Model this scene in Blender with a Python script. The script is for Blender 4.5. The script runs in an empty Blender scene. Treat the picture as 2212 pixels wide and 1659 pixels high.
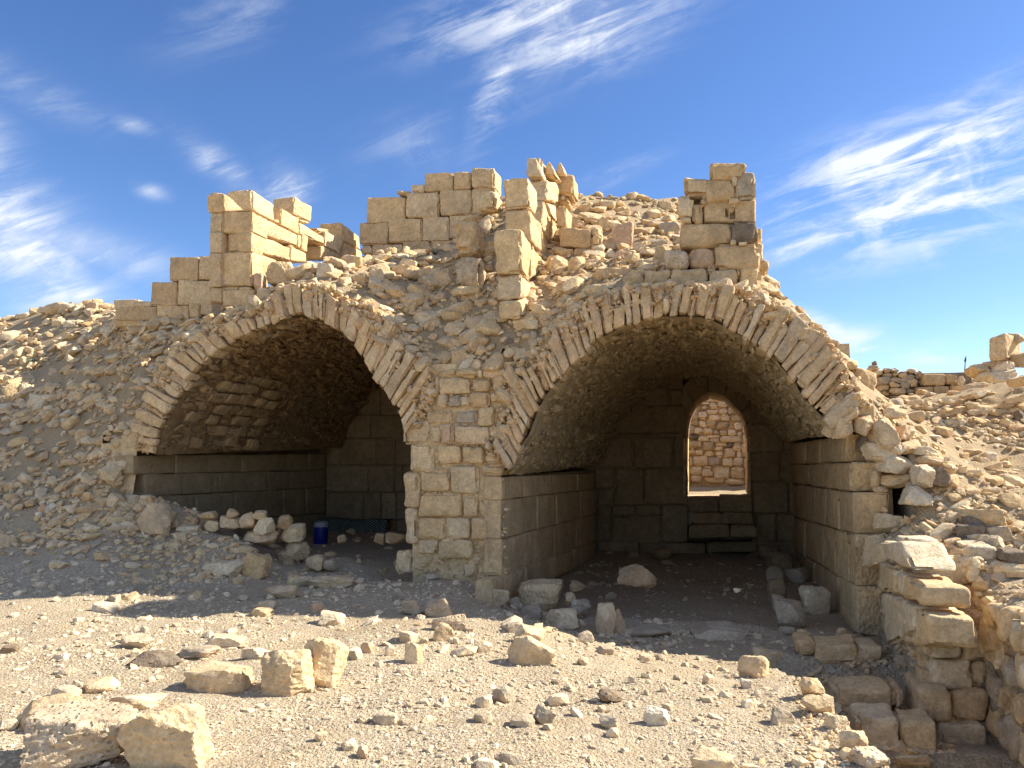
import bpy, bmesh, math, random
import numpy as np
from mathutils import Vector, Matrix, Euler

random.seed(7)
RNG = np.random.default_rng(11)
scene = bpy.context.scene
COL = scene.collection

# ------------------------------------------------------------------ camera
# The world axes follow the ruin: +X along the facade to the right, +Y into
# the vaults, +Z up; the floor of the right-hand vault is z = 0.
FPX = 1597.6
PITCH = math.atan(165 / FPX)
YAW = math.radians(15.7)
EYE = (2.7107, -9.1374, 2.0)
cam = bpy.data.cameras.new('camera')
cam.sensor_width = 36
cam.lens = 26.0
cam.clip_start = 0.05
cam.clip_end = 3000
camo = bpy.data.objects.new('camera', cam)
camo.location = EYE
camo.rotation_euler = (math.pi / 2 + PITCH, 0, YAW)
COL.objects.link(camo)
scene.camera = camo

# ------------------------------------------------------------------ light
SUN_AZ = math.radians(65.0)      # from +Y towards +X
SUN_EL = math.radians(38.0)
sd = Vector((math.sin(SUN_AZ) * math.cos(SUN_EL), math.cos(SUN_AZ) * math.cos(SUN_EL), math.sin(SUN_EL)))
sl = bpy.data.lights.new('sun', 'SUN')
sl.energy = 4.4
sl.angle = math.radians(0.53)
sl.color = (1.0, 0.92, 0.78)
so = bpy.data.objects.new('sun', sl)
so.rotation_euler = sd.to_track_quat('Z', 'Y').to_euler()
so.location = (30, 10, 30)
COL.objects.link(so)
scene.view_settings.view_transform = 'Standard'
scene.view_settings.look = 'None'
scene.view_settings.exposure = 1.27
scene.view_settings.gamma = 1.0
scene.view_settings.use_curve_mapping = False
try:
    scene.cycles.max_bounces = 10
    scene.cycles.diffuse_bounces = 8
except Exception:
    pass


def cam_ray(px, py):
    """ray through a point of the 2212 x 1659 view, in world axes"""
    x = (px - 1106) / FPX
    y = (829.5 - py) / FPX
    X = x
    Y = math.cos(PITCH) - y * math.sin(PITCH)
    Z = math.sin(PITCH) + y * math.cos(PITCH)
    c, s = math.cos(YAW), math.sin(YAW)
    return (X * c - Y * s, X * s + Y * c, Z)


def atd(px, py, d):
    r = cam_ray(px, py); t = (d - EYE[1]) / r[1]
    return (EYE[0] + t * r[0], d, EYE[2] + t * r[2])


def ats(px, py, s):
    r = cam_ray(px, py); t = (s - EYE[0]) / r[0]
    return (s, EYE[1] + t * r[1], EYE[2] + t * r[2])


def atz(px, py, z):
    r = cam_ray(px, py); t = (z - EYE[2]) / r[2]
    return (EYE[0] + t * r[0], EYE[1] + t * r[1], z)


# ------------------------------------------------------------------ sky
world = bpy.data.worlds.new('World')
scene.world = world
world.use_nodes = True
wn = world.node_tree
for n in list(wn.nodes):
    wn.nodes.remove(n)


def N(tree, kind, **kw):
    n = tree.nodes.new(kind)
    for k, v in kw.items():
        if k == 'inp':
            for kk, vv in v.items():
                n.inputs[kk].default_value = vv
        else:
            setattr(n, k, v)
    return n


def build_sky():
    t = wn
    L = t.links.new
    out = N(t, 'ShaderNodeOutputWorld')
    bg = N(t, 'ShaderNodeBackground')
    bg.inputs['Strength'].default_value = 0.084
    sky = N(t, 'ShaderNodeTexSky')
    sky.sky_type = 'NISHITA'
    sky.sun_disc = False
    sky.sun_elevation = SUN_EL
    sky.sun_rotation = SUN_AZ
    sky.altitude = 1300
    sky.air_density = 1.0
    sky.dust_density = 0.6
    sky.ozone_density = 2.2
    tc = N(t, 'ShaderNodeTexCoord')
    # a little more saturation, as the phone camera gives it
    hs = N(t, 'ShaderNodeHueSaturation', inp={'Hue': 0.509, 'Saturation': 1.2, 'Value': 1.0})
    L(sky.outputs[0], hs.inputs['Color'])

    def math_(op, a, b=None):
        m = N(t, 'ShaderNodeMath', operation=op)
        for i, v in enumerate((a, b)):
            if v is None: continue
            if isinstance(v, (int, float)): m.inputs[i].default_value = v
            else: L(v, m.inputs[i])
        return m.outputs[0]

    def dot(v):
        m = N(t, 'ShaderNodeVectorMath', operation='DOT_PRODUCT')
        L(tc.outputs['Generated'], m.inputs[0])
        m.inputs[1].default_value = v
        return m.outputs['Value']

    # streaky noise fields: one fine, one soft, both stretched along the wind
    wind = Vector(cam_ray(1500, 300)) - Vector(cam_ray(1200, 420))
    cdir = Vector(cam_ray(1106, 400)).normalized()
    ax = (wind - cdir * wind.dot(cdir)).normalized()
    ay = cdir.cross(ax).normalized()
    cmb = N(t, 'ShaderNodeCombineXYZ')
    L(dot(ax), cmb.inputs[0]); L(dot(ay), cmb.inputs[1]); L(dot(cdir), cmb.inputs[2])

    def field(scale, detail, rough, dist):
        mp = N(t, 'ShaderNodeMapping')
        mp.inputs['Scale'].default_value = scale
        L(cmb.outputs[0], mp.inputs[0])
        n = N(t, 'ShaderNodeTexNoise', inp={'Scale': 1.0, 'Detail': detail, 'Roughness': rough, 'Distortion': dist})
        L(mp.outputs[0], n.inputs['Vector'])
        return n.outputs['Fac']

    fine = field((7, 36, 6), 12.0, 0.64, 0.45)
    soft = field((3.2, 8, 3), 6.0, 0.6, 0.6)
    wisp = field((12, 14, 9), 9.0, 0.66, 0.7)
    # x, y, direction point (x, y), half length, half width, strength
    clouds = [(1130, 25, 1280, -10, 190, 55, 0.7), (1250, 70, 1380, 30, 170, 70, 0.7),
              (1075, 190, 1110, 110, 110, 32, 0.65), (1190, 120, 1110, 210, 110, 45, 0.45),
              (1985, 335, 2120, 295, 205, 62, 1.3), (2010, 435, 2190, 390, 220, 78, 1.15),
              (1760, 520, 1950, 470, 170, 32, 0.7), (1720, 455, 1800, 425, 110, 26, 0.5),
              (2080, 215, 2130, 190, 90, 20, 0.45), (1990, 520, 2010, 550, 55, 22, 0.5),
              (20, 500, 160, 640, 190, 75, 0.9), (150, 520, 290, 560, 140, 38, 0.7), (0, 380, 40, 480, 100, 45, 0.5),
              (160, 600, 210, 680, 110, 34, 0.8), (620, 395, 590, 440, 50, 40, 0.75), (490, 370, 560, 420, 90, 26, 0.5),
              (295, 275, 320, 282, 36, 14, 0.4), (330, 415, 350, 420, 26, 14, 0.3),
              (1860, 740, 1980, 755, 120, 30, 0.7), (1800, 712, 1860, 740, 80, 18, 0.6), (1960, 770, 2040, 775, 80, 14, 0.5),
              (900, 310, 960, 300, 110, 50, 0.16), (1330, 375, 1390, 350, 80, 18, 0.32), (500, 40, 600, 0, 120, 45, 0.2),
              (40, 180, 110, 210, 130, 35, 0.2), (2120, 700, 2212, 640, 60, 20, 0.1)]
    total = None
    for (cx, cy, qx, qy, hl, hw, st) in clouds:
        c = Vector(cam_ray(cx, cy)).normalized()
        q = Vector(cam_ray(qx, qy)).normalized()
        a = (q - c * q.dot(c)).normalized()
        b = c.cross(a).normalized()
        sc = 1 / FPX
        u = math_('MULTIPLY', math_('DIVIDE', dot(a), hl * sc), 1.0)
        v = math_('DIVIDE', dot(b), hw * sc)
        r2 = math_('ADD', math_('MULTIPLY', u, u), math_('MULTIPLY', v, v))
        g = math_('MULTIPLY', math_('POWER', 2.718, math_('MULTIPLY', r2, -1.15)), st)
        g = math_('MULTIPLY', g, math_('GREATER_THAN', dot(c), 0.0))
        total = g if total is None else math_('MAXIMUM', total, g)

    def ramp(v, a, b):
        m = N(t, 'ShaderNodeMapRange', inp={'From Min': a, 'From Max': b, 'To Min': 0.0, 'To Max': 1.0})
        m.interpolation_type = 'SMOOTHSTEP'
        L(v, m.inputs['Value'])
        return m.outputs[0]
    f = math_('ADD', math_('MULTIPLY', ramp(fine, 0.42, 0.68), 0.75), math_('MULTIPLY', ramp(wisp, 0.45, 0.75), 0.4))
    f = math_('ADD', f, math_('MULTIPLY', ramp(soft, 0.35, 0.75), 0.30))
    # denser cirrus added outside the view, to lift the fill light in the shade
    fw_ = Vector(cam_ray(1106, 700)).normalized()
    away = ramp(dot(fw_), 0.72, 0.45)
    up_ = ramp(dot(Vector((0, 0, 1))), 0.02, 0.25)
    fill_cirrus = math_('MULTIPLY', math_('MULTIPLY', ramp(field((1.7, 2.6, 1.9), 5.0, 0.55, 0.4), 0.38, 0.62), 1.0), math_('MULTIPLY', away, up_))
    total = math_('MAXIMUM', total, fill_cirrus)
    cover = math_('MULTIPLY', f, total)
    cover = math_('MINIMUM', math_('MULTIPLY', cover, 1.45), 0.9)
    mix = N(t, 'ShaderNodeMixRGB')
    L(cover, mix.inputs[0]); L(hs.outputs[0], mix.inputs[1])
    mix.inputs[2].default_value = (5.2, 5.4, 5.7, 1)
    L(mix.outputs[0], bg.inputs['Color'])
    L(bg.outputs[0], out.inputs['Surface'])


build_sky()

# ------------------------------------------------------------------ materials


def stone_material(name, ramp_cols, bump=0.5, grain=38.0, pits=0.0, streak=0.0, dust=0.35, rough=0.92, patch=2.2, tool=0.0):
    m = bpy.data.materials.new(name)
    m.use_nodes = True
    t = m.node_tree
    L = t.links.new
    b = t.nodes['Principled BSDF']
    b.inputs['Roughness'].default_value = rough
    b.inputs['Specular IOR Level'].default_value = 0.15
    tc = N(t, 'ShaderNodeTexCoord')
    oi = N(t, 'ShaderNodeObjectInfo')
    ge = N(t, 'ShaderNodeNewGeometry')
    add = N(t, 'ShaderNodeMath', operation='ADD')
    L(oi.outputs['Random'], add.inputs[0]); L(ge.outputs['Random Per Island'], add.inputs[1])
    fr = N(t, 'ShaderNodeMath', operation='FRACT')
    L(add.outputs[0], fr.inputs[0])
    off = N(t, 'ShaderNodeVectorMath', operation='SCALE')
    off.inputs[0].default_value = (37, 91, 53)
    L(fr.outputs[0], off.inputs['Scale'])
    pos = N(t, 'ShaderNodeVectorMath', operation='ADD')
    L(ge.outputs['Position'], pos.inputs[0]); L(off.outputs[0], pos.inputs[1])
    cr = N(t, 'ShaderNodeValToRGB')
    e = cr.color_ramp.elements
    n = len(ramp_cols)
    cr.color_ramp.interpolation = 'LINEAR'
    e[0].position = 0; e[0].color = (*ramp_cols[0], 1)
    e[1].position = 1; e[1].color = (*ramp_cols[-1], 1)
    for i in range(1, n - 1):
        x = e.new(i / (n - 1)); x.color = (*ramp_cols[i], 1)
    L(fr.outputs[0], cr.inputs[0])

    def noise(scale, detail=6.0, rgh=0.6, dist=0.0):
        q = N(t, 'ShaderNodeTexNoise', inp={'Scale': scale, 'Detail': detail, 'Roughness': rgh, 'Distortion': dist})
        L(pos.outputs[0], q.inputs['Vector'])
        return q

    def rng(v, a, b2, c, d):
        q = N(t, 'ShaderNodeMapRange', inp={'From Min': a, 'From Max': b2, 'To Min': c, 'To Max': d})
        L(v, q.inputs['Value'])
        return q.outputs[0]
    n1 = noise(patch, 7.0, 0.65, 0.4)
    n2 = noise(grain * 0.3, 5.0, 0.7)
    n3 = noise(grain, 4.0, 0.7)
    v1 = rng(n1.outputs['Fac'], 0.3, 0.7, 0.78, 1.2)
    v2 = rng(n2.outputs['Fac'], 0.3, 0.7, 0.8, 1.22)
    v3 = rng(n3.outputs['Fac'], 0.3, 0.7, 0.8, 1.22)
    a1 = N(t, 'ShaderNodeMath', operation='MULTIPLY'); L(v1, a1.inputs[0]); L(v2, a1.inputs[1])
    a2 = N(t, 'ShaderNodeMath', operation='MULTIPLY'); L(a1.outputs[0], a2.inputs[0]); L(v3, a2.inputs[1])
    cm = N(t, 'ShaderNodeVectorMath', operation='SCALE')
    L(cr.outputs[0], cm.inputs[0]); L(a2.outputs[0], cm.inputs['Scale'])
    # pale dust and lime patches with a shape of their own
    nd = noise(patch * 2.7, 8.0, 0.7, 0.8)
    dm = rng(nd.outputs['Fac'], 0.52, 0.66, 0.0, dust)
    mx = N(t, 'ShaderNodeMixRGB')
    L(dm, mx.inputs[0]); L(cm.outputs[0], mx.inputs[1])
    mx.inputs[2].default_value = (0.60, 0.53, 0.42, 1)
    # ochre and brown stains
    ns = noise(patch * 1.3, 6.0, 0.6, 1.2)
    sm = rng(ns.outputs['Fac'], 0.58, 0.72, 0.0, 0.45)
    mx2 = N(t, 'ShaderNodeMixRGB')
    L(sm, mx2.inputs[0]); L(mx.outputs[0], mx2.inputs[1])
    mx2.inputs[2].default_value = (0.40, 0.27, 0.13, 1)
    col = mx2.outputs[0]
    hgt = N(t, 'ShaderNodeMath', operation='ADD')
    q1 = N(t, 'ShaderNodeMath', operation='MULTIPLY'); L(n2.outputs['Fac'], q1.inputs[0]); q1.inputs[1].default_value = 1.6
    L(q1.outputs[0], hgt.inputs[0]); L(n3.outputs['Fac'], hgt.inputs[1])
    h = hgt.outputs[0]
    if tool:
        mp = N(t, 'ShaderNodeMapping'); mp.inputs['Scale'].default_value = (1.0, 1.0, 0.55); mp.inputs['Rotation'].default_value = (0.5, 0.4, 0.7)
        L(pos.outputs[0], mp.inputs[0])
        vt = N(t, 'ShaderNodeTexVoronoi', inp={'Scale': 34.0}); vt.feature = 'SMOOTH_F1'
        L(mp.outputs[0], vt.inputs['Vector'])
        m1 = N(t, 'ShaderNodeMath', operation='MULTIPLY'); L(vt.outputs['Distance'], m1.inputs[0]); m1.inputs[1].default_value = tool
        m2 = N(t, 'ShaderNodeMath', operation='ADD'); L(h, m2.inputs[0]); L(m1.outputs[0], m2.inputs[1]); h = m2.outputs[0]
    if pits:
        vo = N(t, 'ShaderNodeTexVoronoi', inp={'Scale': 26.0})
        L(pos.outputs[0], vo.inputs['Vector'])
        pv = rng(vo.outputs['Distance'], 0.0, 0.35, -1.0 * pits, 0.0)
        m2 = N(t, 'ShaderNodeMath', operation='ADD'); L(h, m2.inputs[0]); L(pv, m2.inputs[1]); h = m2.outputs[0]
        pc = rng(vo.outputs['Distance'], 0.0, 0.3, 0.6 * pits, 0.0)
        mx3 = N(t, 'ShaderNodeMixRGB'); L(pc, mx3.inputs[0]); L(col, mx3.inputs[1]); mx3.inputs[2].default_value = (0.25, 0.18, 0.13, 1)
        col = mx3.outputs[0]
    if streak:
        mp = N(t, 'ShaderNodeMapping'); mp.inputs['Scale'].default_value = (9, 9, 0.8)
        L(pos.outputs[0], mp.inputs[0])
        nz = N(t, 'ShaderNodeTexNoise', inp={'Scale': 1.0, 'Detail': 6.0, 'Roughness': 0.65}); L(mp.outputs[0], nz.inputs['Vector'])
        sv = rng(nz.outputs['Fac'], 0.5, 0.7, 0.0, streak)
        mx4 = N(t, 'ShaderNodeMixRGB'); L(sv, mx4.inputs[0]); L(col, mx4.inputs[1]); mx4.inputs[2].default_value = (0.22, 0.17, 0.12, 1)
        col = mx4.outputs[0]
    bp = N(t, 'ShaderNodeBump', inp={'Strength': bump, 'Distance': 0.014})
    L(h, bp.inputs['Height'])
    L(bp.outputs[0], b.inputs['Normal'])
    wm = N(t, 'ShaderNodeVectorMath', operation='MULTIPLY'); L(col, wm.inputs[0]); wm.inputs[1].default_value = (1.03, 0.985, 0.91)
    L(wm.outputs[0], b.inputs['Base Color'])
    return m


TAN = [(0.63, 0.47, 0.27), (0.57, 0.42, 0.245), (0.66, 0.52, 0.33), (0.60, 0.43, 0.25), (0.64, 0.51, 0.34), (0.54, 0.40, 0.235), (0.67, 0.50, 0.29)]
RUB = [(0.60, 0.47, 0.29), (0.54, 0.38, 0.21), (0.65, 0.54, 0.37), (0.57, 0.41, 0.25), (0.50, 0.39, 0.26), (0.65, 0.51, 0.31), (0.66, 0.57, 0.42), (0.58, 0.44, 0.26), (0.55, 0.39, 0.21)]
PALE = [(0.68, 0.58, 0.43), (0.61, 0.50, 0.35), (0.72, 0.64, 0.50), (0.56, 0.46, 0.33), (0.66, 0.54, 0.37), (0.50, 0.41, 0.30), (0.70, 0.60, 0.44)]
M_ASHLAR = stone_material('dressed_limestone', TAN, bump=0.95, tool=1.6, grain=34)
M_SMOOTH = stone_material('smooth_limestone', [(0.57, 0.43, 0.26), (0.52, 0.39, 0.235), (0.60, 0.46, 0.285)], bump=0.6, grain=40, streak=0.35, dust=0.15)
M_DIM = stone_material('shaded_limestone', [(0.30, 0.22, 0.13), (0.26, 0.19, 0.12), (0.33, 0.25, 0.16)], bump=0.8, grain=30, streak=0.3, dust=0.12)  # limestone inside the vaults, its colour darkened to deepen the shade there
M_RUBBLE = stone_material('rubble_limestone', RUB, bump=0.9, grain=34, patch=3.0)
M_PALE = stone_material('pale_limestone', PALE, bump=0.9, grain=40, patch=4.0, dust=0.5)
M_PITTED = stone_material('pitted_limestone', [(0.52, 0.41, 0.30), (0.56, 0.46, 0.34), (0.50, 0.40, 0.28)], bump=1.0, pits=1.2, grain=30, patch=5)
M_OCHRE = stone_material('ochre_limestone', [(0.56, 0.43, 0.265), (0.60, 0.47, 0.30), (0.53, 0.40, 0.245)], bump=0.8, grain=30, patch=4)
M_PINK = stone_material('pinkish_limestone', [(0.52, 0.37, 0.25), (0.55, 0.40, 0.28), (0.50, 0.35, 0.24)], bump=0.7, grain=36, dust=0.2)
M_GREY = stone_material('grey_limestone', [(0.44, 0.37, 0.28), (0.39, 0.33, 0.25), (0.48, 0.41, 0.31)], bump=0.9, grain=30, dust=0.3)
M_DARK = stone_material('dark_weathered_stone', [(0.19, 0.155, 0.12), (0.23, 0.18, 0.13)], bump=1.0, grain=28, dust=0.2, patch=5)
M_MORTAR = stone_material('crumbly_lime_mortar', [(0.60, 0.47, 0.29), (0.60, 0.47, 0.29)], bump=1.4, grain=26, patch=3.5, dust=0.3)
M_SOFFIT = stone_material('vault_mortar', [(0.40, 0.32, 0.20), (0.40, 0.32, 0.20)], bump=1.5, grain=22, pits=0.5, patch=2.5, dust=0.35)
M_SOFFDK = stone_material('dark_vault_mortar', [(0.26, 0.18, 0.10), (0.26, 0.18, 0.10)], bump=1.5, grain=20, pits=0.4, patch=3, dust=0.06)  # darker brown mortar for the left-hand vault
M_BROWN = stone_material('brown_vault_stone', [(0.44, 0.33, 0.20), (0.38, 0.28, 0.17), (0.48, 0.36, 0.23)], bump=1.0, grain=30, patch=3, dust=0.1)  # browner and darker than the arch stones
M_VOUS = stone_material('arch_limestone', [(0.60, 0.45, 0.27), (0.53, 0.39, 0.23), (0.64, 0.49, 0.31), (0.57, 0.40, 0.24), (0.52, 0.41, 0.28), (0.63, 0.51, 0.35), (0.58, 0.43, 0.25)], bump=1.0, grain=30, patch=3, dust=0.3)


def ground_material():
    m = bpy.data.materials.new('dusty_gravel')
    m.use_nodes = True
    t = m.node_tree
    L = t.links.new
    b = t.nodes['Principled BSDF']
    b.inputs['Roughness'].default_value = 0.95
    b.inputs['Specular IOR Level'].default_value = 0.1
    ge = N(t, 'ShaderNodeNewGeometry')

    def nz(s, d=8.0, r=0.65, dist=0.0):
        q = N(t, 'ShaderNodeTexNoise', inp={'Scale': s, 'Detail': d, 'Roughness': r, 'Distortion': dist})
        L(ge.outputs['Position'], q.inputs['Vector'])
        return q.outputs['Fac']

    def ramp(v, pts):
        c = N(t, 'ShaderNodeValToRGB')
        e = c.color_ramp.elements
        e[0].position = pts[0][0]; e[0].color = (*pts[0][1], 1)
        e[1].position = pts[-1][0]; e[1].color = (*pts[-1][1], 1)
        for p, q in pts[1:-1]:
            x = e.new(p); x.color = (*q, 1)
        L(v, c.inputs[0])
        return c.outputs[0]
    big = ramp(nz(0.9, 6, 0.6, 0.5), [(0.3, (0.37, 0.285, 0.185)), (0.5, (0.46, 0.37, 0.255)), (0.7, (0.52, 0.44, 0.32))])
    vo = N(t, 'ShaderNodeTexVoronoi', inp={'Scale': 42.0})
    L(ge.outputs['Position'], vo.inputs['Vector'])
    vb = N(t, 'ShaderNodeTexVoronoi', inp={'Scale': 95.0})
    L(ge.outputs['Position'], vb.inputs['Vector'])
    hsv = N(t, 'ShaderNodeSeparateColor'); L(vo.outputs['Color'], hsv.inputs[0])
    grit = ramp(hsv.outputs[0], [(0.0, (0.30, 0.25, 0.18)), (0.35, (0.44, 0.36, 0.26)), (0.7, (0.54, 0.46, 0.35)), (1.0, (0.64, 0.57, 0.45))])
    mx = N(t, 'ShaderNodeMixRGB')
    mk = N(t, 'ShaderNodeMapRange', inp={'From Min': 0.38, 'From Max': 0.62, 'To Min': 0.1, 'To Max': 0.75})
    L(nz(3.0, 6, 0.7), mk.inputs['Value'])
    L(mk.outputs[0], mx.inputs[0]); L(big, mx.inputs[1]); L(grit, mx.inputs[2])
    fine = N(t, 'ShaderNodeMapRange', inp={'From Min': 0.3, 'From Max': 0.7, 'To Min': 0.8, 'To Max': 1.16})
    L(nz(70, 4, 0.75), fine.inputs['Value'])
    sc = N(t, 'ShaderNodeVectorMath', operation='SCALE')
    L(mx.outputs[0], sc.inputs[0]); L(fine.outputs[0], sc.inputs['Scale'])
    # brown earth and crushed mortar on the rubble banks, dust on the trodden ground
    sx = N(t, 'ShaderNodeSeparateXYZ'); L(ge.outputs['Position'], sx.inputs[0])
    hz = N(t, 'ShaderNodeMapRange', inp={'From Min': 0.75, 'From Max': 1.5, 'To Min': 0.0, 'To Max': 0.8}); L(sx.outputs[2], hz.inputs['Value'])
    me_ = N(t, 'ShaderNodeMixRGB'); L(hz.outputs[0], me_.inputs[0]); L(sc.outputs[0], me_.inputs[1]); me_.inputs[2].default_value = (0.43, 0.325, 0.20, 1)
    wm = N(t, 'ShaderNodeVectorMath', operation='MULTIPLY'); L(me_.outputs[0], wm.inputs[0]); wm.inputs[1].default_value = (1.0, 0.985, 0.945)
    L(wm.outputs[0], b.inputs['Base Color'])

    def mul(v, k):
        q = N(t, 'ShaderNodeMath', operation='MULTIPLY'); L(v, q.inputs[0]); q.inputs[1].default_value = k
        return q.outputs[0]

    def add(a, c):
        q = N(t, 'ShaderNodeMath', operation='ADD'); L(a, q.inputs[0]); L(c, q.inputs[1])
        return q.outputs[0]
    h = add(add(mul(vo.outputs['Distance'], -1.0), mul(vb.outputs['Distance'], -0.5)), mul(nz(18, 8, 0.7), 2.2))
    bp = N(t, 'ShaderNodeBump', inp={'Strength': 0.9, 'Distance': 0.016})
    L(h, bp.inputs['Height'])
    L(bp.outputs[0], b.inputs['Normal'])
    return m


M_GROUND = ground_material()


def plain(name, col, rough=0.6, spec=0.3):
    m = bpy.data.materials.new(name)
    m.use_nodes = True
    t = m.node_tree
    b = t.nodes['Principled BSDF']
    nz = N(t, 'ShaderNodeTexNoise', inp={'Scale': 25.0, 'Detail': 5.0})
    cr = N(t, 'ShaderNodeMapRange', inp={'From Min': 0.3, 'From Max': 0.7, 'To Min': 0.85, 'To Max': 1.1})
    t.links.new(nz.outputs['Fac'], cr.inputs['Value'])
    sc = N(t, 'ShaderNodeVectorMath', operation='SCALE')
    sc.inputs[0].default_value = col
    t.links.new(cr.outputs[0], sc.inputs['Scale'])
    t.links.new(sc.outputs[0], b.inputs['Base Color'])
    b.inputs['Roughness'].default_value = rough
    b.inputs['Specular IOR Level'].default_value = spec
    return m


# ------------------------------------------------------------------ numeric noise


def _hash(ix, iy, iz, seed):
    h = (ix * 374761393 + iy * 668265263 + iz * 2147483647 + seed * 1274126177) & 0xFFFFFFFF
    h = ((h ^ (h >> 13)) * 1274126177) & 0xFFFFFFFF
    h = h ^ (h >> 16)
    return (h & 0xFFFFFF) / float(0xFFFFFF) * 2 - 1


def vnoise(p, seed=0):
    p = np.asarray(p, float)
    i = np.floor(p).astype(np.int64)
    f = p - i
    u = f * f * (3 - 2 * f)
    r = 0
    for dx in (0, 1):
        for dy in (0, 1):
            for dz in (0, 1):
                w = (u[:, 0] if dx else 1 - u[:, 0]) * (u[:, 1] if dy else 1 - u[:, 1]) * (u[:, 2] if dz else 1 - u[:, 2])
                r = r + w * _hash(i[:, 0] + dx, i[:, 1] + dy, i[:, 2] + dz, seed)
    return r


def fbm(p, octs=4, seed=0, gain=0.5):
    r = 0; a = 1.0; s = 0
    p = np.asarray(p, float)
    for o in range(octs):
        r = r + a * vnoise(p * (2.03 ** o) + 17.3 * o, seed + o)
        s += a; a *= gain
    return r / s


def mesh_from(name, V, F, smooth=True, sharp=None):
    """V (n,3) array, F (m,3) or (m,4) int array"""
    me = bpy.data.meshes.new(name)
    V = np.asarray(V, np.float32); F = np.asarray(F, np.int32)
    me.vertices.add(len(V)); me.vertices.foreach_set('co', V.ravel())
    k = F.shape[1]
    me.loops.add(F.size); me.loops.foreach_set('vertex_index', F.ravel())
    me.polygons.add(len(F))
    me.polygons.foreach_set('loop_start', np.arange(0, F.size, k, dtype=np.int32))
    me.polygons.foreach_set('loop_total', np.full(len(F), k, np.int32))
    me.polygons.foreach_set('use_smooth', np.full(len(F), smooth, bool))
    me.update(calc_edges=True)
    if sharp is not None:
        me.set_sharp_from_angle(angle=math.radians(sharp))
    return me


def link(name, me, mat, parent=None, loc=None, kind=None):
    o = bpy.data.objects.new(name, me)
    COL.objects.link(o)
    if me is not None and mat is not None and not me.materials:
        me.materials.append(mat)
    if loc is not None: o.location = loc
    if parent is not None: o.parent = parent
    if kind: o['kind'] = kind
    return o


def tag(o, label, cat, group=None):
    o['label'] = label; o['category'] = cat
    if group: o['group'] = group
    return o


def thing(name, label, cat, group=None, loc=(0, 0, 0)):
    o = bpy.data.objects.new(name, None)
    COL.objects.link(o)
    o.empty_display_size = 0.2
    o.location = loc
    return tag(o, label, cat, group)


# ------------------------------------------------------------------ dressed blocks
_gridcache = {}


def _coords(n, e):
    c = [0.0, e * 0.35, e] + [e + (1 - 2 * e) * k / n for k in range(1, n)] + [1 - e, 1 - e * 0.35, 1.0]
    return [x * 2 - 1 for x in c]


def box_grid(nx, ny, nz, ex, ey, ez):
    key = (nx, ny, nz, round(ex, 2), round(ey, 2), round(ez, 2))
    if key in _gridcache: return _gridcache[key]
    C = [_coords(nx, key[3]), _coords(ny, key[4]), _coords(nz, key[5])]
    ids = {}; V = []; F = []

    def vid(i, j, k):
        q = (i, j, k)
        if q not in ids:
            ids[q] = len(V); V.append((C[0][i], C[1][j], C[2][k]))
        return ids[q]
    n = [len(c) - 1 for c in C]
    for ax in range(3):
        a, b = [x for x in range(3) if x != ax]
        for side in (0, n[ax]):
            for i in range(n[a]):
                for j in range(n[b]):
                    q = []
                    for (di, dj) in ((0, 0), (1, 0), (1, 1), (0, 1)):
                        p = [0, 0, 0]; p[ax] = side; p[a] = i + di; p[b] = j + dj
                        q.append(vid(*p))
                    flip = (side == 0) ^ (ax == 1)
                    F.append(q[::-1] if flip else q)
    r = (np.array(V), np.array(F, np.int32))
    _gridcache[key] = r
    return r


_bc = [0]


def block_mesh(quad, depth, rnd=0.025, amp=0.012, chip=0.03, cell=0.12, seed=None, taper=0.0):
    """quad: 4 points TL, TR, BR, BL of the visible face; depth: vector into the wall"""
    _bc[0] += 1
    seed = _bc[0] if seed is None else seed
    Q = np.array(quad, float); D = np.array(depth, float)
    w = (np.linalg.norm(Q[1] - Q[0]) + np.linalg.norm(Q[2] - Q[3])) / 2
    h = (np.linalg.norm(Q[3] - Q[0]) + np.linalg.norm(Q[2] - Q[1])) / 2
    t = np.linalg.norm(D)
    dims = np.array([w, t, h])
    rnd = min(rnd, 0.35 * dims.min())
    nn = [int(min(7, max(1, round(x / cell)))) for x in dims]
    V, F = box_grid(*nn, *[rnd / x for x in dims])
    half = dims / 2
    P = V * half
    inner = np.clip(P, -(half - rnd), half - rnd)
    dv = P - inner
    ln = np.linalg.norm(dv, axis=1, keepdims=True)
    nrm = dv / np.maximum(ln, 1e-9)
    edge = np.clip(((np.abs(dv) > rnd * 0.3).sum(1) - 1), 0, 2)
    P = inner + nrm * rnd
    sp = P + seed * 7.31
    disp = fbm(sp * 3.1, 3, seed) * amp * 1.3 + fbm(sp * 11, 2, seed + 5) * amp * 0.6
    ch = np.maximum(0, fbm(sp * 5.0, 2, seed + 9) - 0.02) * chip * 2.2 * edge
    P = P + nrm * (disp - ch)[:, None]
    u = P[:, 0] / w + 0.5; v = 0.5 - P[:, 2] / h; dd = P[:, 1] / t + 0.5
    u = u[:, None]; v = v[:, None]; dd = dd[:, None]
    R = (1 - u) * (1 - v) * Q[0] + u * (1 - v) * Q[1] + u * v * Q[2] + (1 - u) * v * Q[3] + dd * D
    c = (Q.mean(0) + D / 2)
    if taper:
        R = R + (c - R) * dd * taper
    return R - c, F, c


def block(name, parent, quad, depth, mat, sharp=38, **kw):
    V, F, c = block_mesh(quad, depth, **kw)
    # keep the outward winding whatever way the quad runs
    Q = np.array(quad, float)
    hand = np.dot(np.cross(Q[1] - Q[0], Q[3] - Q[0]), np.array(depth, float))
    if hand < 0: F = F[:, ::-1]
    me = mesh_from(name, V, F, True, sharp)
    o = link(name, me, mat, parent, tuple(c))
    if parent is not None:
        o.location = Vector(c) - parent.location
    return o


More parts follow.
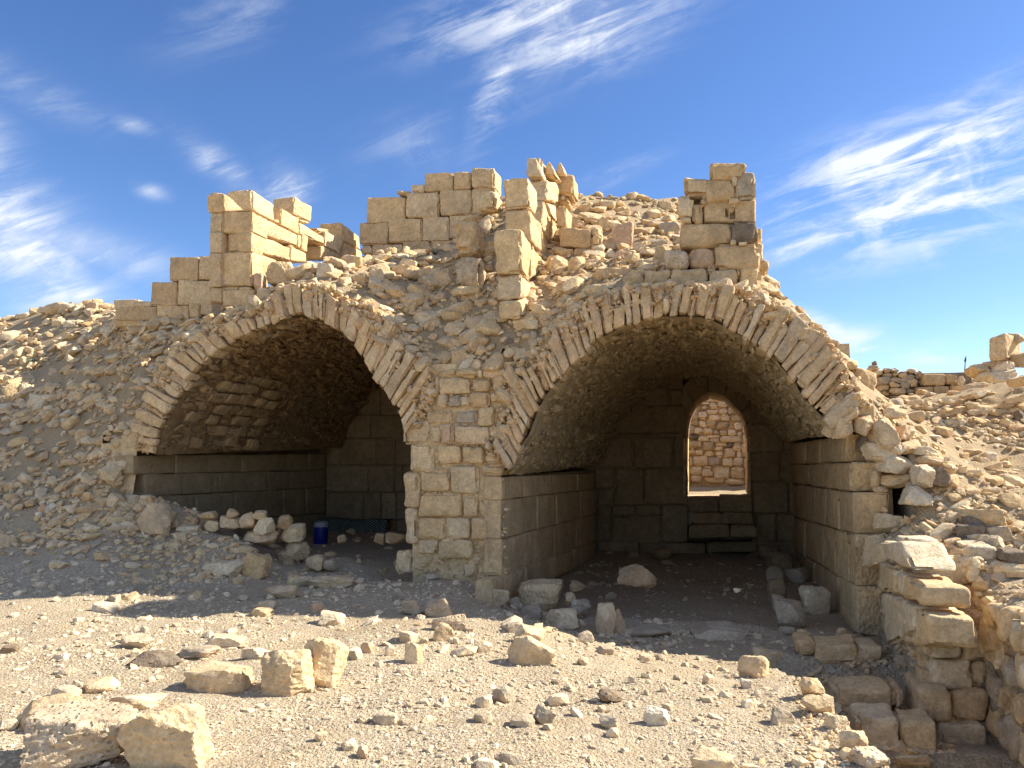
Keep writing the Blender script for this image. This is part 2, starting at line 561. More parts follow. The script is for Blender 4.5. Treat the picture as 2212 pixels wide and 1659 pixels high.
def quad_d(x0, y0, x1, y1, d, j=0.0):
    """upright rectangle seen at pixel box, on the plane y = d (j: corner unevenness in px)"""
    r = random.uniform
    return [atd(x0 + r(-j, j), y0 + r(-j, j), d), atd(x1 + r(-j, j), y0 + r(-j, j), d), atd(x1 + r(-j, j), y1 + r(-j, j), d), atd(x0 + r(-j, j), y1 + r(-j, j), d)]


def pquad_d(pts, d):
    return [atd(x, y, d) for x, y in pts]


def pquad_s(pts, s):
    return [ats(x, y, s) for x, y in pts]


# ------------------------------------------------------------------ rough stones
def ico(sub):
    bm = bmesh.new()
    bmesh.ops.create_icosphere(bm, subdivisions=sub, radius=1)
    V = np.array([v.co[:] for v in bm.verts]); F = np.array([[v.index for v in f.verts] for f in bm.faces], np.int32)
    bm.free()
    return V, F


ICO = {k: ico(k) for k in (1, 2, 3, 4, 5)}


def stone_shape(sub, seed, blocky=0.6, amp=0.05, cuts=9):
    """a broken limestone lump inside the unit box: a polyhedron cut by random planes, then weathered"""
    rg = np.random.default_rng(seed)
    V, F = ICO[sub]
    pl = []
    for ax in range(3):
        for sg in (-1, 1):
            n = np.zeros(3); n[ax] = sg
            n = n + rg.normal(0, 0.16 + 0.25 * (1 - blocky), 3); n /= np.linalg.norm(n)
            pl.append((n, rg.uniform(0.72, 0.98)))
    for k in range(cuts):
        n = rg.normal(0, 1, 3); n /= np.linalg.norm(n)
        pl.append((n, rg.uniform(0.82, 1.12)))
    r = np.full(len(V), 1.35)
    for n, hh in pl:
        dt = V @ n
        with np.errstate(divide='ignore'):
            q = np.where(dt > 0.05, hh / np.maximum(dt, 1e-6), 9)
        r = np.minimum(r, q)
    P = V * r[:, None]
    k = amp * (1.7 if sub >= 4 else 1.0)
    P = P * (1 + (fbm(P * 2.2 + seed, 3, seed) * k + fbm(P * 7 + seed, 2, seed + 3) * k * 0.45)[:, None])
    if sub >= 4:
        # broken beds and conchoidal chips
        rd = 1 - np.abs(fbm(P * np.array([2.6, 2.6, 4.5]) + seed * 3, 4, seed + 11, .6)) * 2
        st = np.floor((P[:, 2] + fbm(P * 1.5, 2, seed) * .5) * 5) / 5 - P[:, 2]
        P = P * (1 - np.clip(rd - .55, 0, 1)[:, None] * .13) 
        P[:, :2] *= (1 + st * .03)[:, None]
    mx = np.abs(P).max(0)
    return P / mx, F


_rockmesh = {}


def rock_template(sub, k, mat, blocky=0.6):
    key = (sub, k, mat.name, blocky)
    if key not in _rockmesh:
        P, F = stone_shape(sub, 100 + k * 13 + sub, blocky)
        me = mesh_from('stone', P, F, True, 24 if sub < 4 else 30)
        me.materials.append(mat)
        _rockmesh[key] = me
    return _rockmesh[key]


TEMPL = {}
for sub in (1, 2):
    for flat in (0, 1):
        TEMPL[(sub, flat)] = [stone_shape(sub, 900 + k + 50 * flat, 0.55, 0.06, 6) for k in range(14)]


def scatter(name, pts, half, rots, sub, mat, kind='stuff', parent=None, smooth=False):
    """many stones in one mesh. pts (n,3); half (n,3) half sizes; rots (n,3,3)"""
    n = len(pts)
    T = TEMPL[(sub, 0)]
    which = RNG.integers(0, len(T), n)
    Vs = []; Fs = []; base = 0
    for k in range(len(T)):
        ix = np.where(which == k)[0]
        if not len(ix): continue
        P, F = T[k]
        W = P[None] * half[ix][:, None, :]
        W = np.einsum('nij,nvj->nvi', rots[ix], W) + pts[ix][:, None, :]
        Vs.append(W.reshape(-1, 3))
        Fs.append((F[None] + (np.arange(len(ix)) * len(P))[:, None, None] + base).reshape(-1, 3))
        base += len(ix) * len(P)
    me = mesh_from(name, np.concatenate(Vs), np.concatenate(Fs), smooth)
    o = link(name, me, mat, parent)
    o['kind'] = kind
    return o


def rots_for(normals, tilt=0.25, yaw=None):
    """rotation matrices: local z to the normal, with random yaw and tilt"""
    n = len(normals)
    nr = normals + RNG.normal(0, tilt, (n, 3))
    nr /= np.linalg.norm(nr, axis=1, keepdims=True)
    a = RNG.uniform(0, 2 * math.pi, n) if yaw is None else yaw
    t = np.stack([np.cos(a), np.sin(a), np.zeros(n)], 1)
    x = t - nr * (t * nr).sum(1, keepdims=True)
    x /= np.linalg.norm(x, axis=1, keepdims=True)
    y = np.cross(nr, x)
    return np.stack([x, y, nr], 2)

# ------------------------------------------------------------------ terrain


class RBF:
    def __init__(self, pts):
        P = np.array(pts, float)
        self.x = P[:, :2]; z = P[:, 2]
        n = len(P)
        K = np.linalg.norm(self.x[:, None] - self.x[None], axis=2)
        A = np.zeros((n + 3, n + 3))
        A[:n, :n] = K - np.eye(n) * 0.02
        A[:n, n] = 1; A[:n, n + 1:] = self.x; A[n, :n] = 1; A[n + 1:, :n] = self.x.T
        self.w = np.linalg.solve(A, np.concatenate([z, np.zeros(3)]))
        self.n = n

    def __call__(self, s, d):
        s = np.asarray(s, float); d = np.asarray(d, float)
        q = np.stack([s.ravel(), d.ravel()], 1)
        out = np.empty(len(q))
        for i in range(0, len(q), 20000):
            c = q[i:i + 20000]
            K = np.linalg.norm(c[:, None] - self.x[None], axis=2)
            out[i:i + 20000] = K @ self.w[:self.n] + self.w[self.n] + c @ self.w[self.n + 1:]
        return out.reshape(s.shape)


def sstep(a, b, x):
    t = np.clip((x - a) / (b - a), 0, 1)
    return t * t * (3 - 2 * t)


GP = [(-.9, -5.96, .40), (1.6, -5.2, .40), (3.3, -4.6, .34), (1.3, -7, .38), (-3, -7, .45), (3.6, -7, .3), (2.7, -9.1, .38), (6, -9, .3), (-7, -8, .5),
      (-7, -5, .45), (-4, -4, .40), (1.03, -3.15, .34), (.45, -1.1, .34), (0.9, -2.0, .36), (-.7, -.15, .48), (-.1, -.45, .36), (1.0, -1.4, .24), (1.5, -1.6, .16), (1.98, -1.7, .10),
      (2.8, -1.6, .08), (2.6, -.6, .0), (1, .2, 0.0), (3.5, .2, 0.0), (3.6, -.8, .02), (2.6, -2.4, .18), (3.1, -2.2, .24), (2.3, -3.4, .32), (3.2, -3.4, .30), (4.0, -1.0, .0),
      (0.35, -.15, .12), (.6, -.9, .2),
      (-1.6, -.2, .46), (-3.0, -.3, .46), (-2.2, -1.6, .42), (-4.6, -1.8, .48), (-3.3, -.1, .48), (-3.35, .5, .48), (-3.65, -.1, .88), (-4.0, -.05, .95), (-4.4, -.05, 1.0), (-4.1, .8, .55), (-4.1, -.8, .62), (-3.5, -.8, .52), (-5.1, .1, 1.0), (-5.5, -.1, 1.2), (-4.4, -.7, .62), (-5.4, -.8, .85), (-6.4, -1.2, .75),
      (-6.6, -2.2, .5), (-8.5, -2.2, .65), (-10, -1.5, 1.2), (-7.5, -.8, 1.1),
      (-6.0, .0, 1.75), (-6.1, .25, 2.5), (-6.2, .5, 3.3), (-6.3, .9, 3.8), (-6.6, 1.3, 4.0), (-6.8, 0.2, 1.9), (-6.9, .8, 2.7), (-7.6, .1, 1.6),
      (-9, 0, 1.5), (-12, 1, 2.9), (-9, 9, 5.0), (-12, 9, 5.0), (-6, 9, 4.5)]
RP = [(1890, 880, .15), (1925, 950, .1), (1955, 1020, 0), (1938, 1100, -.15), (1932, 1160, -.3), (1985, 1130, -.4), (1995, 1205, -.9), (2060, 1200, -1.3), (2125, 1265, -1.65), (2190, 1300, -2.2),
      (2212, 1380, -2.8), (2060, 1100, -.4), (2150, 1150, -.7), (2212, 1200, -1.0), (1950, 880, 3.0), (2050, 900, 4.0), (2200, 950, 3), (2200, 1060, .8), (2090, 1000, 1.5), (2000, 960, 1.2), (2000, 900, 4), (1900, 858, 6.6),
      (2080, 862, 6.8), (2130, 830, 6.5), (2212, 830, 4.0), (2200, 880, 3.5), (1910, 800, 9), (2100, 812, 9)]
GP += [atd(*p) for p in RP]
GP += [atd(*p) for p in [(-60, 678, 6.2), (20, 668, 6.2), (100, 662, 6.0), (160, 655, 5.6), (205, 652, 5.0), (235, 684, 3.4), (100, 800, 3.2), (0, 800, 3.2), (200, 780, 2.8), (290, 740, 1.7), (100, 900, 1.6), (0, 950, 1.2), (200, 900, 1.0), (245, 694, 2.4), (330, 695, 2.0), (430, 700, 1.9), (-200, 680, 6.2), (-200, 800, 3.2)]]
GP += [(4.45, 1, 2.7), (4.6, 2, 2.8), (5, 4, 2.7), (7, -4, .9), (8, 0, 2.2), (6.5, -6, .35), (10, 4, 3.3), (12, 8, 3.6), (9, 12, 3.6), (14, -4, 1.5), (16, 6, 3.4), (-14, -6, .8), (0, 12, 2.0), (-16, 6, 4.5), (0, -16, .2), (14, -14, .2), (-14, -14, .4),
       (0, 20, 2.4), (14, 20, 3.2), (-14, 20, 3.5)]
g_rbf = RBF(GP)
_edge = [atz(x, y, .28) for x, y in ((1640, 1415), (1690, 1436), (1735, 1470), (1800, 1515), (1815, 1560), (1870, 1622), (1925, 1660), (1990, 1760))]
_ed = np.array(sorted([(p[1], p[0]) for p in _edge]))
PIT_Z = [(-9, -1.3), (-5, -1.1), (-3.2, -.8), (-2.42, -.62), (-2.36, -.28), (-1.86, -.34), (-1.78, -.18), (-.86, -.24), (-.76, -.02), (0, 0)]


def pit_right(d):
    return np.where(d > -1.42, 4.33, 4.86)


def ground_h(s, d):
    s = np.asarray(s, float); d = np.asarray(d, float)
    h = g_rbf(s, d)
    far = np.maximum(np.abs(s) - 14, 0) + np.maximum(np.abs(d - 3) - 16, 0)
    k = sstep(0, 30, far)
    base = 1.2 + 0 * s
    h = h * (1 - k) + (base - far * 0.004) * k
    # sunken step area at the right
    sl = np.interp(d, _ed[:, 0], _ed[:, 1])
    pz = np.interp(d, [p[0] for p in PIT_Z], [p[1] for p in PIT_Z])
    m = sstep(-.02, .22, s - sl) * (s < pit_right(d)) * (d < -.3) * sstep(-.3, -.6, d)
    m = np.where((d < -.3) & (s > 3.4) & (s < pit_right(d)), np.maximum(m, sstep(-.3, -.7, d) * (s > sl)), m)
    h = h * (1 - m) + pz * m
    lim = (s < 4.33) & (s > 3.2) & (d > -.95) & (d <= 8)
    h = np.where(lim, np.minimum(h, .06), h)
    liml = (s > -5.95) & (s < -1.0) & (d > -.25) & (d <= 8)
    h = np.where(liml, np.minimum(h, 1.5 - .28 * (s + 5.72)), h)
    # vault floors and the ground hidden under the masonry
    inb = (s > -1.0) & (s < 4.72) & (d > .12) & (d < 8.3)
    k = sstep(.1, .5, d)
    h = np.where(inb, h * (1 - k) + 0.0 * k, h)
    h = np.where((s > 4.2) & (s < 4.72) & (d > -.25) & (d < 8.3), np.minimum(h, 0.0), h)
    ina = (s > -5.95) & (s <= -1.0) & (d > .12) & (d < 8.3)
    hh = .5 + (h - .5) * (1 - sstep(.3, 1.5, d))
    h = np.where(ina, hh, h)
    yard = (s > .3) & (s < 6.0) & (d >= 8.3) & (d < 14.2)
    h = np.where(yard, 1.12 + (d - 8.3) * .035, h)
    return h


def rough(s, d):
    p = np.stack([s.ravel(), d.ravel(), 0 * s.ravel()], 1)
    r = fbm(p * 1.3, 3, 3) * .05 + fbm(p * 5, 3, 8) * .022
    return r.reshape(s.shape)


def steepness_noise(s, d, h):
    p = np.stack([s.ravel(), d.ravel(), h.ravel() * 2.0], 1)
    return (fbm(p * 2.4, 4, 21, 0.6) * .12).reshape(s.shape)


def graded(lo, hi, step, far, n):
    core = np.arange(lo, hi + step * .5, step)
    g = np.geomspace(step, far, n)
    g = np.cumsum(g); g = g / g[-1] * far
    return np.concatenate([(lo - g)[::-1], core, hi + g])


def grid_mesh(name, S, D, H, mat, drop=None, smooth=True):
    a, b = S.shape
    V = np.stack([S.ravel(), D.ravel(), H.ravel()], 1)
    idx = np.arange(a * b).reshape(a, b)
    F = np.stack([idx[:-1, :-1], idx[1:, :-1], idx[1:, 1:], idx[:-1, 1:]], 2).reshape(-1, 4)
    if drop is not None:
        keep = ~(drop[:-1, :-1] & drop[1:, :-1] & drop[1:, 1:] & drop[:-1, 1:]).ravel()
        F = F[keep]
    me = mesh_from(name, V, F, smooth)
    return link(name, me, mat)


gs = graded(-10.5, 8.4, .052, 900, 26)
gd = graded(-8.6, 9.8, .052, 900, 26)
GS, GD = np.meshgrid(gs, gd, indexing='ij')
GH = ground_h(GS, GD)
_in = (GS > -.0) & (GS < 4.2) & (GD > .3) & (GD < 8.2)
_ina = (GS > -5.9) & (GS < -1.2) & (GD > .6) & (GD < 6)
hillk = sstep(.5, 1.6, GH) * ((GS < -5) | (GS > 4.4))
GH = GH + rough(GS, GD) * np.where(_in | _ina, .45, 1) + hillk * steepness_noise(GS, GD, GH)
ground = grid_mesh('ground', GS, GD, GH, M_GROUND)
ground['kind'] = 'structure'


def interp_grid(gs, gd, H, s, d):
    i = np.clip(np.searchsorted(gs, s) - 1, 0, len(gs) - 2); j = np.clip(np.searchsorted(gd, d) - 1, 0, len(gd) - 2)
    u = (s - gs[i]) / (gs[i + 1] - gs[i]); v = (d - gd[j]) / (gd[j + 1] - gd[j])
    return H[i, j] * (1 - u) * (1 - v) + H[i + 1, j] * u * (1 - v) + H[i, j + 1] * (1 - u) * v + H[i + 1, j + 1] * u * v


# ------------------------------------------------------------------ vault curves (pixels of the facade plane)
IN_R = [(1086, 1026), (1111, 999), (1121, 966), (1141, 933), (1148, 900), (1161, 877), (1174, 854), (1197, 831), (1220, 798), (1250, 768), (1300, 728), (1340, 709), (1419, 685), (1481, 680), (1514, 682),
        (1557, 695), (1594, 718), (1637, 745), (1677, 771), (1699, 797), (1739, 850), (1765, 883), (1789, 916), (1805, 937)]
OUT_R = [(1052, 960), (1068, 902), (1091, 857), (1084, 824), (1111, 778), (1154, 771), (1167, 731), (1190, 705), (1217, 679), (1260, 659), (1283, 639), (1319, 630), (1362, 618), (1405, 613), (1438, 614), (1488, 614), (1544, 614),
         (1597, 618), (1640, 640), (1690, 664), (1736, 695), (1782, 712), (1812, 742), (1825, 784), (1855, 840), (1885, 868)]
IN_L = [(336, 982), (344, 950), (352, 920), (366, 893), (388, 862), (404, 838), (424, 806), (448, 782), (476, 756), (526, 731), (562, 715), (595, 700), (628, 686), (660, 680), (691, 689), (737, 709), (754, 729), (767, 745), (790, 775), (817, 815), (840, 844),
        (853, 870), (870, 910), (883, 956)]
OUT_L = [(290, 975), (294, 940), (300, 900), (324, 840), (341, 807), (360, 791), (377, 758), (410, 730), (443, 711), (476, 688), (509, 668), (545, 662), (579, 650), (606, 622), (640, 612), (680, 612), (718, 619), (747, 640), (790, 660), (817, 672), (843, 699),
         (863, 738), (890, 755), (926, 778), (935, 830), (930, 880)]


def curve(px, d=0.0):
    return np.array([[p[0], p[2]] for p in (atd(x, y, d) for x, y in px)])


def resample(C, ts):
    L = np.concatenate([[0], np.cumsum(np.linalg.norm(np.diff(C, axis=0), axis=1))])
    L /= L[-1]
    return np.stack([np.interp(ts, L, C[:, 0]), np.interp(ts, L, C[:, 1])], 1)


CIR, COR, CIL, COL_ = curve(IN_R), curve(OUT_R), curve(IN_L), curve(OUT_L)


def opening(s, z, grow=.0):
    """True inside either vault opening"""
    r = np.zeros(s.shape, bool)
    for C, a, b in ((CIR, 0.0, 4.15), (CIL, -5.72, -1.27)):
        zt = np.interp(s, C[:, 0], C[:, 1])
        low = min(C[0, 1], C[-1, 1])
        inside = (s > a - grow) & (s < b + grow) & (z < np.where((s > C[0, 0]) & (s < C[-1, 0]), zt, low) + grow)
        r |= inside
    return r


TOPL = [(250, 960), (298, 920), (341, 805), (377, 756), (443, 711), (509, 668), (579, 655), (615, 630), (660, 622), (718, 630), (790, 668), (843, 705), (890, 762), (926, 795), (1000, 797), (1075, 795), (1111, 785), (1154, 775), (1177, 718),
        (1217, 685), (1283, 645), (1362, 622), (1481, 618), (1630, 622), (1700, 676), (1782, 722), (1818, 775), (1855, 850), (1885, 888), (1905, 960)]
TOPC = curve(TOPL, .14)


def zfront(s):
    return np.interp(s, TOPC[:, 0], TOPC[:, 1])


MP = [(p[0], .14, p[1]) for p in resample(TOPC, np.linspace(0, 1, 46))]
MP += [atd(*p) for p in [(560, 655, .5), (480, 668, .6), (640, 590, .8), (700, 568, 1.3), (790, 556, 2.6), (850, 545, 3.3), (980, 545, 3.3), (900, 600, 1.6), (820, 600, 1.1), (760, 600, .7), (840, 650, .5), (1000, 620, 1.1), (950, 680, .7), (1000, 725, .4), (1050, 620, .9), (1060, 690, .4),
                        (1050, 470, 2.6), (1080, 420, 2.9), (1160, 420, 3.0), (1040, 540, 1.7), (1085, 700, .15), (1140, 690, .2), (1180, 640, .5), (1200, 600, .8), (1240, 570, 1.3), (1240, 500, 2.4), (1350, 555, 1.5), (1240, 432, 4.5), (1350, 428, 4.6), (1460, 430, 4.6),
                        (1400, 500, 2.8), (1300, 620, .35), (1450, 560, .9), (1500, 600, .6), (1640, 612, .5), (1660, 600, 1.3), (1700, 650, .8), (1760, 740, .8), (1660, 590, 2.5), (1720, 700, 2.2), (400, 693, 1.9), (340, 695, 1.95), (430, 712, .7), (470, 690, .9), (410, 725, .5)]]
MP += [(-6.4, 8, 4.4), (-3, 8, 5.6), (0, 8.2, 5.8), (2.4, 8.2, 5.6), (4.2, 8.2, 3.8), (5.0, 8.2, 2.6), (5.0, 4, 2.7), (4.4, 4, 3.3), (3.4, 4.6, 5.0), (-6.4, 4, 4.7), (-4.5, 5, 5.6), (-1.5, 5, 6.5), (1.5, 6, 6.5), (5.0, 1, 2.5), (5.0, 2.4, 2.6), (4.5, 1.0, 3.0),
       (-6.4, 2, 4.6), (-6.4, 1.1, 4.0), (-6.5, .5, 3.2)]
m_rbf = RBF(MP)
ms = np.arange(-6.45, 5.05, .055)
md = np.concatenate([np.arange(.1, 5.2, .055), np.arange(5.3, 8.36, .15)])
MS, MD = np.meshgrid(ms, md, indexing='ij')
MH = m_rbf(MS, MD)
MH0 = MH.copy()
MH = MH + rough(MS, MD) + steepness_noise(MS, MD, MH) * sstep(.1, .5, MD)


def vault_top(s, d):
    r = np.full(s.shape, -9.0)
    for C, a, b, dm in ((CIR, 0, 4.15, 8.3), (CIL, -5.72, -1.27, 6.6)):
        zt = np.interp(s, C[:, 0], C[:, 1])
        r = np.where((s > a - .15) & (s < b + .15) & (d < dm), zt + .22, r)
    return r


MH = np.maximum(MH, vault_top(MS, MD))
MH[:, -1] = np.where((ms > .6) & (ms < 4.2), 3.95, -.5); MH[0, :] = -.5; MH[-1, :] = -.5
mound = grid_mesh('rubble_mound', MS, MD, MH, M_GROUND)
mound['kind'] = 'structure'


def surf(s, d):
    """highest loose surface at a point (ground or rubble over the vaults)"""
    s = np.atleast_1d(np.asarray(s, float)); d = np.atleast_1d(np.asarray(d, float))
    g = interp_grid(gs, gd, GH, s, d)
    inm = (s > ms[0]) & (s < ms[-1]) & (d > md[0]) & (d < md[-1])
    m = interp_grid(ms, md, MH, np.clip(s, ms[0], ms[-1]), np.clip(d, md[0], md[-1]))
    return np.where(inm, np.maximum(g, m), g)


def surf_normal(s, d, f=surf, e=.06):
    hx = (f(s + e, d) - f(s - e, d)) / (2 * e); hy = (f(s, d + e) - f(s, d - e)) / (2 * e)
    n = np.stack([-hx, -hy, np.ones_like(hx)], 1)
    return n / np.linalg.norm(n, axis=1, keepdims=True)


def gsurf(s, d):
    return interp_grid(gs, gd, GH, np.atleast_1d(s), np.atleast_1d(d))


def hit(px, py, f=None, tmax=40):
    f = f or surf
    r = np.array(cam_ray(px, py)); e = np.array(EYE)
    t = np.arange(1.5, tmax, .02)
    P = e + t[:, None] * r
    below = P[:, 2] < f(P[:, 0], P[:, 1])
    i = int(np.argmax(below)) if below.any() else len(t) - 1
    return P[i], t[i]


# mortar and rubble core seen between the stones of the facade
core_s = np.arange(-6.4, 4.8, .06); core_z = np.arange(-.2, 4.5, .06)
CS, CZ = np.meshgrid(core_s, core_z, indexing='ij')
p_ = np.stack([CS.ravel(), CZ.ravel(), 0 * CS.ravel()], 1)
CD = .07 + (fbm(p_ * 2.0, 3, 31) * .045 + fbm(p_ * 8, 3, 35) * .022).reshape(CS.shape)
drop = opening(CS, CZ, -.0) | (CZ > zfront(CS) + .06) | ((CS > 3.9) & (CS < 4.8) & (CZ < 2.38))
_V = np.stack([CS.ravel(), CD.ravel(), CZ.ravel()], 1)
_idx = np.arange(CS.size).reshape(CS.shape)
_F = np.stack([_idx[:-1, :-1], _idx[1:, :-1], _idx[1:, 1:], _idx[:-1, 1:]], 2).reshape(-1, 4)
_d = drop[:-1, :-1] | drop[1:, :-1] | drop[1:, 1:] | drop[:-1, 1:]
_F = _F[~_d.ravel()]


# ------------------------------------------------------------------ vaults: soffit, ring of rough voussoirs
def soffit(parent, C, d1, mat, seed, shift=.0):
    n = 110
    A = resample(C, np.linspace(0, 1, n))
    dd = np.arange(-.02, d1 + .06, .06)
    T = np.gradient(A, axis=0); T /= np.linalg.norm(T, axis=1, keepdims=True)
    Nn = np.stack([T[:, 1], -T[:, 0]], 1)       # towards the inside
    I, J = np.meshgrid(np.arange(n), dd, indexing='ij')
    P = np.stack([A[I, 0], J, A[I, 1] + shift * J / d1], 2)
    flat = P.reshape(-1, 3)
    ds = fbm(flat * 1.1, 3, seed) * .05 + fbm(flat * 5.5, 3, seed + 4, .6) * .035
    ds = ds.reshape(I.shape) + .02
    P[..., 0] += Nn[I, 0] * ds; P[..., 2] += Nn[I, 1] * ds
    idx = np.arange(I.size).reshape(I.shape)
    F = np.stack([idx[:-1, :-1], idx[1:, :-1], idx[1:, 1:], idx[:-1, 1:]], 2).reshape(-1, 4)
    me = mesh_from('vault_soffit', P.reshape(-1, 3), F, True)
    o = link('vault_soffit', me, mat, parent)
    return A, Nn


def soffit_stones(parent, A, Nn, d0, d1, n, mat, size, name='soffit_rubble', shift=0.0, dd1=None, emb=.3):
    i = RNG.integers(2, len(A) - 2, n)
    d = RNG.uniform(d0, d1, n)
    if shift is None: shift = 0
    pts = np.stack([A[i, 0], d, A[i, 1] + shift * d / (dd1 or d1)], 1) + np.stack([RNG.normal(0, .02, n), 0 * d, RNG.normal(0, .02, n)], 1)
    nr = np.stack([Nn[i, 0], 0 * d, Nn[i, 1]], 1)
    k = RNG.uniform(.5, 1.3, n) * size
    half = np.stack([k * RNG.uniform(.8, 1.7, n), k * RNG.uniform(.4, .8, n), k * .5], 1)
    pts = pts + nr * (k * .5 * emb)[:, None]
    R = rots_for(nr, .35, RNG.normal(math.pi / 2, .5, n))
    return scatter(name, pts, half, R, 1, mat, 'stuff', parent)


def voussoirs(parent, CI, CO, n, mat, t0=0.0, t1=1.0, wide=(.7, 1.3), depth=(.35, .6), dj=.045):
    w = RNG.uniform(*wide, n); w = np.concatenate([[0], np.cumsum(w)]); w = t0 + (t1 - t0) * w / w[-1]
    for k in range(n):
        a, b = w[k], w[k + 1]
        g = (b - a) * .025
        PI = resample(CI, np.array([a + g, b - g])); PO = resample(CO, np.array([a + g, b - g]))
        # push the outer end in or out, skew a little, break the length
        ln = random.uniform(.68, 1.04) if random.random() < .85 else random.uniform(.45, .68)
        sk = random.uniform(-.12, .12)
        inn = random.uniform(-.07, .05)
        c0 = PI[0] + (PO[0] - PI[0]) * inn; c1 = PI[1] + (PO[1] - PI[1]) * (inn + random.uniform(-.04, .04))
        o0 = PI[0] + (PO[0] - PI[0]) * ln; o1 = PI[1] + (PO[1] - PI[1]) * (ln + random.uniform(-.12, .12))
        mid = (o0 + o1) / 2; o0 = mid + (o0 - mid) * random.uniform(.75, 1.15); o1 = mid + (o1 - mid) * random.uniform(.75, 1.15)
        dv = (PI[1] - PI[0]); o0 = o0 + dv * sk; o1 = o1 + dv * sk
        d = random.uniform(-dj, dj) - .07
        tl = random.uniform(-.05, .05)
        q = [(o0[0], d + tl, o0[1]), (o1[0], d + tl, o1[1]), (c1[0], d, c1[1]), (c0[0], d, c0[1])]
        block('voussoir', parent, q, (0, random.uniform(*depth), 0), mat, rnd=.022, amp=.03, chip=.07, cell=.085, sharp=32)


vault_r = thing('vaulted_chamber', 'right-hand barrel vault, open fronted, its plastered soffit lit up to a doorway at the back', 'vault', loc=(2.1, 0, 0))
vault_l = thing('vaulted_chamber', 'left-hand barrel vault, dark inside, with cobble-like flat stones showing in its broken front edge', 'vault', loc=(-3.5, 0, .5))


def rel(o):
    """children were built in world space: keep them there"""
    for c in o.children:
        if c.get('_w'): continue
        c.matrix_parent_inverse = Matrix.Translation(-Vector(o.location))


A_R, N_R = soffit(vault_r, CIR, 7.66, M_SOFFIT, 50, .1)
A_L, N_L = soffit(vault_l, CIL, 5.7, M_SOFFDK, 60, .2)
for v in (vault_r, vault_l):
    for c in v.children: c.location = -Vector(v.location)
s1 = soffit_stones(vault_r, A_R, N_R, .15, 7.5, 3400, M_SOFFIT, .068, shift=.1, dd1=7.66)
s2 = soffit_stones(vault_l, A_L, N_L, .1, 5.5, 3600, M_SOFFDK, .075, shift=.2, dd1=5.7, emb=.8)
s1.location = -Vector(vault_r.location); s2.location = -Vector(vault_l.location)
voussoirs(vault_r, CIR, COR, 50, M_VOUS, .02, 1.0, wide=(.55, 1.6))
voussoirs(vault_l, CIL, COL_, 45, M_VOUS, .0, .98, wide=(.55, 1.6))
# chips and mortar lumps packed between the voussoirs
for v_, CI_, CO_ in ((vault_r, CIR, COR), (vault_l, CIL, COL_)):
    n = 1100
    tt = RNG.uniform(0, 1, n); kk = RNG.uniform(.35, 1.0, n)
    a_ = resample(CI_, tt); b_ = resample(CO_, tt)
    c_ = a_ + (b_ - a_) * kk[:, None]
    pts = np.stack([c_[:, 0], RNG.uniform(-.05, .06, n), c_[:, 1]], 1)
    sz = RNG.lognormal(0, .5, n) * .026
    hf = np.stack([sz * 1.3, sz, sz * .7], 1)
    o = scatter('joint_rubble', pts, hf, rots_for(np.tile([0, 0, 1.0], (n, 1)), .6), 1, M_VOUS, 'stuff', v_)
    o.location = -Vector(v_.location)
# inner rows of the broken left springing: long flat stones laid in courses, stepping back into the dark
for row in range(7):
    for k in range(7):
        t = .02 + row * .034 + random.uniform(-.005, .005)
        p = resample(CIL, np.array([t, t + .03]))
        d = .25 + k * .3 + random.uniform(-.08, .08)
        nrm = np.array([1.0, -.25]); out = random.uniform(.0, .15)
        w = random.uniform(.22, .34)
        q = [(p[1][0] + out, d, p[1][1]), (p[1][0] + out, d + w, p[1][1] - .01), (p[0][0] + out, d + w, p[0][1]), (p[0][0] + out, d, p[0][1] + .015)]
        block('soffit_stone', vault_l, q, (-.3, 0, 0), M_BROWN, rnd=.02, amp=.03, chip=.06, cell=.1)
for row in range(9):
    for k in range(5):
        t = .985 - row * .030 + random.uniform(-.005, .005)
        t = row * .028 + .03
        p = resample(CIR, np.array([t, t + .024]))
        d = .3 + k * .3 + random.uniform(-.1, .1)
        out = random.uniform(-.03, .05)
        w = random.uniform(.18, .34)
        q = [(p[1][0] + out, d, p[1][1]), (p[1][0] + out, d + w, p[1][1] - .01), (p[0][0] + out, d + w, p[0][1]), (p[0][0] + out, d, p[0][1] + .015)]
        block('soffit_stone', vault_r, q, (-.3, 0, 0), M_BROWN, rnd=.02, amp=.03, chip=.06, cell=.1)

# ------------------------------------------------------------------ dressed walls


def lerp2(a, b, x):
    """y of the pixel line through a and b at x"""
    return a[1] + (b[1] - a[1]) * (x - a[0]) / (b[0] - a[0])


def course(parent, plane, top, bot, xs, depth, mat, gap=1.2, name='block', jit=0.0, **kw):
    """one course of blocks. plane: function(px, py) -> point; top/bot: two pixel points each; xs: pixel x of the joints"""
    for i in range(len(xs) - 1):
        a, b = xs[i], xs[i + 1]
        g = min(gap, .12 * abs(b - a)) * .5
        r = random.uniform
        q = [(a + g, lerp2(*top, a) + g * .8), (b - g, lerp2(*top, b) + g * .8), (b - g, lerp2(*bot, b) - g * .8), (a + g, lerp2(*bot, a) - g * .8)]
        q = [plane(x + r(-jit, jit), y + r(-jit, jit)) for x, y in q]
        pr = random.uniform(-.012, .012)
        dn = Vector(depth).normalized() * pr
        q = [tuple(Vector(p) + dn) for p in q]
        block(name, parent, q, depth, mat, **kw)


def slab(parent, name, x0, x1, y0, y1, z0, z1, mat):
    """hidden core of a wall, in world metres"""
    o = block(name, parent, [(x0, y0, z1), (x1, y0, z1), (x1, y0, z0), (x0, y0, z0)], (0, y1 - y0, 0), mat, rnd=.01, amp=.012, chip=0, cell=.3)
    return o


def zz(f, ox, oy, k):
    return lambda *p: [(ox + a * k, oy + b * k) for a, b in p]


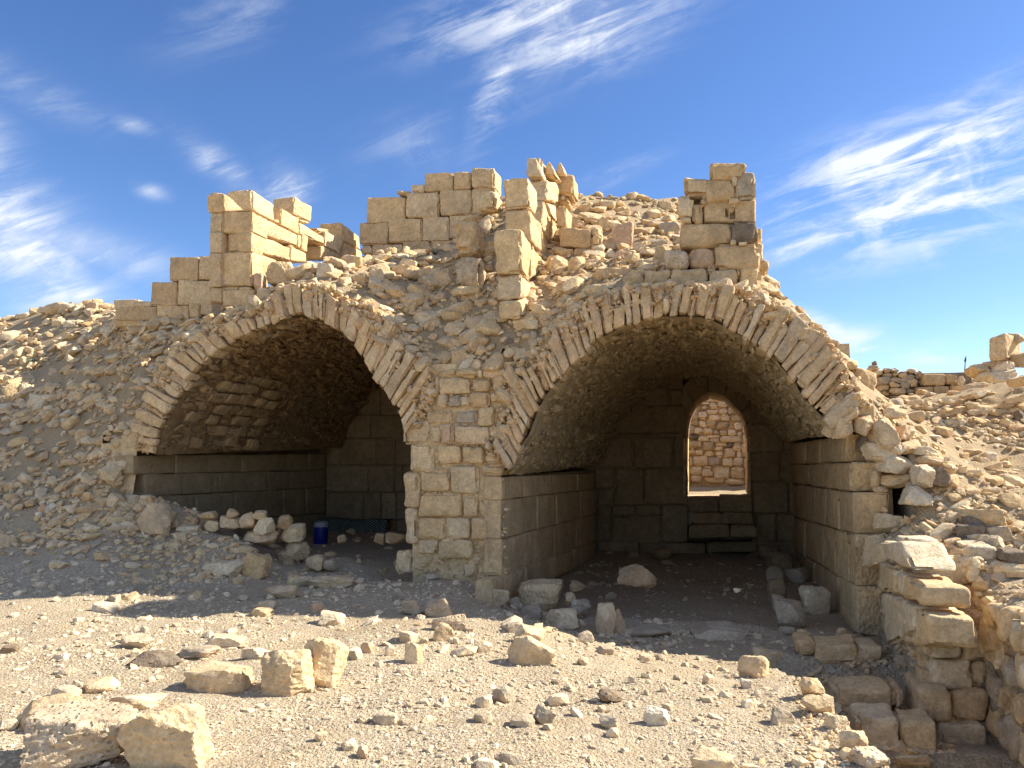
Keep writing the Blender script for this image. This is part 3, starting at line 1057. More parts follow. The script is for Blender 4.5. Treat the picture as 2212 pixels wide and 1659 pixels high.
Z5 = lambda x, y: (x * .3306, 878 + y * .3306)
Z6 = lambda x, y: (658 + x * .3306, 768 + y * .3306)
Z7 = lambda x, y: (1207 + x * .3637, 768 + y * .3637)
Z7b = lambda x, y: (823 + x * .1736, 713 + y * .1736)
Z4 = lambda x, y: (1663 + x * .3307, 658 + y * .3307)
Z8 = lambda x, y: (1663 + x * .3307, 1110 + y * .3307)
Z3 = lambda x, y: (1207 + x * .3306, 302 + y * .3306)
Z2 = lambda x, y: (658 + x * .3306, 302 + y * .3306)
Z1 = lambda x, y: (x * .3306, 384 + y * .3306)
Z1b = lambda x, y: (384 + x * .1984, 384 + y * .1984)      # left tower close-up
ZC = lambda x, y: (1042 + x * .2315, 302 + y * .2315)      # centre close-up
ZR = lambda x, y: (1426.5 + x * .1985, 329 + y * .1985)    # right tower close-up
ZS = lambda x, y: (1755.5 + x * .2064, 1330 + y * .2064)   # steps close-up
ZP = lambda x, y: (1810.5 + x * .1819, 1097 + y * .1819)   # flank close-up
ZB = lambda x, y: (1810.5 + x * .1819, 686 + y * .1819)    # far right wall close-up
ZL = lambda x, y: (x * .1984, 549 + y * .1984)             # left skyline close-up
GA = lambda x, y: (x * .2728, 1220 + y * .2728)
GB = lambda x, y: (548.6 + x * .2728, 1220 + y * .2728)
GC = lambda x, y: (1097 + x * .2728, 1220 + y * .2728)


def box(M, x0, y0, x1, y1):
    a = M(x0, y0); b = M(x1, y1)
    return (a[0], a[1], b[0], b[1])


# --- left side wall of the right vault (faces right)
w = thing('vault_side_wall', 'smooth dressed wall on the left side of the right-hand vault, below its rough soffit', 'wall', loc=(0, 3.5, 0))
pS0 = lambda x, y: ats(x, y, 0.0)
dep = (-.24, 0, 0)
course(w, pS0, [Z6(1285, 790), Z6(1890, 765)], [Z6(1285, 945), Z6(1890, 872)], [Z6(x, 0)[0] for x in (1285, 1430, 1620, 1785, 1893)], dep, M_SMOOTH, rnd=.014, amp=.012, chip=.03)
course(w, pS0, [Z6(1285, 945), Z6(1890, 872)], [Z6(1285, 1200), Z6(1895, 1035)], [Z6(x, 0)[0] for x in (1285, 1520, 1640, 1800, 1897)], dep, M_SMOOTH, rnd=.014, amp=.012, chip=.03)
course(w, pS0, [Z6(1285, 1200), Z6(1895, 1035)], [Z6(1285, 1445), Z6(1900, 1215)], [Z6(x, 0)[0] for x in (1285, 1500, 1630, 1775, 1900)], dep, M_SMOOTH, rnd=.014, amp=.012, chip=.03)
pS1 = lambda x, y: ats(x, y, 0.04)
course(w, pS1, [Z6(1285, 1445), Z6(1900, 1215)], [Z6(1285, 1640), Z6(1900, 1330)], [Z6(x, 0)[0] for x in (1225, 1440, 1500, 1610, 1760, 1900)], dep, M_SMOOTH, rnd=.03, amp=.02, chip=.05)
slab(w, 'mortar_core', -.62, -.20, .16, 7.7, -.1, 1.78, M_MORTAR)

# --- right side wall of the right vault (faces left), blocks with broad broken ends
w = thing('vault_side_wall', 'dressed wall on the right side of the right-hand vault, its leaning end cracked away from the rubble', 'wall', loc=(4.15, 3.5, 0))
pS = lambda x, y: ats(x, y, 4.15)
rows = [([Z4(480, 850), Z4(90, 915)], [Z4(515, 1030), Z4(95, 1045)], (95, 235, 330, 505), .34),
        ([Z4(515, 1030), Z4(95, 1045)], [Z4(540, 1225), Z4(110, 1165)], (100, 250, 370, 535), .34),
        ([Z4(540, 1225), Z4(110, 1165)], [Z4(555, 1500), Z4(130, 1380)], (112, 290, 365, 455, 553), .36),
        ([Z4(555, 1500), Z4(130, 1380)], [(Z8(560, 470)), Z8(210, 270)], (135, 230, 350, 430, 520, 560), .34),
        ([Z8(560, 470), Z8(210, 270)], [Z8(575, 800), Z8(230, 470)], (150, 210, 290, 440, 568), .34),
        ([Z8(575, 800), Z8(230, 470)], [Z8(575, 990), Z8(230, 620)], (160, 260, 400, 560), .3)]
for i, (tp, bt, xs, th) in enumerate(rows):
    course(w, pS, tp, bt, [1663 + x * .3307 for x in xs], (th, 0, 0), M_ASHLAR if i in (0, 1, 3, 4) else M_SMOOTH, gap=2.2, rnd=.022 if i < 5 else .05, amp=.014, chip=.05, jit=.8)
slab(w, 'mortar_core', 4.36, 4.60, .3, 7.7, -.1, 2.25, M_MORTAR)

# --- back wall of the right vault with the arched doorway
w = thing('vault_back_wall', 'shadowed back wall of large blocks around the bright arched doorway in the right-hand vault', 'wall', loc=(2.1, 7.6, 0))
BK = 7.6
for (x0, y0, x1, y1) in [(660, 125, 742, 202), (658, 205, 742, 292), (500, 190, 652, 300), (330, 300, 752, 462), (235, 488, 440, 662), (446, 488, 676, 670), (682, 470, 757, 666), (213, 664, 328, 786), (336, 672, 502, 888), (508, 672, 765, 888),
                         (232, 790, 332, 892), (225, 895, 312, 1092), (314, 890, 452, 952), (455, 890, 606, 952), (314, 955, 608, 1118), (612, 888, 770, 1108), (480, 1112, 872, 1192), (876, 1108, 1180, 1170), (230, 1100, 478, 1180),
                         (1128, 262, 1290, 406), (1122, 410, 1332, 577), (1140, 580, 1312, 747), (1148, 750, 1366, 936), (1168, 940, 1292, 1106), (1296, 940, 1420, 1104), (1316, 580, 1420, 747), (1336, 440, 1420, 577), (1368, 750, 1420, 936),
                         (340, 462, 560, 486), (565, 462, 755, 486), (230, 410, 330, 486), (760, 100, 900, 125), (1140, 200, 1200, 262), (500, 300, 500, 300)]:
    if x1 - x0 < 3: continue
    a = box(Z7, x0, y0, x1, y1)
    q = quad_d(a[0] + 1, a[1] + .8, a[2] - 1, a[3] - .8, BK + random.uniform(-.03, .03), .8)
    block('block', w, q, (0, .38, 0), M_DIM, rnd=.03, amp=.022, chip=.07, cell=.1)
# dark filling between and above, keeps the doorway open
DL = atd(*Z7(750, 800), BK)[0]; DR = atd(*Z7(1122, 800), BK)[0]
slab(w, 'mortar_core', -.3, DL - .06, BK + .12, BK + 1.7, -.1, 4.0, M_DIM)
slab(w, 'mortar_core', DR + .06, 4.5, BK + .12, BK + 1.7, -.1, 4.4, M_DIM)
# doorway arch: fan of five wedge stones set around a pointed head
head_in = [Z7(x, y) for x, y in [(753, 480), (757, 400), (776, 318), (820, 255), (870, 228), (910, 212), (950, 218), (985, 240), (1030, 285), (1080, 328), (1112, 400), (1125, 480)]]
head_out = [Z7(x, y) for x, y in [(728, 480), (726, 400), (726, 300), (742, 180), (780, 130), (890, 90), (960, 90), (1040, 120), (1100, 190), (1136, 280), (1150, 400), (1150, 480)]]
HI = curve(head_in, BK - .03); HO = curve(head_out, BK - .03)
cuts_ = [0, .10, .30, .46, .60, .80, .90, 1.0]
for k in range(len(cuts_) - 1):
    a, b = cuts_[k] + .0012, cuts_[k + 1] - .0012
    m = (a + b) / 2
    for (u, v) in ((a, m), (m, b)) if b - a > .15 else ((a, b),):
        PI = resample(HI, np.array([u, v])); PO = resample(HO, np.array([u, v]))
        q = [(PO[0][0], BK - .03, PO[0][1]), (PO[1][0], BK - .03, PO[1][1]), (PI[1][0], BK - .03, PI[1][1]), (PI[0][0], BK - .03, PI[0][1])]
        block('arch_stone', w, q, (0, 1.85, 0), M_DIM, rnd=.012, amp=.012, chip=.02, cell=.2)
# jambs
for side, (xa, xb) in enumerate(((738, 752), (1126, 1140))):
    ys = (480, 625, 760, 832) if side == 0 else (478, 500, 628, 832)
    for k in range(3):
        a = box(Z7, xa, ys[k], xb, ys[k + 1])
        block('jamb_stone', w, quad_d(a[0], a[1] + .4, a[2], a[3] - .4, BK - .02), (0, 1.88, 0), M_ASHLAR, rnd=.012, amp=.008, chip=.02, cell=.2)
slab(w, 'mortar_core', DL - .3, DR + .3, BK + .12, BK + 1.7, 3.78, 4.5, M_DIM)

w = thing('stone_steps', 'three worn stone steps rising to the bright doorway at the back of the right-hand vault', 'steps', loc=(2.6, 7.2, 0))
for (x0, y0, x1, y1, d) in [(770, 846, 948, 932, 7.45), (954, 834, 1148, 934, 7.47), (790, 934, 960, 1002, 7.1), (963, 934, 1152, 1002, 7.12), (773, 1006, 1012, 1082, 6.75), (1016, 1010, 1176, 1078, 6.78)]:
    a = box(Z7, x0, y0, x1, y1)
    block('step_stone', w, quad_d(*a, d, .6), (0, .95, 0), M_DIM, rnd=.03, amp=.02, chip=.08, cell=.12)
slab(w, 'threshold', DL - .05, DR + .05, 7.75, 9.5, .6, 1.17, M_PALE)

# scratched letters on a back wall block
def strokes(name, parent, lines, plane, width, mat, off):
    V = []; F = []
    for ln in lines:
        P = [Vector(plane(*p)) + Vector(off) for p in ln]
        for a, b in zip(P[:-1], P[1:]):
            t = (b - a).normalized(); n = Vector((-t.z, 0, t.x)) * width / 2
            i = len(V)
            y = Vector((0, -.004, 0))
            for p in (a + n, a - n, b - n, b + n): V.append(p[:])
            for p in (a + n * .3 + y, a - n * .3 + y, b - n * .3 + y, b + n * .3 + y): V.append(p[:])
            F += [(i + 4, i + 5, i + 6, i + 7), (i, i + 1, i + 5, i + 4), (i + 1, i + 2, i + 6, i + 5), (i + 2, i + 3, i + 7, i + 6), (i + 3, i, i + 4, i + 7)]
    me = mesh_from(name, np.array(V), np.array(F, np.int32), False)
    o = link(name, me, mat, parent)
    if parent: o.location = -Vector(parent.location)
    return o


ZG = lambda x, y: (1360.5 + x * .05953, 932.6 + y * .05953)
strokes('scratched_letters', w, [[ZG(580, 700), ZG(575, 870), ZG(590, 1000), ZG(610, 1110)], [ZG(580, 700), ZG(700, 730), ZG(755, 800), ZG(720, 890), ZG(590, 910), ZG(700, 940), ZG(770, 1010), ZG(720, 1090), ZG(620, 1110)],
                                 [ZG(800, 1000), ZG(870, 1040)], [ZG(950, 880), ZG(1000, 1000), ZG(1030, 1040)], [ZG(1030, 1180), ZG(1120, 1100), ZG(1150, 960), ZG(1200, 900)],
                                 [ZG(1380, 900), ZG(1300, 870), ZG(1220, 940), ZG(1250, 1010), ZG(1370, 1020), ZG(1390, 900), ZG(1385, 1100), ZG(1370, 1280)]],
        lambda x, y: atd(x, y, BK), .016, plain('chalky_scratch', (.40, .33, .24), .9, .1), (0, -.03, 0))

M_SHADED = stone_material('shaded_wall_limestone', [(0.36, 0.28, 0.18), (0.32, 0.25, 0.16)], bump=0.4, grain=50, streak=0.3, dust=0.1)  # left vault wall, colour lowered to stand in for less light
# --- left vault: left wall, back wall, hidden right wall
w = thing('vault_side_wall', 'dressed wall on the left side of the dark left-hand vault, dim and half buried', 'wall', loc=(-5.72, 3, .5))
pL = lambda x, y: ats(x, y, -5.72)
L5 = lambda *xs: [x * .3306 for x in xs]
course(w, pL, [Z5(880, 318), Z5(2125, 308)], [Z5(880, 445), Z5(2125, 415)], L5(870, 1145, 1350, 1580, 1875, 2015, 2128), (-.35, 0, 0), M_SHADED, rnd=.016, amp=.014, chip=.03)
course(w, pL, [Z5(880, 445), Z5(2125, 415)], [Z5(950, 590), Z5(2125, 528)], L5(945, 1192, 1400, 1438, 1755, 1895, 2128), (-.35, 0, 0), M_SHADED, rnd=.016, amp=.014, chip=.03)
course(w, pL, [Z5(950, 590), Z5(2125, 528)], [Z5(950, 770), Z5(2125, 700)], L5(1000, 1283, 1540, 1850, 2000, 2128), (-.35, 0, 0), M_SHADED, rnd=.016, amp=.014, chip=.03)
course(w, pL, [Z5(950, 770), Z5(2125, 700)], [Z5(950, 960), Z5(2125, 870)], L5(1100, 1400, 1700, 1900, 2128), (-.35, 0, 0), M_SHADED, rnd=.016, amp=.014, chip=.03)
slab(w, 'mortar_core', -6.3, -5.95, .1, 5.9, -.1, 2.2, M_MORTAR)

w = thing('vault_back_wall', 'almost black back wall of big blocks behind the blue container in the left-hand vault', 'wall', loc=(-3.5, 5.6, .5))
BL = 5.6
for y0, y1, xs in [(180, 388, (250, 360, 495, 640, 760)), (392, 540, (200, 430, 632, 760)), (545, 715, (150, 235, 470, 592, 760)), (720, 890, (140, 412, 588, 640, 760)), (894, 1072, (135, 384, 498, 600, 760)), (1075, 1260, (135, 300, 450, 600, 760)),
                   (20, 178, (330, 480, 640, 760)), (-120, 16, (380, 560, 760))]:
    for a_, b_ in zip(xs[:-1], xs[1:]):
        a = box(Z6, a_, y0, b_, y1)
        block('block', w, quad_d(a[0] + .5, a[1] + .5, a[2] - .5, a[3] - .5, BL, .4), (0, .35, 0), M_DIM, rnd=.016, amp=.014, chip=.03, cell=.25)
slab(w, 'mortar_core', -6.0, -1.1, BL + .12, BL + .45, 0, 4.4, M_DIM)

w = thing('vault_side_wall', 'right wall of the left-hand vault, showing only its rough block ends at the pier edge', 'wall', loc=(-1.27, 2, .5))
for (x0, y0, x1, y1) in [(640, 765, 745, 996), (650, 1000, 736, 1232)]:
    a = box(Z6, x0, y0, x1, y1)
    block('block', w, quad_d(*a, -.02, 1.0), (0, .8, 0), M_ASHLAR, rnd=.05, amp=.03, chip=.09, cell=.07)
for i in range(5):
    for k in range(4):
        z0 = .3 + k * .42
        y0 = .8 + i * .97
        block('block', w, [(-1.27, y0, z0 + .41), (-1.27, y0 + .95, z0 + .41), (-1.27, y0 + .95, z0), (-1.27, y0, z0)], (.3, 0, 0), M_SMOOTH, rnd=.02, amp=.01, chip=.02, cell=.4)
slab(w, 'mortar_core', -1.05, -.62, .18, 5.7, -.1, 2.0, M_MORTAR)

# --- the pier between the vaults, and the rough masonry face above it
pier = thing('stone_pier', 'pier of squared rubble blocks standing between the two vault openings', 'pier', loc=(-.6, .1, .4))
PB = [(Z7b, 728, 485, 916, 577), (Z7b, 910, 474, 1188, 588), (Z7b, 1190, 476, 1250, 588), (Z7b, 1250, 478, 1556, 590), (Z7b, 715, 597, 1115, 802), (Z7b, 1112, 615, 1346, 768), (Z7b, 1386, 570, 1530, 762), (Z7b, 655, 575, 720, 750), (Z7b, 612, 580, 655, 750),
      (Z7b, 694, 785, 808, 976), (Z7b, 816, 812, 992, 966), (Z7b, 994, 798, 1102, 966), (Z7b, 1104, 778, 1348, 962), (Z7b, 1362, 780, 1542, 882), (Z7b, 568, 1000, 880, 1192), (Z7b, 905, 1003, 1194, 1188), (Z7b, 1198, 955, 1404, 1197),
      (Z7b, 604, 1200, 734, 1426), (Z7b, 724, 1168, 888, 1412), (Z7b, 908, 1198, 1336, 1432), (Z6, 864, 585, 1018, 712), (Z6, 1028, 596, 1162, 712), (Z6, 750, 752, 946, 892), (Z6, 950, 724, 1132, 902), (Z6, 745, 898, 1026, 1050), (Z6, 1034, 914, 1128, 1052), (Z6, 1140, 945, 1178, 1050),
      (Z6, 735, 1056, 922, 1202), (Z6, 924, 1062, 1080, 1196), (Z6, 1084, 1062, 1186, 1206), (Z6, 735, 1204, 866, 1312), (Z6, 868, 1202, 1090, 1326), (Z7b, 265, 1120, 600, 1422), (Z7b, 358, 1412, 640, 1760), (Z6, 1150, 1325, 1275, 1440), (Z6, 1040, 1340, 1120, 1450),
      (Z6, 1165, 640, 1290, 712), (Z6, 1155, 715, 1300, 780), (Z7b, 1350, 1290, 1500, 1380), (Z7b, 1340, 1190, 1440, 1270), (Z7b, 470, 700, 700, 830), (Z7b, 420, 600, 600, 720)]
for k, (M, x0, y0, x1, y1) in enumerate(PB):
    a = box(M, x0, y0, x1, y1)
    mat = M_GREY if k in (10, 15) else (M_PINK if k == 18 else M_RUBBLE if k in (2, 7, 8, 35, 36, 38) else M_ASHLAR)
    d = random.uniform(-.03, .015)
    block('block', pier, quad_d(a[0] + .3, a[1] + .3, a[2] - .3, a[3] - .3, d, 1.0), (0, .3, 0), mat, rnd=.04, amp=.022, chip=.07, cell=.07)
cm_ = mesh_from('mortar_face', _V, _F, True)
face = link('mortar_face', cm_, M_MORTAR, pier)
face.location = -Vector(pier.location)
# small chinking stones pressed in the joints of the pier
n = 520
ss = RNG.uniform(-1.2, .05, n); zs = RNG.uniform(.5, 3.15, n)
pts = np.stack([ss, np.full(n, .07), zs], 1)
hf = np.stack([RNG.uniform(.02, .055, n), RNG.uniform(.02, .04, n), RNG.uniform(.015, .03, n)], 1)
o = scatter('chinking_stones', pts, hf, rots_for(np.tile([0, 0, 1.0], (n, 1)), .3), 1, M_RUBBLE, 'stuff', pier)
o.location = -Vector(pier.location)

# --- right tower fragment above the right vault
tw = thing('ruined_wall_fragment', 'tall ragged wall fragment of stacked tan blocks with two slots, above the right-hand vault', 'ruined wall', loc=(2.9, .4, 4.0))
TR = [(532, 112, 935, 295, 'R'), (742, 208, 870, 275, 'R'), (785, 265, 832, 362, 'R'), (455, 265, 808, 528, 'A'), (815, 205, 1030, 508, 'G'), (256, 262, 540, 468, 'R'), (198, 468, 352, 700, 'R'), (340, 552, 462, 776, 'A'), (742, 480, 878, 552, 'R'),
      (472, 512, 1042, 762, 'A2'), (200, 772, 762, 1030, 'A'), (770, 752, 1062, 985, 'D'), (762, 950, 824, 1005, 'R'), (852, 968, 946, 1005, 'R'), (36, 1036, 306, 1270, 'P'), (308, 1022, 592, 1264, 'K'), (594, 988, 1078, 1272, 'A'),
      (110, 1262, 240, 1318, 'R'), (-180, 1272, 112, 1445, 'G2'), (124, 1272, 502, 1440, 'G2'), (504, 1262, 600, 1300, 'R'), (518, 1270, 835, 1450, 'G2'), (820, 1275, 876, 1368, 'R'), (862, 1242, 1100, 1490, 'A'), (-400, 1300, -185, 1440, 'A'), (232, 700, 330, 760, 'R'), (430, 500, 500, 565, 'R')]
MATS = {'R': M_RUBBLE, 'A': M_ASHLAR, 'G': M_GREY, 'D': M_DARK, 'P': M_PITTED, 'K': M_PINK, 'G2': M_SMOOTH}
M_BLOCK2 = stone_material('yellowed_limestone', [(0.50, 0.37, 0.22), (0.47, 0.35, 0.21)], bump=0.5, grain=40, patch=3, dust=.15)
for (x0, y0, x1, y1, m) in TR:
    a = box(ZR, x0, y0, x1, y1)
    if m == 'A2':
        # the slotted block: built in four pieces round its two cut slots
        b1 = box(ZR, 472, 520, 706, 765); b2 = box(ZR, 735, 560, 758, 760); b3 = box(ZR, 812, 512, 1042, 752); b4 = box(ZR, 706, 560, 812, 596); b5 = box(ZR, 706, 682, 812, 765)
        V, F, c = block_mesh(quad_d(*box(ZR, 472, 515, 1042, 762), .27, .3), (0, .5, 0), rnd=.04, amp=.015, chip=.04, cell=.07)
        # carve: push vertices of the face inwards where the slots are
        def carve(V, c):
            W = V + c
            for (x0_, y0_, x1_, y1_) in (box(ZR, 706, 596, 733, 682), box(ZR, 758, 592, 812, 704)):
                A0 = atd(x0_, y0_, .27); A1 = atd(x1_, y1_, .27)
                m_ = (W[:, 0] > A0[0]) & (W[:, 0] < A1[0]) & (W[:, 2] < A0[2]) & (W[:, 2] > A1[2]) & (W[:, 1] < .4)
                W[m_, 1] += .14
            return W - c
        _gridcache.clear()
        V, F = box_grid(44, 3, 22, .03, .06, .06)
        Q = np.array(quad_d(*box(ZR, 472, 515, 1042, 762), .34), float)
        u = (V[:, 0] + 1) / 2; v = (1 - V[:, 2]) / 2; dd = (V[:, 1] + 1) / 2
        sag = .035 * np.exp(-((u - .5) / .08) ** 2) * (v < .05)
        W = ((1 - u) * (1 - v))[:, None] * Q[0] + (u * (1 - v))[:, None] * Q[1] + (u * v)[:, None] * Q[2] + ((1 - u) * v)[:, None] * Q[3] + dd[:, None] * np.array([0, .5, 0])
        W[:, 2] -= sag
        eu = np.minimum(u, 1 - u) / .02; ev = np.minimum(v, 1 - v) / .045
        k = np.clip(np.minimum(eu, ev), 0, 1)
        W[:, 1] += (1 - k) * .03 * (dd < .05)
        W += (fbm(W * 5, 3, 77) * .012)[:, None]
        W = carve(W, 0)
        c = W.mean(0)
        hand = np.dot(np.cross(Q[1] - Q[0], Q[3] - Q[0]), np.array([0, .5, 0]))
        me = mesh_from('slotted_block', W - c, F if hand > 0 else F[:, ::-1], True, 40)
        o = link('slotted_block', me, M_BLOCK2, tw); o.location = Vector(c) - tw.location
        continue
    mat = M_BLOCK2 if (m == 'A' and y1 < 1280) else MATS[m]
    rd = .09 if m in ('P', 'K') else (.05 if m in ('A', 'A2') else .045)
    thick = .5 if (x1 - x0) > 150 else .25
    block('block', tw, quad_d(a[0] + .3, a[1] + .3, a[2] - .3, a[3] - .3, .27 + random.uniform(-.03, .03), 1.3 if m in 'RGD' else .8), (0, thick, 0), mat, rnd=rd, amp=.026, chip=.07 if m != 'R' else .12, cell=.075)
block('mortar_core', tw, quad_d(*box(ZR, 480, 300, 1010, 1480), .42), (0, .35, 0), M_MORTAR, rnd=.03, amp=.05, chip=.0, cell=.1)
block('mortar_core', tw, quad_d(*box(ZR, 340, 470, 500, 780), .5), (0, .25, 0), M_DARK, rnd=.03, amp=.03, chip=.0, cell=.1)
# stones of the wall return glimpsed behind its right edge
for (x0, y0, x1, y1) in [(1055, 830, 1108, 920), (1068, 998, 1112, 1180), (1078, 1168, 1178, 1282)]:
    a = box(ZR, x0 - 60, y0, x1, y1)
    block('block', tw, quad_d(*a, 1.2, .6), (0, .4, 0), M_ASHLAR, rnd=.03, amp=.02, chip=.05)

# --- left tower fragment: shaded end, long sunlit side running back
lt = thing('ruined_wall_fragment', 'corner wall fragment above the left-hand vault, its long side sunlit, with a small square window', 'ruined wall', loc=(-4.3, .8, 4.4))
D0 = .5
pF = lambda x, y: atd(x, y, D0)
F1 = lambda *a, d=D0, j=.5: quad_d(*box(Z1b, *a), d, j)
S1 = atd(*Z1b(805, 600), D0)[0]
pR = lambda x, y: ats(*Z1b(x, y), S1)
# shaded end, a shallow pilaster at its left
for (x0, y0, x1, y1, d, th) in [(345, 158, 478, 376, D0 - .05, .3), (343, 376, 478, 590, D0 - .04, .5), (342, 592, 478, 818, D0 - .05, .5), (338, 818, 475, 1190, D0 - .05, .5),
                                (472, 812, 800, 1175, D0, .45), (650, 592, 803, 804, D0, .3), (472, 600, 545, 815, D0 + .12, .4), (545, 588, 648, 815, D0 + .06, .2), (476, 362, 815, 596, D0, .4),
                                (345, 1196, 486, 1352, D0 - .04, .5), (484, 1222, 832, 1400, D0 - .03, .5), (486, 1182, 655, 1232, D0 + .03, .4), (655, 1186, 790, 1222, D0, .3)]:
    a = box(Z1b, x0, y0, x1, y1)
    block('block', lt, quad_d(a[0] + .2, a[1] + .2, a[2] - .2, a[3] - .2, d, .3), (0, th, 0), M_ASHLAR, rnd=.018, amp=.016, chip=.04, cell=.08)
# sunlit side: quads drawn on the side plane
for pts, th, in [(((497, 168), (592, 232), (722, 352), (512, 374)), .30), (((805, 122), (1055, 290), (1055, 478), (812, 348)), .45), (((1130, 325), (1322, 440), (1322, 618), (1128, 520)), .42), (((1268, 200), (1462, 312), (1448, 488), (1258, 398)), .42),
                 (((826, 390), (1302, 618), (1302, 745), (890, 600)), .40), (((806, 585), (1218, 765), (1220, 900), (803, 785)), .42), (((803, 788), (1090, 900), (1000, 960), (798, 1060)), .42), (((1222, 735), (1405, 820), (1400, 925), (1222, 900)), .4),
                 (((1310, 618), (1348, 630), (1345, 772), (1308, 752)), .4), (((1352, 612), (1418, 640), (1410, 812), (1348, 778)), .4), (((1328, 480), (1590, 640), (1595, 725), (1330, 605)), .42), (((1560, 738), (1598, 745), (1602, 888), (1560, 880)), .5),
                 (((1608, 575), (1808, 690), (1760, 825), (1598, 750)), .4), (((1604, 762), (1760, 830), (1760, 890), (1606, 882)), .4), (((1772, 480), (1975, 640), (1990, 780), (1800, 690)), .45), (((1812, 700), (2010, 800), (2010, 905), (1812, 885)), .42),
                 (((1520, 550), (1645, 560), (1650, 590), (1540, 600)), .8), (((1330, 450), (1420, 480), (1420, 500), (1330, 480)), .3), (((1050, 450), (1115, 455), (1110, 500), (1060, 480)), .3), (((1420, 725), (1560, 740), (1560, 900), (1420, 870)), .0)]:
    if th == 0: continue
    q = [pR(*p) for p in pts]
    block('block', lt, q, (-th, 0, 0), M_ASHLAR, rnd=.022, amp=.018, chip=.05, cell=.08)
# deep reveal of the small window: back jamb
q = [ats(*Z1b(1420, 725), S1 - .38), ats(*Z1b(1575, 735), S1 - .38), ats(*Z1b(1575, 900), S1 - .38), ats(*Z1b(1420, 870), S1 - .38)]
block('window_back', lt, q, (-.2, 0, 0), M_ASHLAR, rnd=.01, amp=.01, chip=.02)

# low ashlar wall stepping down to the left of that tower
lw = thing('low_ashlar_wall', 'low stepped wall of big dressed blocks in shade, left of the corner fragment on the skyline', 'wall', loc=(-6.6, 2.1, 4.4))
for (x0, y0, x1, y1) in [(1845, 30, 2155, 290), (2160, 15, 2300, 275), (1640, 300, 1930, 562), (1936, 280, 2300, 552), (1245, 568, 1698, 720), (1702, 556, 2046, 720), (2050, 530, 2172, 690), (2176, 520, 2310, 660), (1228, 492, 1500, 600), (1450, 510, 1645, 575)]:
    a = box(ZL, x0, y0, x1, y1)
    dd = 2.0 if x0 > 1230 or y0 > 500 else 2.3
    block('block', lw, quad_d(a[0] + .3, a[1] + .3, a[2] - .3, a[3] - .3, dd + random.uniform(-.015, .015), .4), (0, .45, 0), M_ASHLAR, rnd=.022, amp=.016, chip=.045, cell=.09)
block('block', lw, quad_d(*box(ZL, 1245, 700, 2300, 790), 2.06), (0, .4, 0), M_ASHLAR, rnd=.03, amp=.02, chip=.05)

# --- back wall in the centre, facade-parallel, four courses
cw = thing('ruined_ashlar_wall', 'shaded ashlar wall of four courses on the skyline behind the rubble between the two towers', 'wall', loc=(-2.6, 3.6, 5.5))
for (x0, y0, x1, y1, k) in [(780, 212, 970, 334, 0), (972, 208, 1082, 322, 0), (1088, 180, 1240, 318, 0), (600, 330, 690, 362, 1), (690, 288, 780, 348, 1), (405, 372, 655, 545, 0), (658, 340, 876, 505, 0), (880, 322, 1088, 492, 0), (1090, 315, 1250, 485, 0),
                            (355, 540, 542, 685, 0), (544, 512, 764, 670, 0), (766, 498, 940, 660, 0), (942, 485, 1120, 640, 0), (440, 682, 636, 790, 0), (638, 662, 820, 762, 0), (822, 650, 985, 745, 0), (988, 645, 1150, 740, 0), (360, 688, 440, 745, 1)]:
    a = box(Z2, x0, y0, x1, y1)
    block('block', cw, quad_d(a[0] + .3, a[1] + .3, a[2] - .3, a[3] - .3, 3.5 + random.uniform(-.02, .02), .5), (0, .5, 0), M_RUBBLE if k else M_ASHLAR, rnd=.03 if not k else .05, amp=.022, chip=.06, cell=.1)

# --- centre fragment: pillar-like wall end, its right side in full sun
ct = thing('ruined_wall_fragment', 'narrow wall end between the vaults, cracked blocks stacked with their right side in full sun', 'ruined wall', loc=(.2, 1.0, 3.9))
SC = atd(*ZC(360, 1000), .05)[0]
SC2 = atd(*ZC(425, 450), .3)[0]


def lit(pts, s, th, **kw):
    q = [ats(*ZC(*p), s) for p in pts]
    block('block', ct, q, (-th, 0, 0), M_ASHLAR, rnd=.03, amp=.028, chip=.08, cell=.07, **kw)


lit(((358, 828), (455, 950), (440, 1320), (362, 1235)), SC, .36)
lit(((455, 955), (575, 1120), (520, 1240), (442, 1300)), SC, .3)
lit(((360, 1250), (485, 1360), (460, 1440), (358, 1490)), SC, .34)
lit(((360, 1500), (460, 1450), (455, 1590), (370, 1660)), SC, .3)
lit(((425, 340), (520, 480), (505, 705), (440, 625)), SC2, .36)
lit(((445, 640), (548, 790), (545, 1040), (450, 935)), SC2, .36)
lit(((552, 800), (660, 980), (690, 1060), (590, 1150)), SC2 - .05, .35)
lit(((575, 560), (640, 700), (640, 960), (555, 800)), SC2 - .02, .45)
lit(((610, 370), (705, 420), (715, 600), (600, 560)), SC2 + .02, .4)
lit(((605, 580), (690, 600), (700, 780), (640, 700)), SC2, .5)
lit(((645, 705), (700, 800), (706, 1055), (660, 975)), SC2 - .03, .5)
for (x0, y0, x1, y1, d, m) in [(690, 605, 785, 808, 1.55, M_ASHLAR), (710, 822, 1008, 1005, 1.5, M_BLOCK2), (1012, 815, 1088, 888, 1.55, M_ASHLAR), (1012, 890, 1104, 994, 1.5, M_ASHLAR), (712, 1010, 846, 1095, 1.45, M_BLOCK2), (850, 1000, 1090, 1078, 1.45, M_BLOCK2),
                               (630, 330, 850, 512, 2.2, M_RUBBLE), (715, 510, 790, 580, 2.2, M_RUBBLE), (408, 165, 560, 335, 1.6, M_RUBBLE)]:
    a = box(ZC, x0, y0, x1, y1)
    block('block', ct, quad_d(a[0] + .3, a[1] + .3, a[2] - .3, a[3] - .3, d, 1.0), (0, .45, 0), m, rnd=.035, amp=.025, chip=.07, cell=.08)
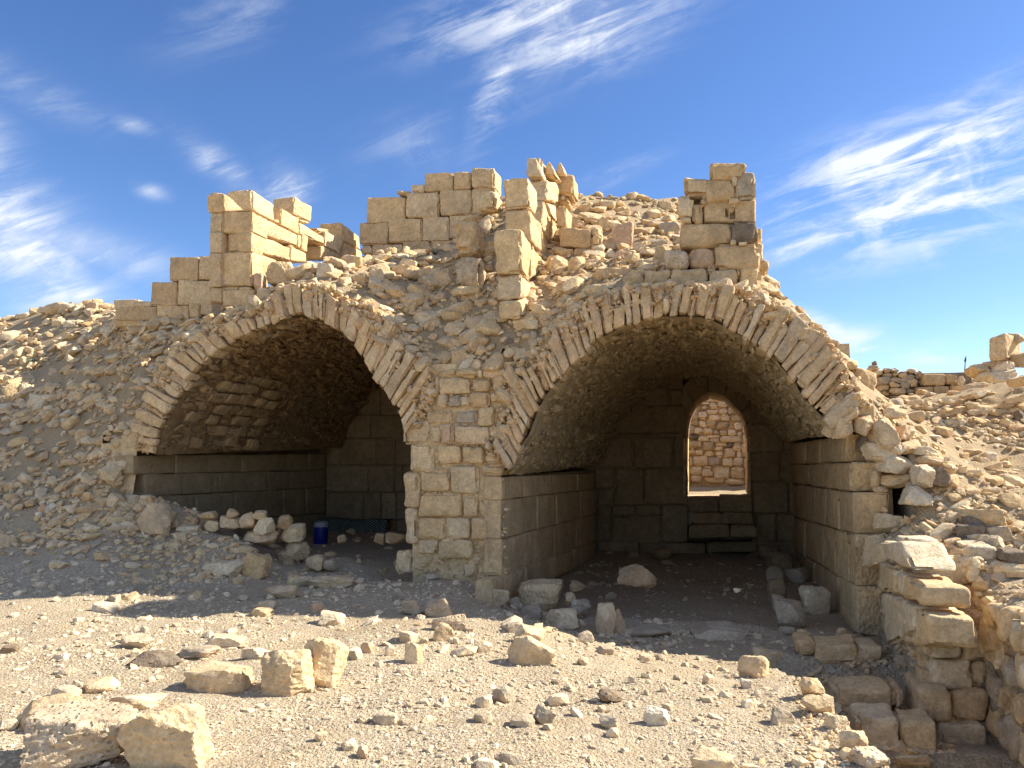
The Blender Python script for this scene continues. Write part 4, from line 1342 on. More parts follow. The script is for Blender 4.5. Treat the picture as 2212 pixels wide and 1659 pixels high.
# the three pointed stones on top
for (cx, y0, y1, w_, d) in [(485, 160, 340, 160, 1.3), (625, 205, 335, 130, 1.8), (722, 200, 330, 115, 2.1)]:
    a = ZC(cx - w_ / 2, y1); b = ZC(cx + w_ / 2, y1); t0_ = ZC(cx - 12, y0); t1_ = ZC(cx + 12, y0 + 8)
    block('pointed_stone', ct, [atd(*t0_, d), atd(*t1_, d), atd(*b, d), atd(*a, d)], (0, .35, 0), M_ASHLAR, rnd=.03, amp=.025, chip=.06, cell=.07)

# broken stubs left of it, embedded in the slope
st = thing('wall_stub', 'rounded broken block on a stump of masonry, left of the sunlit narrow wall end', 'ruined wall', loc=(-.9, 1.2, 4.4))
block('block', st, quad_d(*box(Z2, 970, 512, 1125, 742), 1.15, .8), (0, .5, 0), M_ASHLAR, rnd=.1, amp=.03, chip=.1, cell=.07)
block('block', st, quad_d(*box(Z2, 985, 755, 1160, 960), .85, 1.5), (0, .5, 0), M_PITTED, rnd=.06, amp=.04, chip=.1, cell=.07)
block('block', st, quad_d(*box(Z2, 975, 950, 1150, 1010), .7, 1.5), (0, .4, 0), M_MORTAR, rnd=.05, amp=.04, chip=.1, cell=.07)
block('block', st, quad_d(*box(Z2, 1120, 335, 1250, 455), 2.3, 1.5), (0, .4, 0), M_RUBBLE, rnd=.06, amp=.04, chip=.1, cell=.08)

# --- flank wall and steps at the lower right
fw = thing('flank_wall', 'wall of big rough corner blocks descending beside the sunken steps at the lower right', 'wall', loc=(4.4, -1, .3))
DF = -1.68
for (M, x0, y0, x1, y1, d, m) in [(ZP, 890, 612, 1720, 925, -1.42, M_PALE), (ZP, 1010, 925, 1775, 1265, -1.5, M_PINK), (ZP, 1075, 1245, 1600, 1400, -1.6, M_RUBBLE), (ZP, 785, 368, 1222, 545, -1.05, M_PALE), (ZP, 900, 545, 1180, 605, -1.1, M_RUBBLE),
                                  (ZP, 1500, 460, 1905, 720, -1.35, M_PALE), (ZP, 1410, 210, 1780, 450, -.8, M_DARK), (ZP, 1980, 510, 2300, 690, -1.6, M_DARK), (ZP, 1930, 695, 2300, 885, -1.65, M_RUBBLE),
                                  (ZS, 1205, 110, 1580, 455, DF, M_RUBBLE), (ZS, 1590, 180, 1865, 480, DF + .05, M_RUBBLE), (ZS, 1250, 470, 1675, 775, DF - .03, M_RUBBLE), (ZS, 1685, 505, 1845, 750, DF, M_RUBBLE),
                                  (ZS, 1115, 775, 1460, 1125, DF - .2, M_RUBBLE), (ZS, 1470, 800, 1835, 1110, DF - .12, M_RUBBLE), (ZS, 1325, 1135, 1835, 1520, DF - .25, M_RUBBLE), (ZS, 1400, 790, 1480, 900, DF, M_RUBBLE),
                                  (ZP, 1480, 1370, 1815, 1560, DF + .1, M_RUBBLE), (ZP, 1700, 1230, 1925, 1480, DF, M_RUBBLE), (ZP, 1270, 1020, 1400, 1040, DF, M_RUBBLE), (ZS, 1300, 1525, 1840, 1640, DF - .25, M_RUBBLE)]:
    a = box(M, x0, y0, x1, y1)
    block('block', fw, quad_d(a[0] + .3, a[1] + .3, a[2] - .3, a[3] - .3, d, 1.6), (0, .55, 0), m, rnd=.04, amp=.03, chip=.055, cell=.055)
# its side facing the steps (blocks in a receding plane)
SF = 4.27
for pts, m in [(((490, 400), (740, 400), (880, 735), (560, 600)), M_RUBBLE), (((480, 640), (690, 700), (680, 1010), (490, 985)), M_RUBBLE), (((690, 720), (780, 800), (770, 1060), (690, 1000)), M_RUBBLE), (((790, 800), (1000, 930), (1010, 1170), (770, 1060)), M_RUBBLE),
               (((500, 1000), (730, 1080), (900, 1480), (570, 1640)), M_RUBBLE), (((910, 1180), (1080, 1280), (1090, 1640), (905, 1600)), M_RUBBLE), (((740, 1440), (900, 1500), (910, 1640), (740, 1640)), M_RUBBLE), (((730, 1080), (900, 1180), (905, 1470), (740, 1400)), M_RUBBLE)]:
    q = [ats(*ZP(*p), SF) for p in pts]
    block('block', fw, q, (.35, 0, 0), m, rnd=.04, amp=.03, chip=.08, cell=.08)
slab(fw, 'mortar_core', 4.38, 4.95, -1.33, .1, -.5, .97, M_MORTAR)
slab(fw, 'mortar_core', 4.38, 4.95, -1.5, -1.34, -1.0, .70, M_MORTAR)
slab(fw, 'mortar_core', 4.36, 4.95, -1.62, -1.46, -1.0, .15, M_MORTAR)

sw = thing('sunken_steps', 'broad worn stone treads of the sunken steps in shade beyond the sunlit ground edge', 'steps', loc=(4, -1.4, -.2))
for (x0, y0, x1, y1, d) in [(20, 300, 480, 510, -.8), (475, 330, 740, 480, -.78), (235, 765, 820, 1015, -1.75), (835, 770, 955, 985, -1.72), (455, 1075, 905, 1470, -2.32), (910, 1105, 1318, 1500, -2.28), (850, 1490, 1270, 1600, -2.45), (-180, 250, 20, 420, -.8)]:
    a = box(ZS, x0, y0, x1, y1)
    block('tread_stone', sw, quad_d(a[0] + .3, a[1] + .3, a[2] - .3, a[3] - .3, d, 1.8), (0, .42, 0), M_RUBBLE, rnd=.04, amp=.03, chip=.05, cell=.055)
    
# rough wall at the far lower right, running towards the camera
rw = thing('rough_stone_wall', 'loose rubble wall at the right edge of the picture, big tilted stones low beside the steps', 'wall', loc=(4.9, -2.4, .2))
SW = 4.80
z = -1.1
row = 0
while z < .62:
    h = random.uniform(.16, .30) * (1.15 if row > 2 else 1)
    y = -1.75 - random.uniform(0, .1)
    while y > -4.4:
        L_ = random.uniform(.18, .42)
        zj = random.uniform(-.03, .03)
        q = [(SW + random.uniform(-.05, .05), y, z + h + zj), (SW + random.uniform(-.05, .05), y - L_, z + h + zj), (SW + random.uniform(-.05, .05), y - L_, z + zj), (SW + random.uniform(-.05, .05), y, z + zj)]
        block('stone', rw, q, (.32, 0, 0), random.choice([M_RUBBLE, M_RUBBLE, M_RUBBLE, M_ASHLAR, M_GREY]), rnd=.065, amp=.05, chip=.14, cell=.07)
        y -= L_ + .015
    z += h + .012; row += 1
slab(rw, 'mortar_core', 4.98, 5.2, -4.6, -1.6, -1.3, .5, M_MORTAR)

# --- walls of the far right skyline
fr = thing('far_ashlar_wall', 'short sunless wall of five squared blocks far right, beside the thin stake on the skyline', 'wall', loc=(8, 6.8, 2.8))
for (x0, y0, x1, y1) in [(1020, 670, 1272, 806), (1276, 668, 1418, 790), (930, 812, 1140, 950), (1144, 804, 1326, 930), (1330, 795, 1536, 915)]:
    a = box(ZB, x0, y0, x1, y1)
    block('block', fr, quad_d(a[0] + .15, a[1] + .15, a[2] - .15, a[3] - .15, 6.6, .3), (0, .5, 0), M_BLOCK2, rnd=.03, amp=.02, chip=.05, cell=.12)
fr2 = thing('dry_stone_wall', 'dry stone wall of small dark and tan stones below the cairn, far right', 'wall', loc=(7.2, 6.9, 2.6))
DS = [(455, 705, 606, 790), (612, 705, 828, 772), (495, 792, 615, 870), (622, 772, 750, 834), (752, 770, 850, 842), (620, 838, 812, 915), (435, 632, 528, 702), (530, 642, 632, 708), (634, 642, 720, 698), (722, 660, 812, 705), (815, 680, 900, 740), (530, 875, 602, 930),
      (860, 730, 960, 830), (900, 660, 1020, 730), (812, 740, 880, 790), (815, 845, 925, 915), (600, 918, 720, 950), (725, 625, 830, 660), (835, 620, 925, 660), (630, 615, 720, 642), (540, 610, 630, 640), (925, 640, 1010, 672), (455, 870, 528, 940), (960, 735, 1018, 800)]
for (x0, y0, x1, y1) in DS:
    a = box(ZB, x0, y0, x1, y1)
    block('stone', fr2, quad_d(*a, 6.75 + random.uniform(-.05, .05), .8), (0, .35, 0), random.choice([M_RUBBLE, M_RUBBLE, M_ASHLAR, M_GREY]), rnd=.07, amp=.04, chip=.08, cell=.12)
slab(fr2, 'mortar_core', atd(*ZB(440, 0), 6.95)[0], atd(*ZB(1540, 0), 6.95)[0], 6.95, 7.3, 1.8, atd(*ZB(0, 690), 6.95)[2], M_DARK)

# --- far wall across the courtyard, seen through the doorway
yw = thing('courtyard_wall', 'bright coursed rubble wall across the yard, framed by the arched doorway', 'wall', loc=(3.4, 13, 1.3))
DD = 12.6
M_YARD = stone_material('brightened_limestone', [(0.80, 0.62, 0.39), (0.75, 0.57, 0.36), (0.82, 0.67, 0.45)], bump=0.6, grain=24, patch=2, dust=.15)  # yard wall colour raised to stand in for stronger light
yz = [(235, 1060), ]
ZD = lambda x, y: (1426.5 + x * .26452, 768 + y * .26452)
YB = [(360, 322, 495, 378), (258, 398, 326, 452), (330, 402, 392, 450), (405, 385, 462, 432), (472, 370, 552, 428), (555, 385, 620, 420), (500, 322, 560, 362), (310, 380, 400, 398), (252, 452, 304, 474), (242, 476, 306, 522), (308, 458, 382, 520), (378, 440, 474, 478), (394, 482, 488, 532),
      (480, 428, 552, 482), (556, 418, 640, 476), (490, 476, 568, 540), (572, 478, 662, 538), (246, 526, 314, 564), (316, 532, 378, 586), (380, 526, 454, 592), (460, 542, 554, 600), (556, 558, 600, 600), (604, 544, 664, 606), (228, 568, 284, 640), (280, 592, 346, 640),
      (350, 594, 430, 646), (432, 600, 482, 646), (486, 606, 548, 652), (550, 602, 616, 654), (620, 626, 662, 662), (242, 644, 312, 688), (310, 660, 400, 702), (384, 650, 486, 672), (404, 674, 480, 706), (486, 656, 664, 710), (232, 696, 340, 760), (350, 708, 442, 778),
      (446, 712, 544, 742), (546, 710, 594, 748), (596, 714, 668, 772), (236, 758, 282, 804), (284, 772, 348, 818), (354, 780, 440, 828), (444, 744, 516, 776), (450, 778, 516, 832), (520, 752, 612, 834), (626, 776, 672, 836), (236, 820, 260, 900), (262, 818, 390, 902),
      (392, 834, 498, 904), (504, 838, 594, 908), (596, 838, 678, 912), (244, 908, 334, 974), (340, 926, 428, 990), (358, 906, 416, 924), (434, 908, 570, 1006), (576, 916, 684, 1008), (246, 978, 346, 1040), (360, 992, 524, 1044), (532, 1010, 682, 1056),
      (160, 400, 250, 470), (150, 475, 236, 560), (150, 565, 224, 640), (150, 645, 236, 700), (150, 705, 228, 800), (150, 805, 232, 900), (150, 905, 240, 1000), (670, 480, 760, 560), (670, 565, 760, 640), (670, 645, 760, 720), (672, 725, 760, 830), (682, 835, 770, 920), (690, 925, 780, 1010),
      (200, 300, 355, 378), (200, 240, 330, 298), (335, 240, 480, 316), (485, 240, 620, 318), (564, 322, 660, 380), (626, 384, 740, 470), (150, 1005, 240, 1060), (690, 1015, 780, 1070)]
for (x0, y0, x1, y1) in YB:
    a = box(ZD, x0, y0, x1, y1)
    m = M_DARK if (x0, y0) in ((546, 710), (242, 644)) else M_PITTED if (x0, y0) == (392, 834) else M_YARD if random.random() < .75 else M_RUBBLE
    block('stone', yw, quad_d(a[0], a[1], a[2], a[3], DD + random.uniform(-.03, .03), .5), (0, .3, 0), m, rnd=.06, amp=.03, chip=.07, cell=.14)
slab(yw, 'mortar_core', 1.6, 6.2, DD + .12, DD + .5, .9, 5.2, M_MORTAR)

# ------------------------------------------------------------------ single stones lying about
E_ = np.array(EYE)
_rs = [0]


def stone_at(px0, py0, px1, py1, label, mat=M_PALE, name='boulder', cat='boulder', sub=4, blocky=.6, deep=.75, sink=.12, group=None, yaw=None, seed=None, f=None, hide=0.0, tilt=0.0, up=None, ext=None):
    """stone whose outline fills the pixel box; it rests where the ray through its foot meets the ground"""
    _rs[0] += 1
    cx = (px0 + px1) / 2
    if up is None:
        P, t = hit(cx, py1, f)
    else:
        P = np.array(atd(cx, py1, up)); t = (P[1] - E_[1]) / cam_ray(cx, py1)[1]
    W = (px1 - px0) / FPX * t; H = (py1 - py0) / FPX * t * 1.02
    dpt = W * deep if ext is None else ext
    k = random.randrange(40) if seed is None else seed
    me = rock_template(sub, k, mat, blocky)
    o = bpy.data.objects.new(name, me)
    COL.objects.link(o)
    a = math.radians(random.uniform(-20, 20)) if yaw is None else math.radians(yaw)
    ca, sa = abs(math.cos(a)), abs(math.sin(a))
    o.rotation_euler = (random.uniform(-.12, .12), math.radians(tilt), YAW + a)
    hz = H / 2 * (1 + sink)
    dirv = np.array([-math.sin(YAW), math.cos(YAW)])
    o.location = (P[0] + dirv[0] * dpt * .42, P[1] + dirv[1] * dpt * .42, P[2] + H / 2 - H * sink * .9)
    o.scale = (W / 2 / (ca + sa * .15), dpt / 2, hz)
    tag(o, label, cat, group)
    return o


def many(M, lst, **kw):
    for it in lst:
        x0, y0, x1, y1, label = it[:5]
        extra = dict(kw); extra.update(it[5] if len(it) > 5 else {})
        a = box(M, x0, y0, x1, y1)
        stone_at(a[0], a[1], a[2], a[3], label, **extra)


O = dict(mat=M_OCHRE)
# foreground left
many(GA, [(-80, 1195, 945, 1680, 'big pitted pinkish boulder filling the bottom left corner', dict(mat=M_PITTED, sub=5, seed=3, blocky=.45, deep=.7, sink=.1, yaw=0, tilt=-8)),
          (880, 1168, 1625, 1630, 'large ochre boulder with flat sunlit face beside the pitted boulder at bottom left', dict(mat=M_OCHRE, sub=5, seed=5, blocky=.85, deep=.6, sink=.16, yaw=-4)),
          (20, 1085, 545, 1330, 'ochre boulder behind the pitted boulder, at the left picture edge', dict(mat=M_OCHRE, seed=7, blocky=.8)),
          (-60, 1228, 128, 1320, 'small flat stone cut by the left picture edge, in front of an ochre boulder', dict(seed=8, sub=3)),
          (1408, 798, 1955, 1018, 'ochre boulder broken to a notch, just left of the twin boulders', dict(mat=M_OCHRE, seed=9, blocky=.8)),
          (800, 1050, 1232, 1170, 'pale flat slab half sunk in gravel behind the little shrub', dict(seed=10, blocky=.9)),
          (585, 915, 880, 1030, 'low tan stone leaning on a white stone near the left edge', dict(mat=M_RUBBLE, seed=11, sub=3)),
          (385, 970, 605, 1065, 'white angular stone near the left edge, beside a low tan stone', dict(seed=12, sub=3)),
          (880, 568, 1180, 665, 'pale grooved rock alone on the gravel, left of centre', dict(seed=13)),
          (960, 690, 1400, 812, 'dark crusted rock lying flat on the sunlit gravel', dict(mat=M_DARK, seed=14, deep=.5)),
          (1370, 655, 1700, 750, 'brown and pale slab next to the dark crusted rock', dict(mat=M_GREY, seed=15)),
          (1560, 565, 1910, 670, 'pale ridge-shaped slab above the dark crusted rock', dict(seed=16)),
          (1850, 645, 2110, 750, 'rounded pale stone behind the twin boulders', dict(seed=17)),
          (690, 305, 908, 380, 'whitish flat stone lying near the tip of the long shadow', dict(seed=18, sub=3)),
          (835, 235, 945, 300, 'small grey stone in sun between the two shadow tongues', dict(mat=M_GREY, seed=19, sub=3)),
          (400, 700, 520, 768, 'small white stone standing clear on the gravel at far left', dict(seed=20, sub=3)),
          (-40, 625, 120, 710, 'dark brown stone at the left picture edge', dict(mat=M_DARK, seed=21, sub=3)),
          (1020, 665, 1110, 735, 'small cream stone touching the dark crusted rock', dict(seed=22, sub=3)),
          (1280, 310, 1332, 358, 'little upright stone catching light at the shadow edge', dict(mat=M_GREY, seed=23, sub=3)),
          (685, 1128, 785, 1168, 'small flat white stone left of the little shrub', dict(seed=24, sub=2)),
          (1870, 1140, 2000, 1180, 'thin pale slab on the gravel right of the ochre boulder', dict(seed=25, sub=2)),
          (1090, 490, 1170, 536, 'small white stone just below the long shadow', dict(seed=26, sub=2)),
          (545, 420, 660, 465, 'pale thin stone at far left below the shadow', dict(seed=27, sub=2)),
          (230, 135, 360, 182, 'white double stone near the left shadow tongue', dict(seed=28, sub=2)),
          (400, 830, 550, 880, 'flat grey stone half buried at far left', dict(seed=29, sub=2, mat=M_GREY))], sink=.24)
many(GB, [(-10, 655, 462, 1045, 'left one of the big twin ochre boulders', dict(mat=M_OCHRE, sub=5, seed=30, blocky=.3, deep=.8, sink=.26, yaw=18, tilt=-6)),
          (300, 535, 742, 975, 'right and taller one of the big twin ochre boulders', dict(mat=M_OCHRE, sub=5, seed=31, blocky=.4, deep=.6, sink=.24, yaw=10, tilt=10)),
          (720, 665, 850, 760, 'stone resting against the right side of the twin boulders', dict(seed=32, sub=3)),
          (455, 375, 705, 490, 'broad pale rock just past the shadow edge, above the twin boulders', dict(seed=33)),
          (830, 605, 960, 705, 'fist-like pinkish stone right of the twin boulders', dict(seed=34, sub=3, mat=M_PINK)),
          (1020, 635, 1115, 725, 'narrow white shard right of the twin boulders', dict(seed=35, sub=3)),
          (1115, 520, 1305, 620, 'square cream stone among the centre stones', dict(seed=36, sub=3)),
          (1180, 615, 1335, 785, 'upright cracked brown stone casting a shadow, in the centre', dict(mat=M_RUBBLE, seed=37, blocky=.8)),
          (1395, 390, 1700, 530, 'grey pitted rock behind a cream stone, at the centre shadow edge', dict(mat=M_PITTED, seed=38)),
          (1400, 465, 1590, 610, 'cream stone leaning in front of the grey pitted rock', dict(seed=39, mat=M_OCHRE)),
          (1310, 580, 1385, 630, 'small smooth yellow stone beside the centre rocks', dict(seed=1, sub=3, mat=M_OCHRE)),
          (1570, 575, 1632, 632, 'small round white stone below the grey pitted rock', dict(seed=2, sub=3)),
          (1740, 600, 1890, 700, 'angular cream stone between the pitted rock and the long pale rock', dict(seed=3, sub=3)),
          (1870, 965, 2050, 1100, 'rounded brownish stone alone on the gravel, lit on its right', dict(mat=M_GREY, seed=6, blocky=.35)),
          (1735, 1035, 1895, 1135, 'pale flaky stone lower left of the rounded brownish stone', dict(seed=4, sub=3)),
          (1730, 1160, 1890, 1258, 'white pyramid-like stone with a shadow on its left', dict(seed=5, sub=3)),
          (925, 1165, 1140, 1275, 'smooth white stone shaped like a loaf, bottom centre', dict(seed=9, blocky=.4)),
          (1140, 1225, 1240, 1275, 'small brown stone beside the loaf-shaped white stone', dict(seed=8, sub=3, mat=M_GREY)),
          (470, 1325, 575, 1405, 'small white stone with a shadow on its left, bottom centre left', dict(seed=7, sub=3)),
          (805, 1425, 915, 1535, 'upright pinkish stone near the bottom edge', dict(seed=10, sub=3, mat=M_PINK)),
          (670, 1390, 810, 1485, 'pale flat slab behind the upright pinkish stone', dict(seed=11, sub=3)),
          (1755, 1545, 1950, 1640, 'white stone cut by the bottom edge of the picture', dict(seed=12, sub=3)),
          (1910, 1510, 2160, 1600, 'low grey slab at the bottom edge, right of a white stone', dict(seed=13, sub=3, mat=M_GREY)),
          (1215, 1060, 1255, 1095, 'small pale pebble-like stone in the bottom centre', dict(seed=14, sub=2)),
          (1310, 1062, 1385, 1110, 'small white stone above the loaf-shaped stone', dict(seed=15, sub=2)),
          (535, 1200, 625, 1235, 'thin white flake lower left of centre', dict(seed=16, sub=2)),
          (1230, 1280, 1300, 1318, 'small white stone below the brown one, bottom centre', dict(seed=17, sub=2))], sink=.24)
many(GC, [(10, 555, 370, 805, 'long pale rock sloping down into gravel beside the shadow', dict(mat=M_OCHRE, seed=20, blocky=.7, tilt=22)),
          (40, 480, 305, 640, 'pale rock with a pointed top above the long sloping rock', dict(mat=M_OCHRE, seed=21, tilt=20)),
          (-20, 450, 118, 540, 'thin tilted slab sticking up at the shadow edge', dict(seed=22, sub=3, tilt=-25, mat=M_GREY)),
          (545, 728, 648, 798, 'small white stone right of the long sloping rock', dict(seed=23, sub=3)),
          (1035, 708, 1155, 770, 'white flat stone at the shadow edge in front of the right vault', dict(seed=24, sub=3)),
          (1165, 705, 1255, 755, 'round grey stone in shade beside a white flat stone', dict(seed=25, sub=3, mat=M_GREY)),
          (700, 995, 915, 1102, 'dark brown jagged stone on the bright gravel', dict(mat=M_DARK, seed=26)),
          (725, 1192, 912, 1312, 'grey square stone at the lower centre right', dict(mat=M_GREY, seed=27, blocky=.9)),
          (780, 1295, 900, 1382, 'white pointed stone leaning on the grey square stone', dict(seed=28, sub=3)),
          (1082, 1112, 1285, 1275, 'large white tilted stone right of the grey square stone', dict(seed=29, blocky=.6, tilt=18)),
          (705, 1118, 780, 1172, 'small white round stone above the grey square stone', dict(seed=30, sub=3)),
          (315, 1035, 490, 1118, 'low grey white stone left of the dark jagged stone', dict(seed=31, sub=3)),
          (198, 1130, 385, 1270, 'sharp brown fin-shaped stone standing up', dict(mat=M_GREY, seed=32, tilt=20)),
          (10, 1210, 225, 1290, 'flat grey stone left of the fin-shaped stone', dict(seed=33, sub=3, mat=M_GREY)),
          (275, 1258, 362, 1318, 'small white stone at the foot of the fin-shaped stone', dict(seed=34, sub=3)),
          (1845, 725, 2135, 900, 'large cream pitted rock at the edge of the sunken steps', dict(mat=M_OCHRE, seed=35)),
          (1955, 662, 2200, 815, 'block half in shadow behind the cream pitted rock', dict(mat=M_RUBBLE, seed=36, blocky=.95)),
          (1845, 905, 1945, 985, 'small squarish stone below the cream pitted rock', dict(seed=37, sub=3)),
          (1540, 860, 1645, 948, 'cream stone left of the small squarish stone', dict(seed=38, sub=3)),
          (2070, 1148, 2300, 1275, 'rounded grey boulder near the right ground edge', dict(mat=M_GREY, seed=39, blocky=.4)),
          (1860, 1075, 1965, 1142, 'small cream stone above the rounded grey boulder', dict(seed=1, sub=3)),
          (950, 888, 1020, 948, 'small white stone in the middle of the bright gravel', dict(seed=2, sub=2)),
          (1200, 960, 1272, 1015, 'small angular stone in the right middle of the gravel', dict(seed=3, sub=2)),
          (1072, 985, 1120, 1035, 'tiny square stone in the right middle of the gravel', dict(seed=4, sub=2)),
          (445, 945, 522, 1002, 'small pointed white stone left of the dark jagged stone', dict(seed=5, sub=2)),
          (340, 905, 415, 955, 'small dark stone upper left of the dark jagged stone', dict(seed=6, sub=2, mat=M_DARK)),
          (1480, 1205, 1545, 1248, 'small white stone alone at the lower right of the gravel', dict(seed=7, sub=2)),
          (1270, 1405, 1350, 1440, 'thin pale stone near the bottom right', dict(seed=8, sub=2)),
          (1480, 1495, 1850, 1680, 'ochre boulder rising from the bottom edge, right of centre', dict(mat=M_OCHRE, sub=4, seed=9)),
          (1595, 1040, 1670, 1075, 'flat white stone in the right half of the gravel', dict(seed=10, sub=2)),
          # in the shade before the right vault
          (300, 350, 570, 505, 'squared brown block lying in shade before the right vault', dict(mat=M_RUBBLE, seed=11, blocky=1.0, yaw=8)),
          (465, 275, 660, 375, 'pale grey flat-topped block in shade, behind the squared brown block', dict(mat=M_GREY, seed=12, blocky=.95)),
          (690, 300, 860, 560, 'upright square pillar-like block in shade at the entrance of the right vault', dict(mat=M_RUBBLE, seed=13, blocky=1.0, deep=.8, yaw=5)),
          (820, 345, 938, 545, 'rounded slab leaning on the upright pillar-like block', dict(mat=M_RUBBLE, seed=14, blocky=.6)),
          (70, 112, 465, 330, 'big tooled block lying at the foot of the pier', dict(mat=M_ASHLAR, seed=15, blocky=1.0, yaw=-12, deep=.6)),
          (450, 200, 555, 300, 'round stone tucked beside the big tooled block', dict(mat=M_RUBBLE, seed=16, sub=3)),
          (470, 130, 630, 210, 'low dark block inside the right vault near its left wall', dict(mat=M_DIM, seed=17, sub=3)),
          (870, 0, 1190, 165, 'broad low boulder on the floor of the right vault', dict(mat=M_DIM, seed=18, blocky=.5)),
          (100, 320, 290, 420, 'pale slab in shade between the block and the tooled block', dict(seed=19, mat=M_GREY, sub=3)),
          (550, 530, 690, 625, 'low stone in shade left of the vault entrance', dict(seed=20, mat=M_GREY, sub=3)),
          (700, 640, 860, 715, 'flat grey stone just inside the shadow before the right vault', dict(seed=21, mat=M_GREY, sub=3)),
          (270, 380, 312, 440, 'small upright stone in shade beside the squared brown block', dict(seed=22, sub=2)),
          (1010, 590, 1115, 632, 'flat stone at the sill of the right vault', dict(seed=23, sub=2, mat=M_GREY)),
          (1790, 180, 1855, 215, 'little pale flake on the floor of the right vault', dict(seed=24, sub=2)),
          (0, 245, 112, 350, 'angular stone in shade at the pier corner', dict(seed=25, sub=3, mat=M_GREY))], sink=.2)
# stones around the ground edge by the sunken steps
many(ZS, [(-120, 660, 155, 860, 'sunlit slab at the brink of the sunken steps', dict(mat=M_OCHRE, seed=26)),
          (-70, 850, 305, 1050, 'layered cream slab on the brink below the sunlit slab', dict(mat=M_OCHRE, seed=27)),
          (150, 1060, 390, 1200, 'white stone on the brink, third down from the top', dict(seed=28)),
          (330, 1190, 610, 1460, 'long sunlit stone edging the sunken steps at the lower right', dict(seed=29, mat=M_OCHRE)),
          (470, 1435, 860, 1620, 'pitted pale stone at the bottom edge beside the sunken steps', dict(seed=30, mat=M_PITTED)),
          (300, 1410, 475, 1520, 'tan shard with a curved tip near the bottom right edge', dict(seed=31, mat=M_RUBBLE, sub=3)),
          (120, 690, 305, 770, 'small flat stone in shade on the sunken steps', dict(seed=32, mat=M_RUBBLE, sub=3)),
          (270, 135, 405, 245, 'rounded stone in the corner by the vault wall end', dict(seed=33, mat=M_RUBBLE, sub=3)),
          (325, 190, 490, 300, 'angular tan stone at the foot of the vault wall end', dict(seed=34, mat=M_RUBBLE, sub=3)),
          (1020, 320, 1140, 440, 'small squared stone at the foot of the flank wall', dict(seed=35, mat=M_RUBBLE, sub=3)),
          (1090, 525, 1170, 690, 'narrow upright stone against the flank wall', dict(seed=36, mat=M_RUBBLE, sub=3)),
          (905, 425, 1090, 530, 'low block half buried beside the flank wall', dict(seed=37, mat=M_GREY, sub=3))])
# inside and beside the right vault
many(Z8, [(0, 420, 130, 600, 'grey lump on the low kerb in the right vault', dict(mat=M_DIM, seed=1, sub=3)),
          (60, 560, 262, 755, 'large squared kerb block, nearest of the row in the right vault', dict(mat=M_GREY, seed=2, blocky=.95)),
          (30, 530, 130, 640, 'kerb block second in the row in the right vault', dict(mat=M_GREY, seed=3, blocky=.9, sub=3)),
          (220, 480, 420, 662, 'round boulder lying by the right wall inside the right vault', dict(mat=M_RUBBLE, seed=4, blocky=.4)),
          (98, 345, 270, 450, 'flat-topped block in shade beside the right vault wall', dict(mat=M_GREY, seed=5, blocky=.9, sub=3)),
          (10, 245, 170, 372, 'dim rounded block deeper inside the right vault', dict(mat=M_DIM, seed=6, sub=3)),
          (-60, 205, 60, 290, 'dark stone lying at the far right of the vault floor', dict(mat=M_DIM, seed=7, sub=3)),
          (75, 735, 180, 800, 'small round stone before the kerb block', dict(mat=M_GREY, seed=8, sub=3)),
          (175, 755, 285, 845, 'small angular stone near the sill right of the kerb', dict(mat=M_RUBBLE, seed=9, sub=3)),
          (-45, 207, 52, 272, 'farthest stone of the low kerb in the right vault', dict(mat=M_DIM, seed=31, sub=3, blocky=.9)),
          (-24, 272, 82, 357, 'second farthest stone of the low kerb in the right vault', dict(mat=M_DIM, seed=32, sub=3, blocky=.9)),
          (-9, 348, 112, 460, 'middle stone of the low kerb in the right vault', dict(mat=M_GREY, seed=33, sub=3, blocky=.9)),
          (-1000, 752, -550, 806, 'long flat sill stone before the right vault, left one', dict(mat=M_GREY, seed=34, sub=3, blocky=1.0)),
          (-545, 752, -110, 818, 'long flat sill stone before the right vault, right one', dict(mat=M_GREY, seed=35, sub=3, blocky=1.0)),
          (440, 745, 530, 820, 'tan stone touching the base of the broken wall end', dict(mat=M_RUBBLE, seed=10, sub=3))], f=gsurf)
many(Z7, [(556, 1140, 690, 1215, 'loose block lying before the back wall of the right vault', dict(mat=M_DIM, seed=11, sub=3, blocky=.9)),
          (412, 1155, 492, 1198, 'flat dark stone in the back left corner of the right vault', dict(mat=M_DIM, seed=12, sub=3)),
          (600, 1212, 705, 1242, 'thin slab on the floor before the loose block', dict(mat=M_DIM, seed=13, sub=3))], f=gsurf)
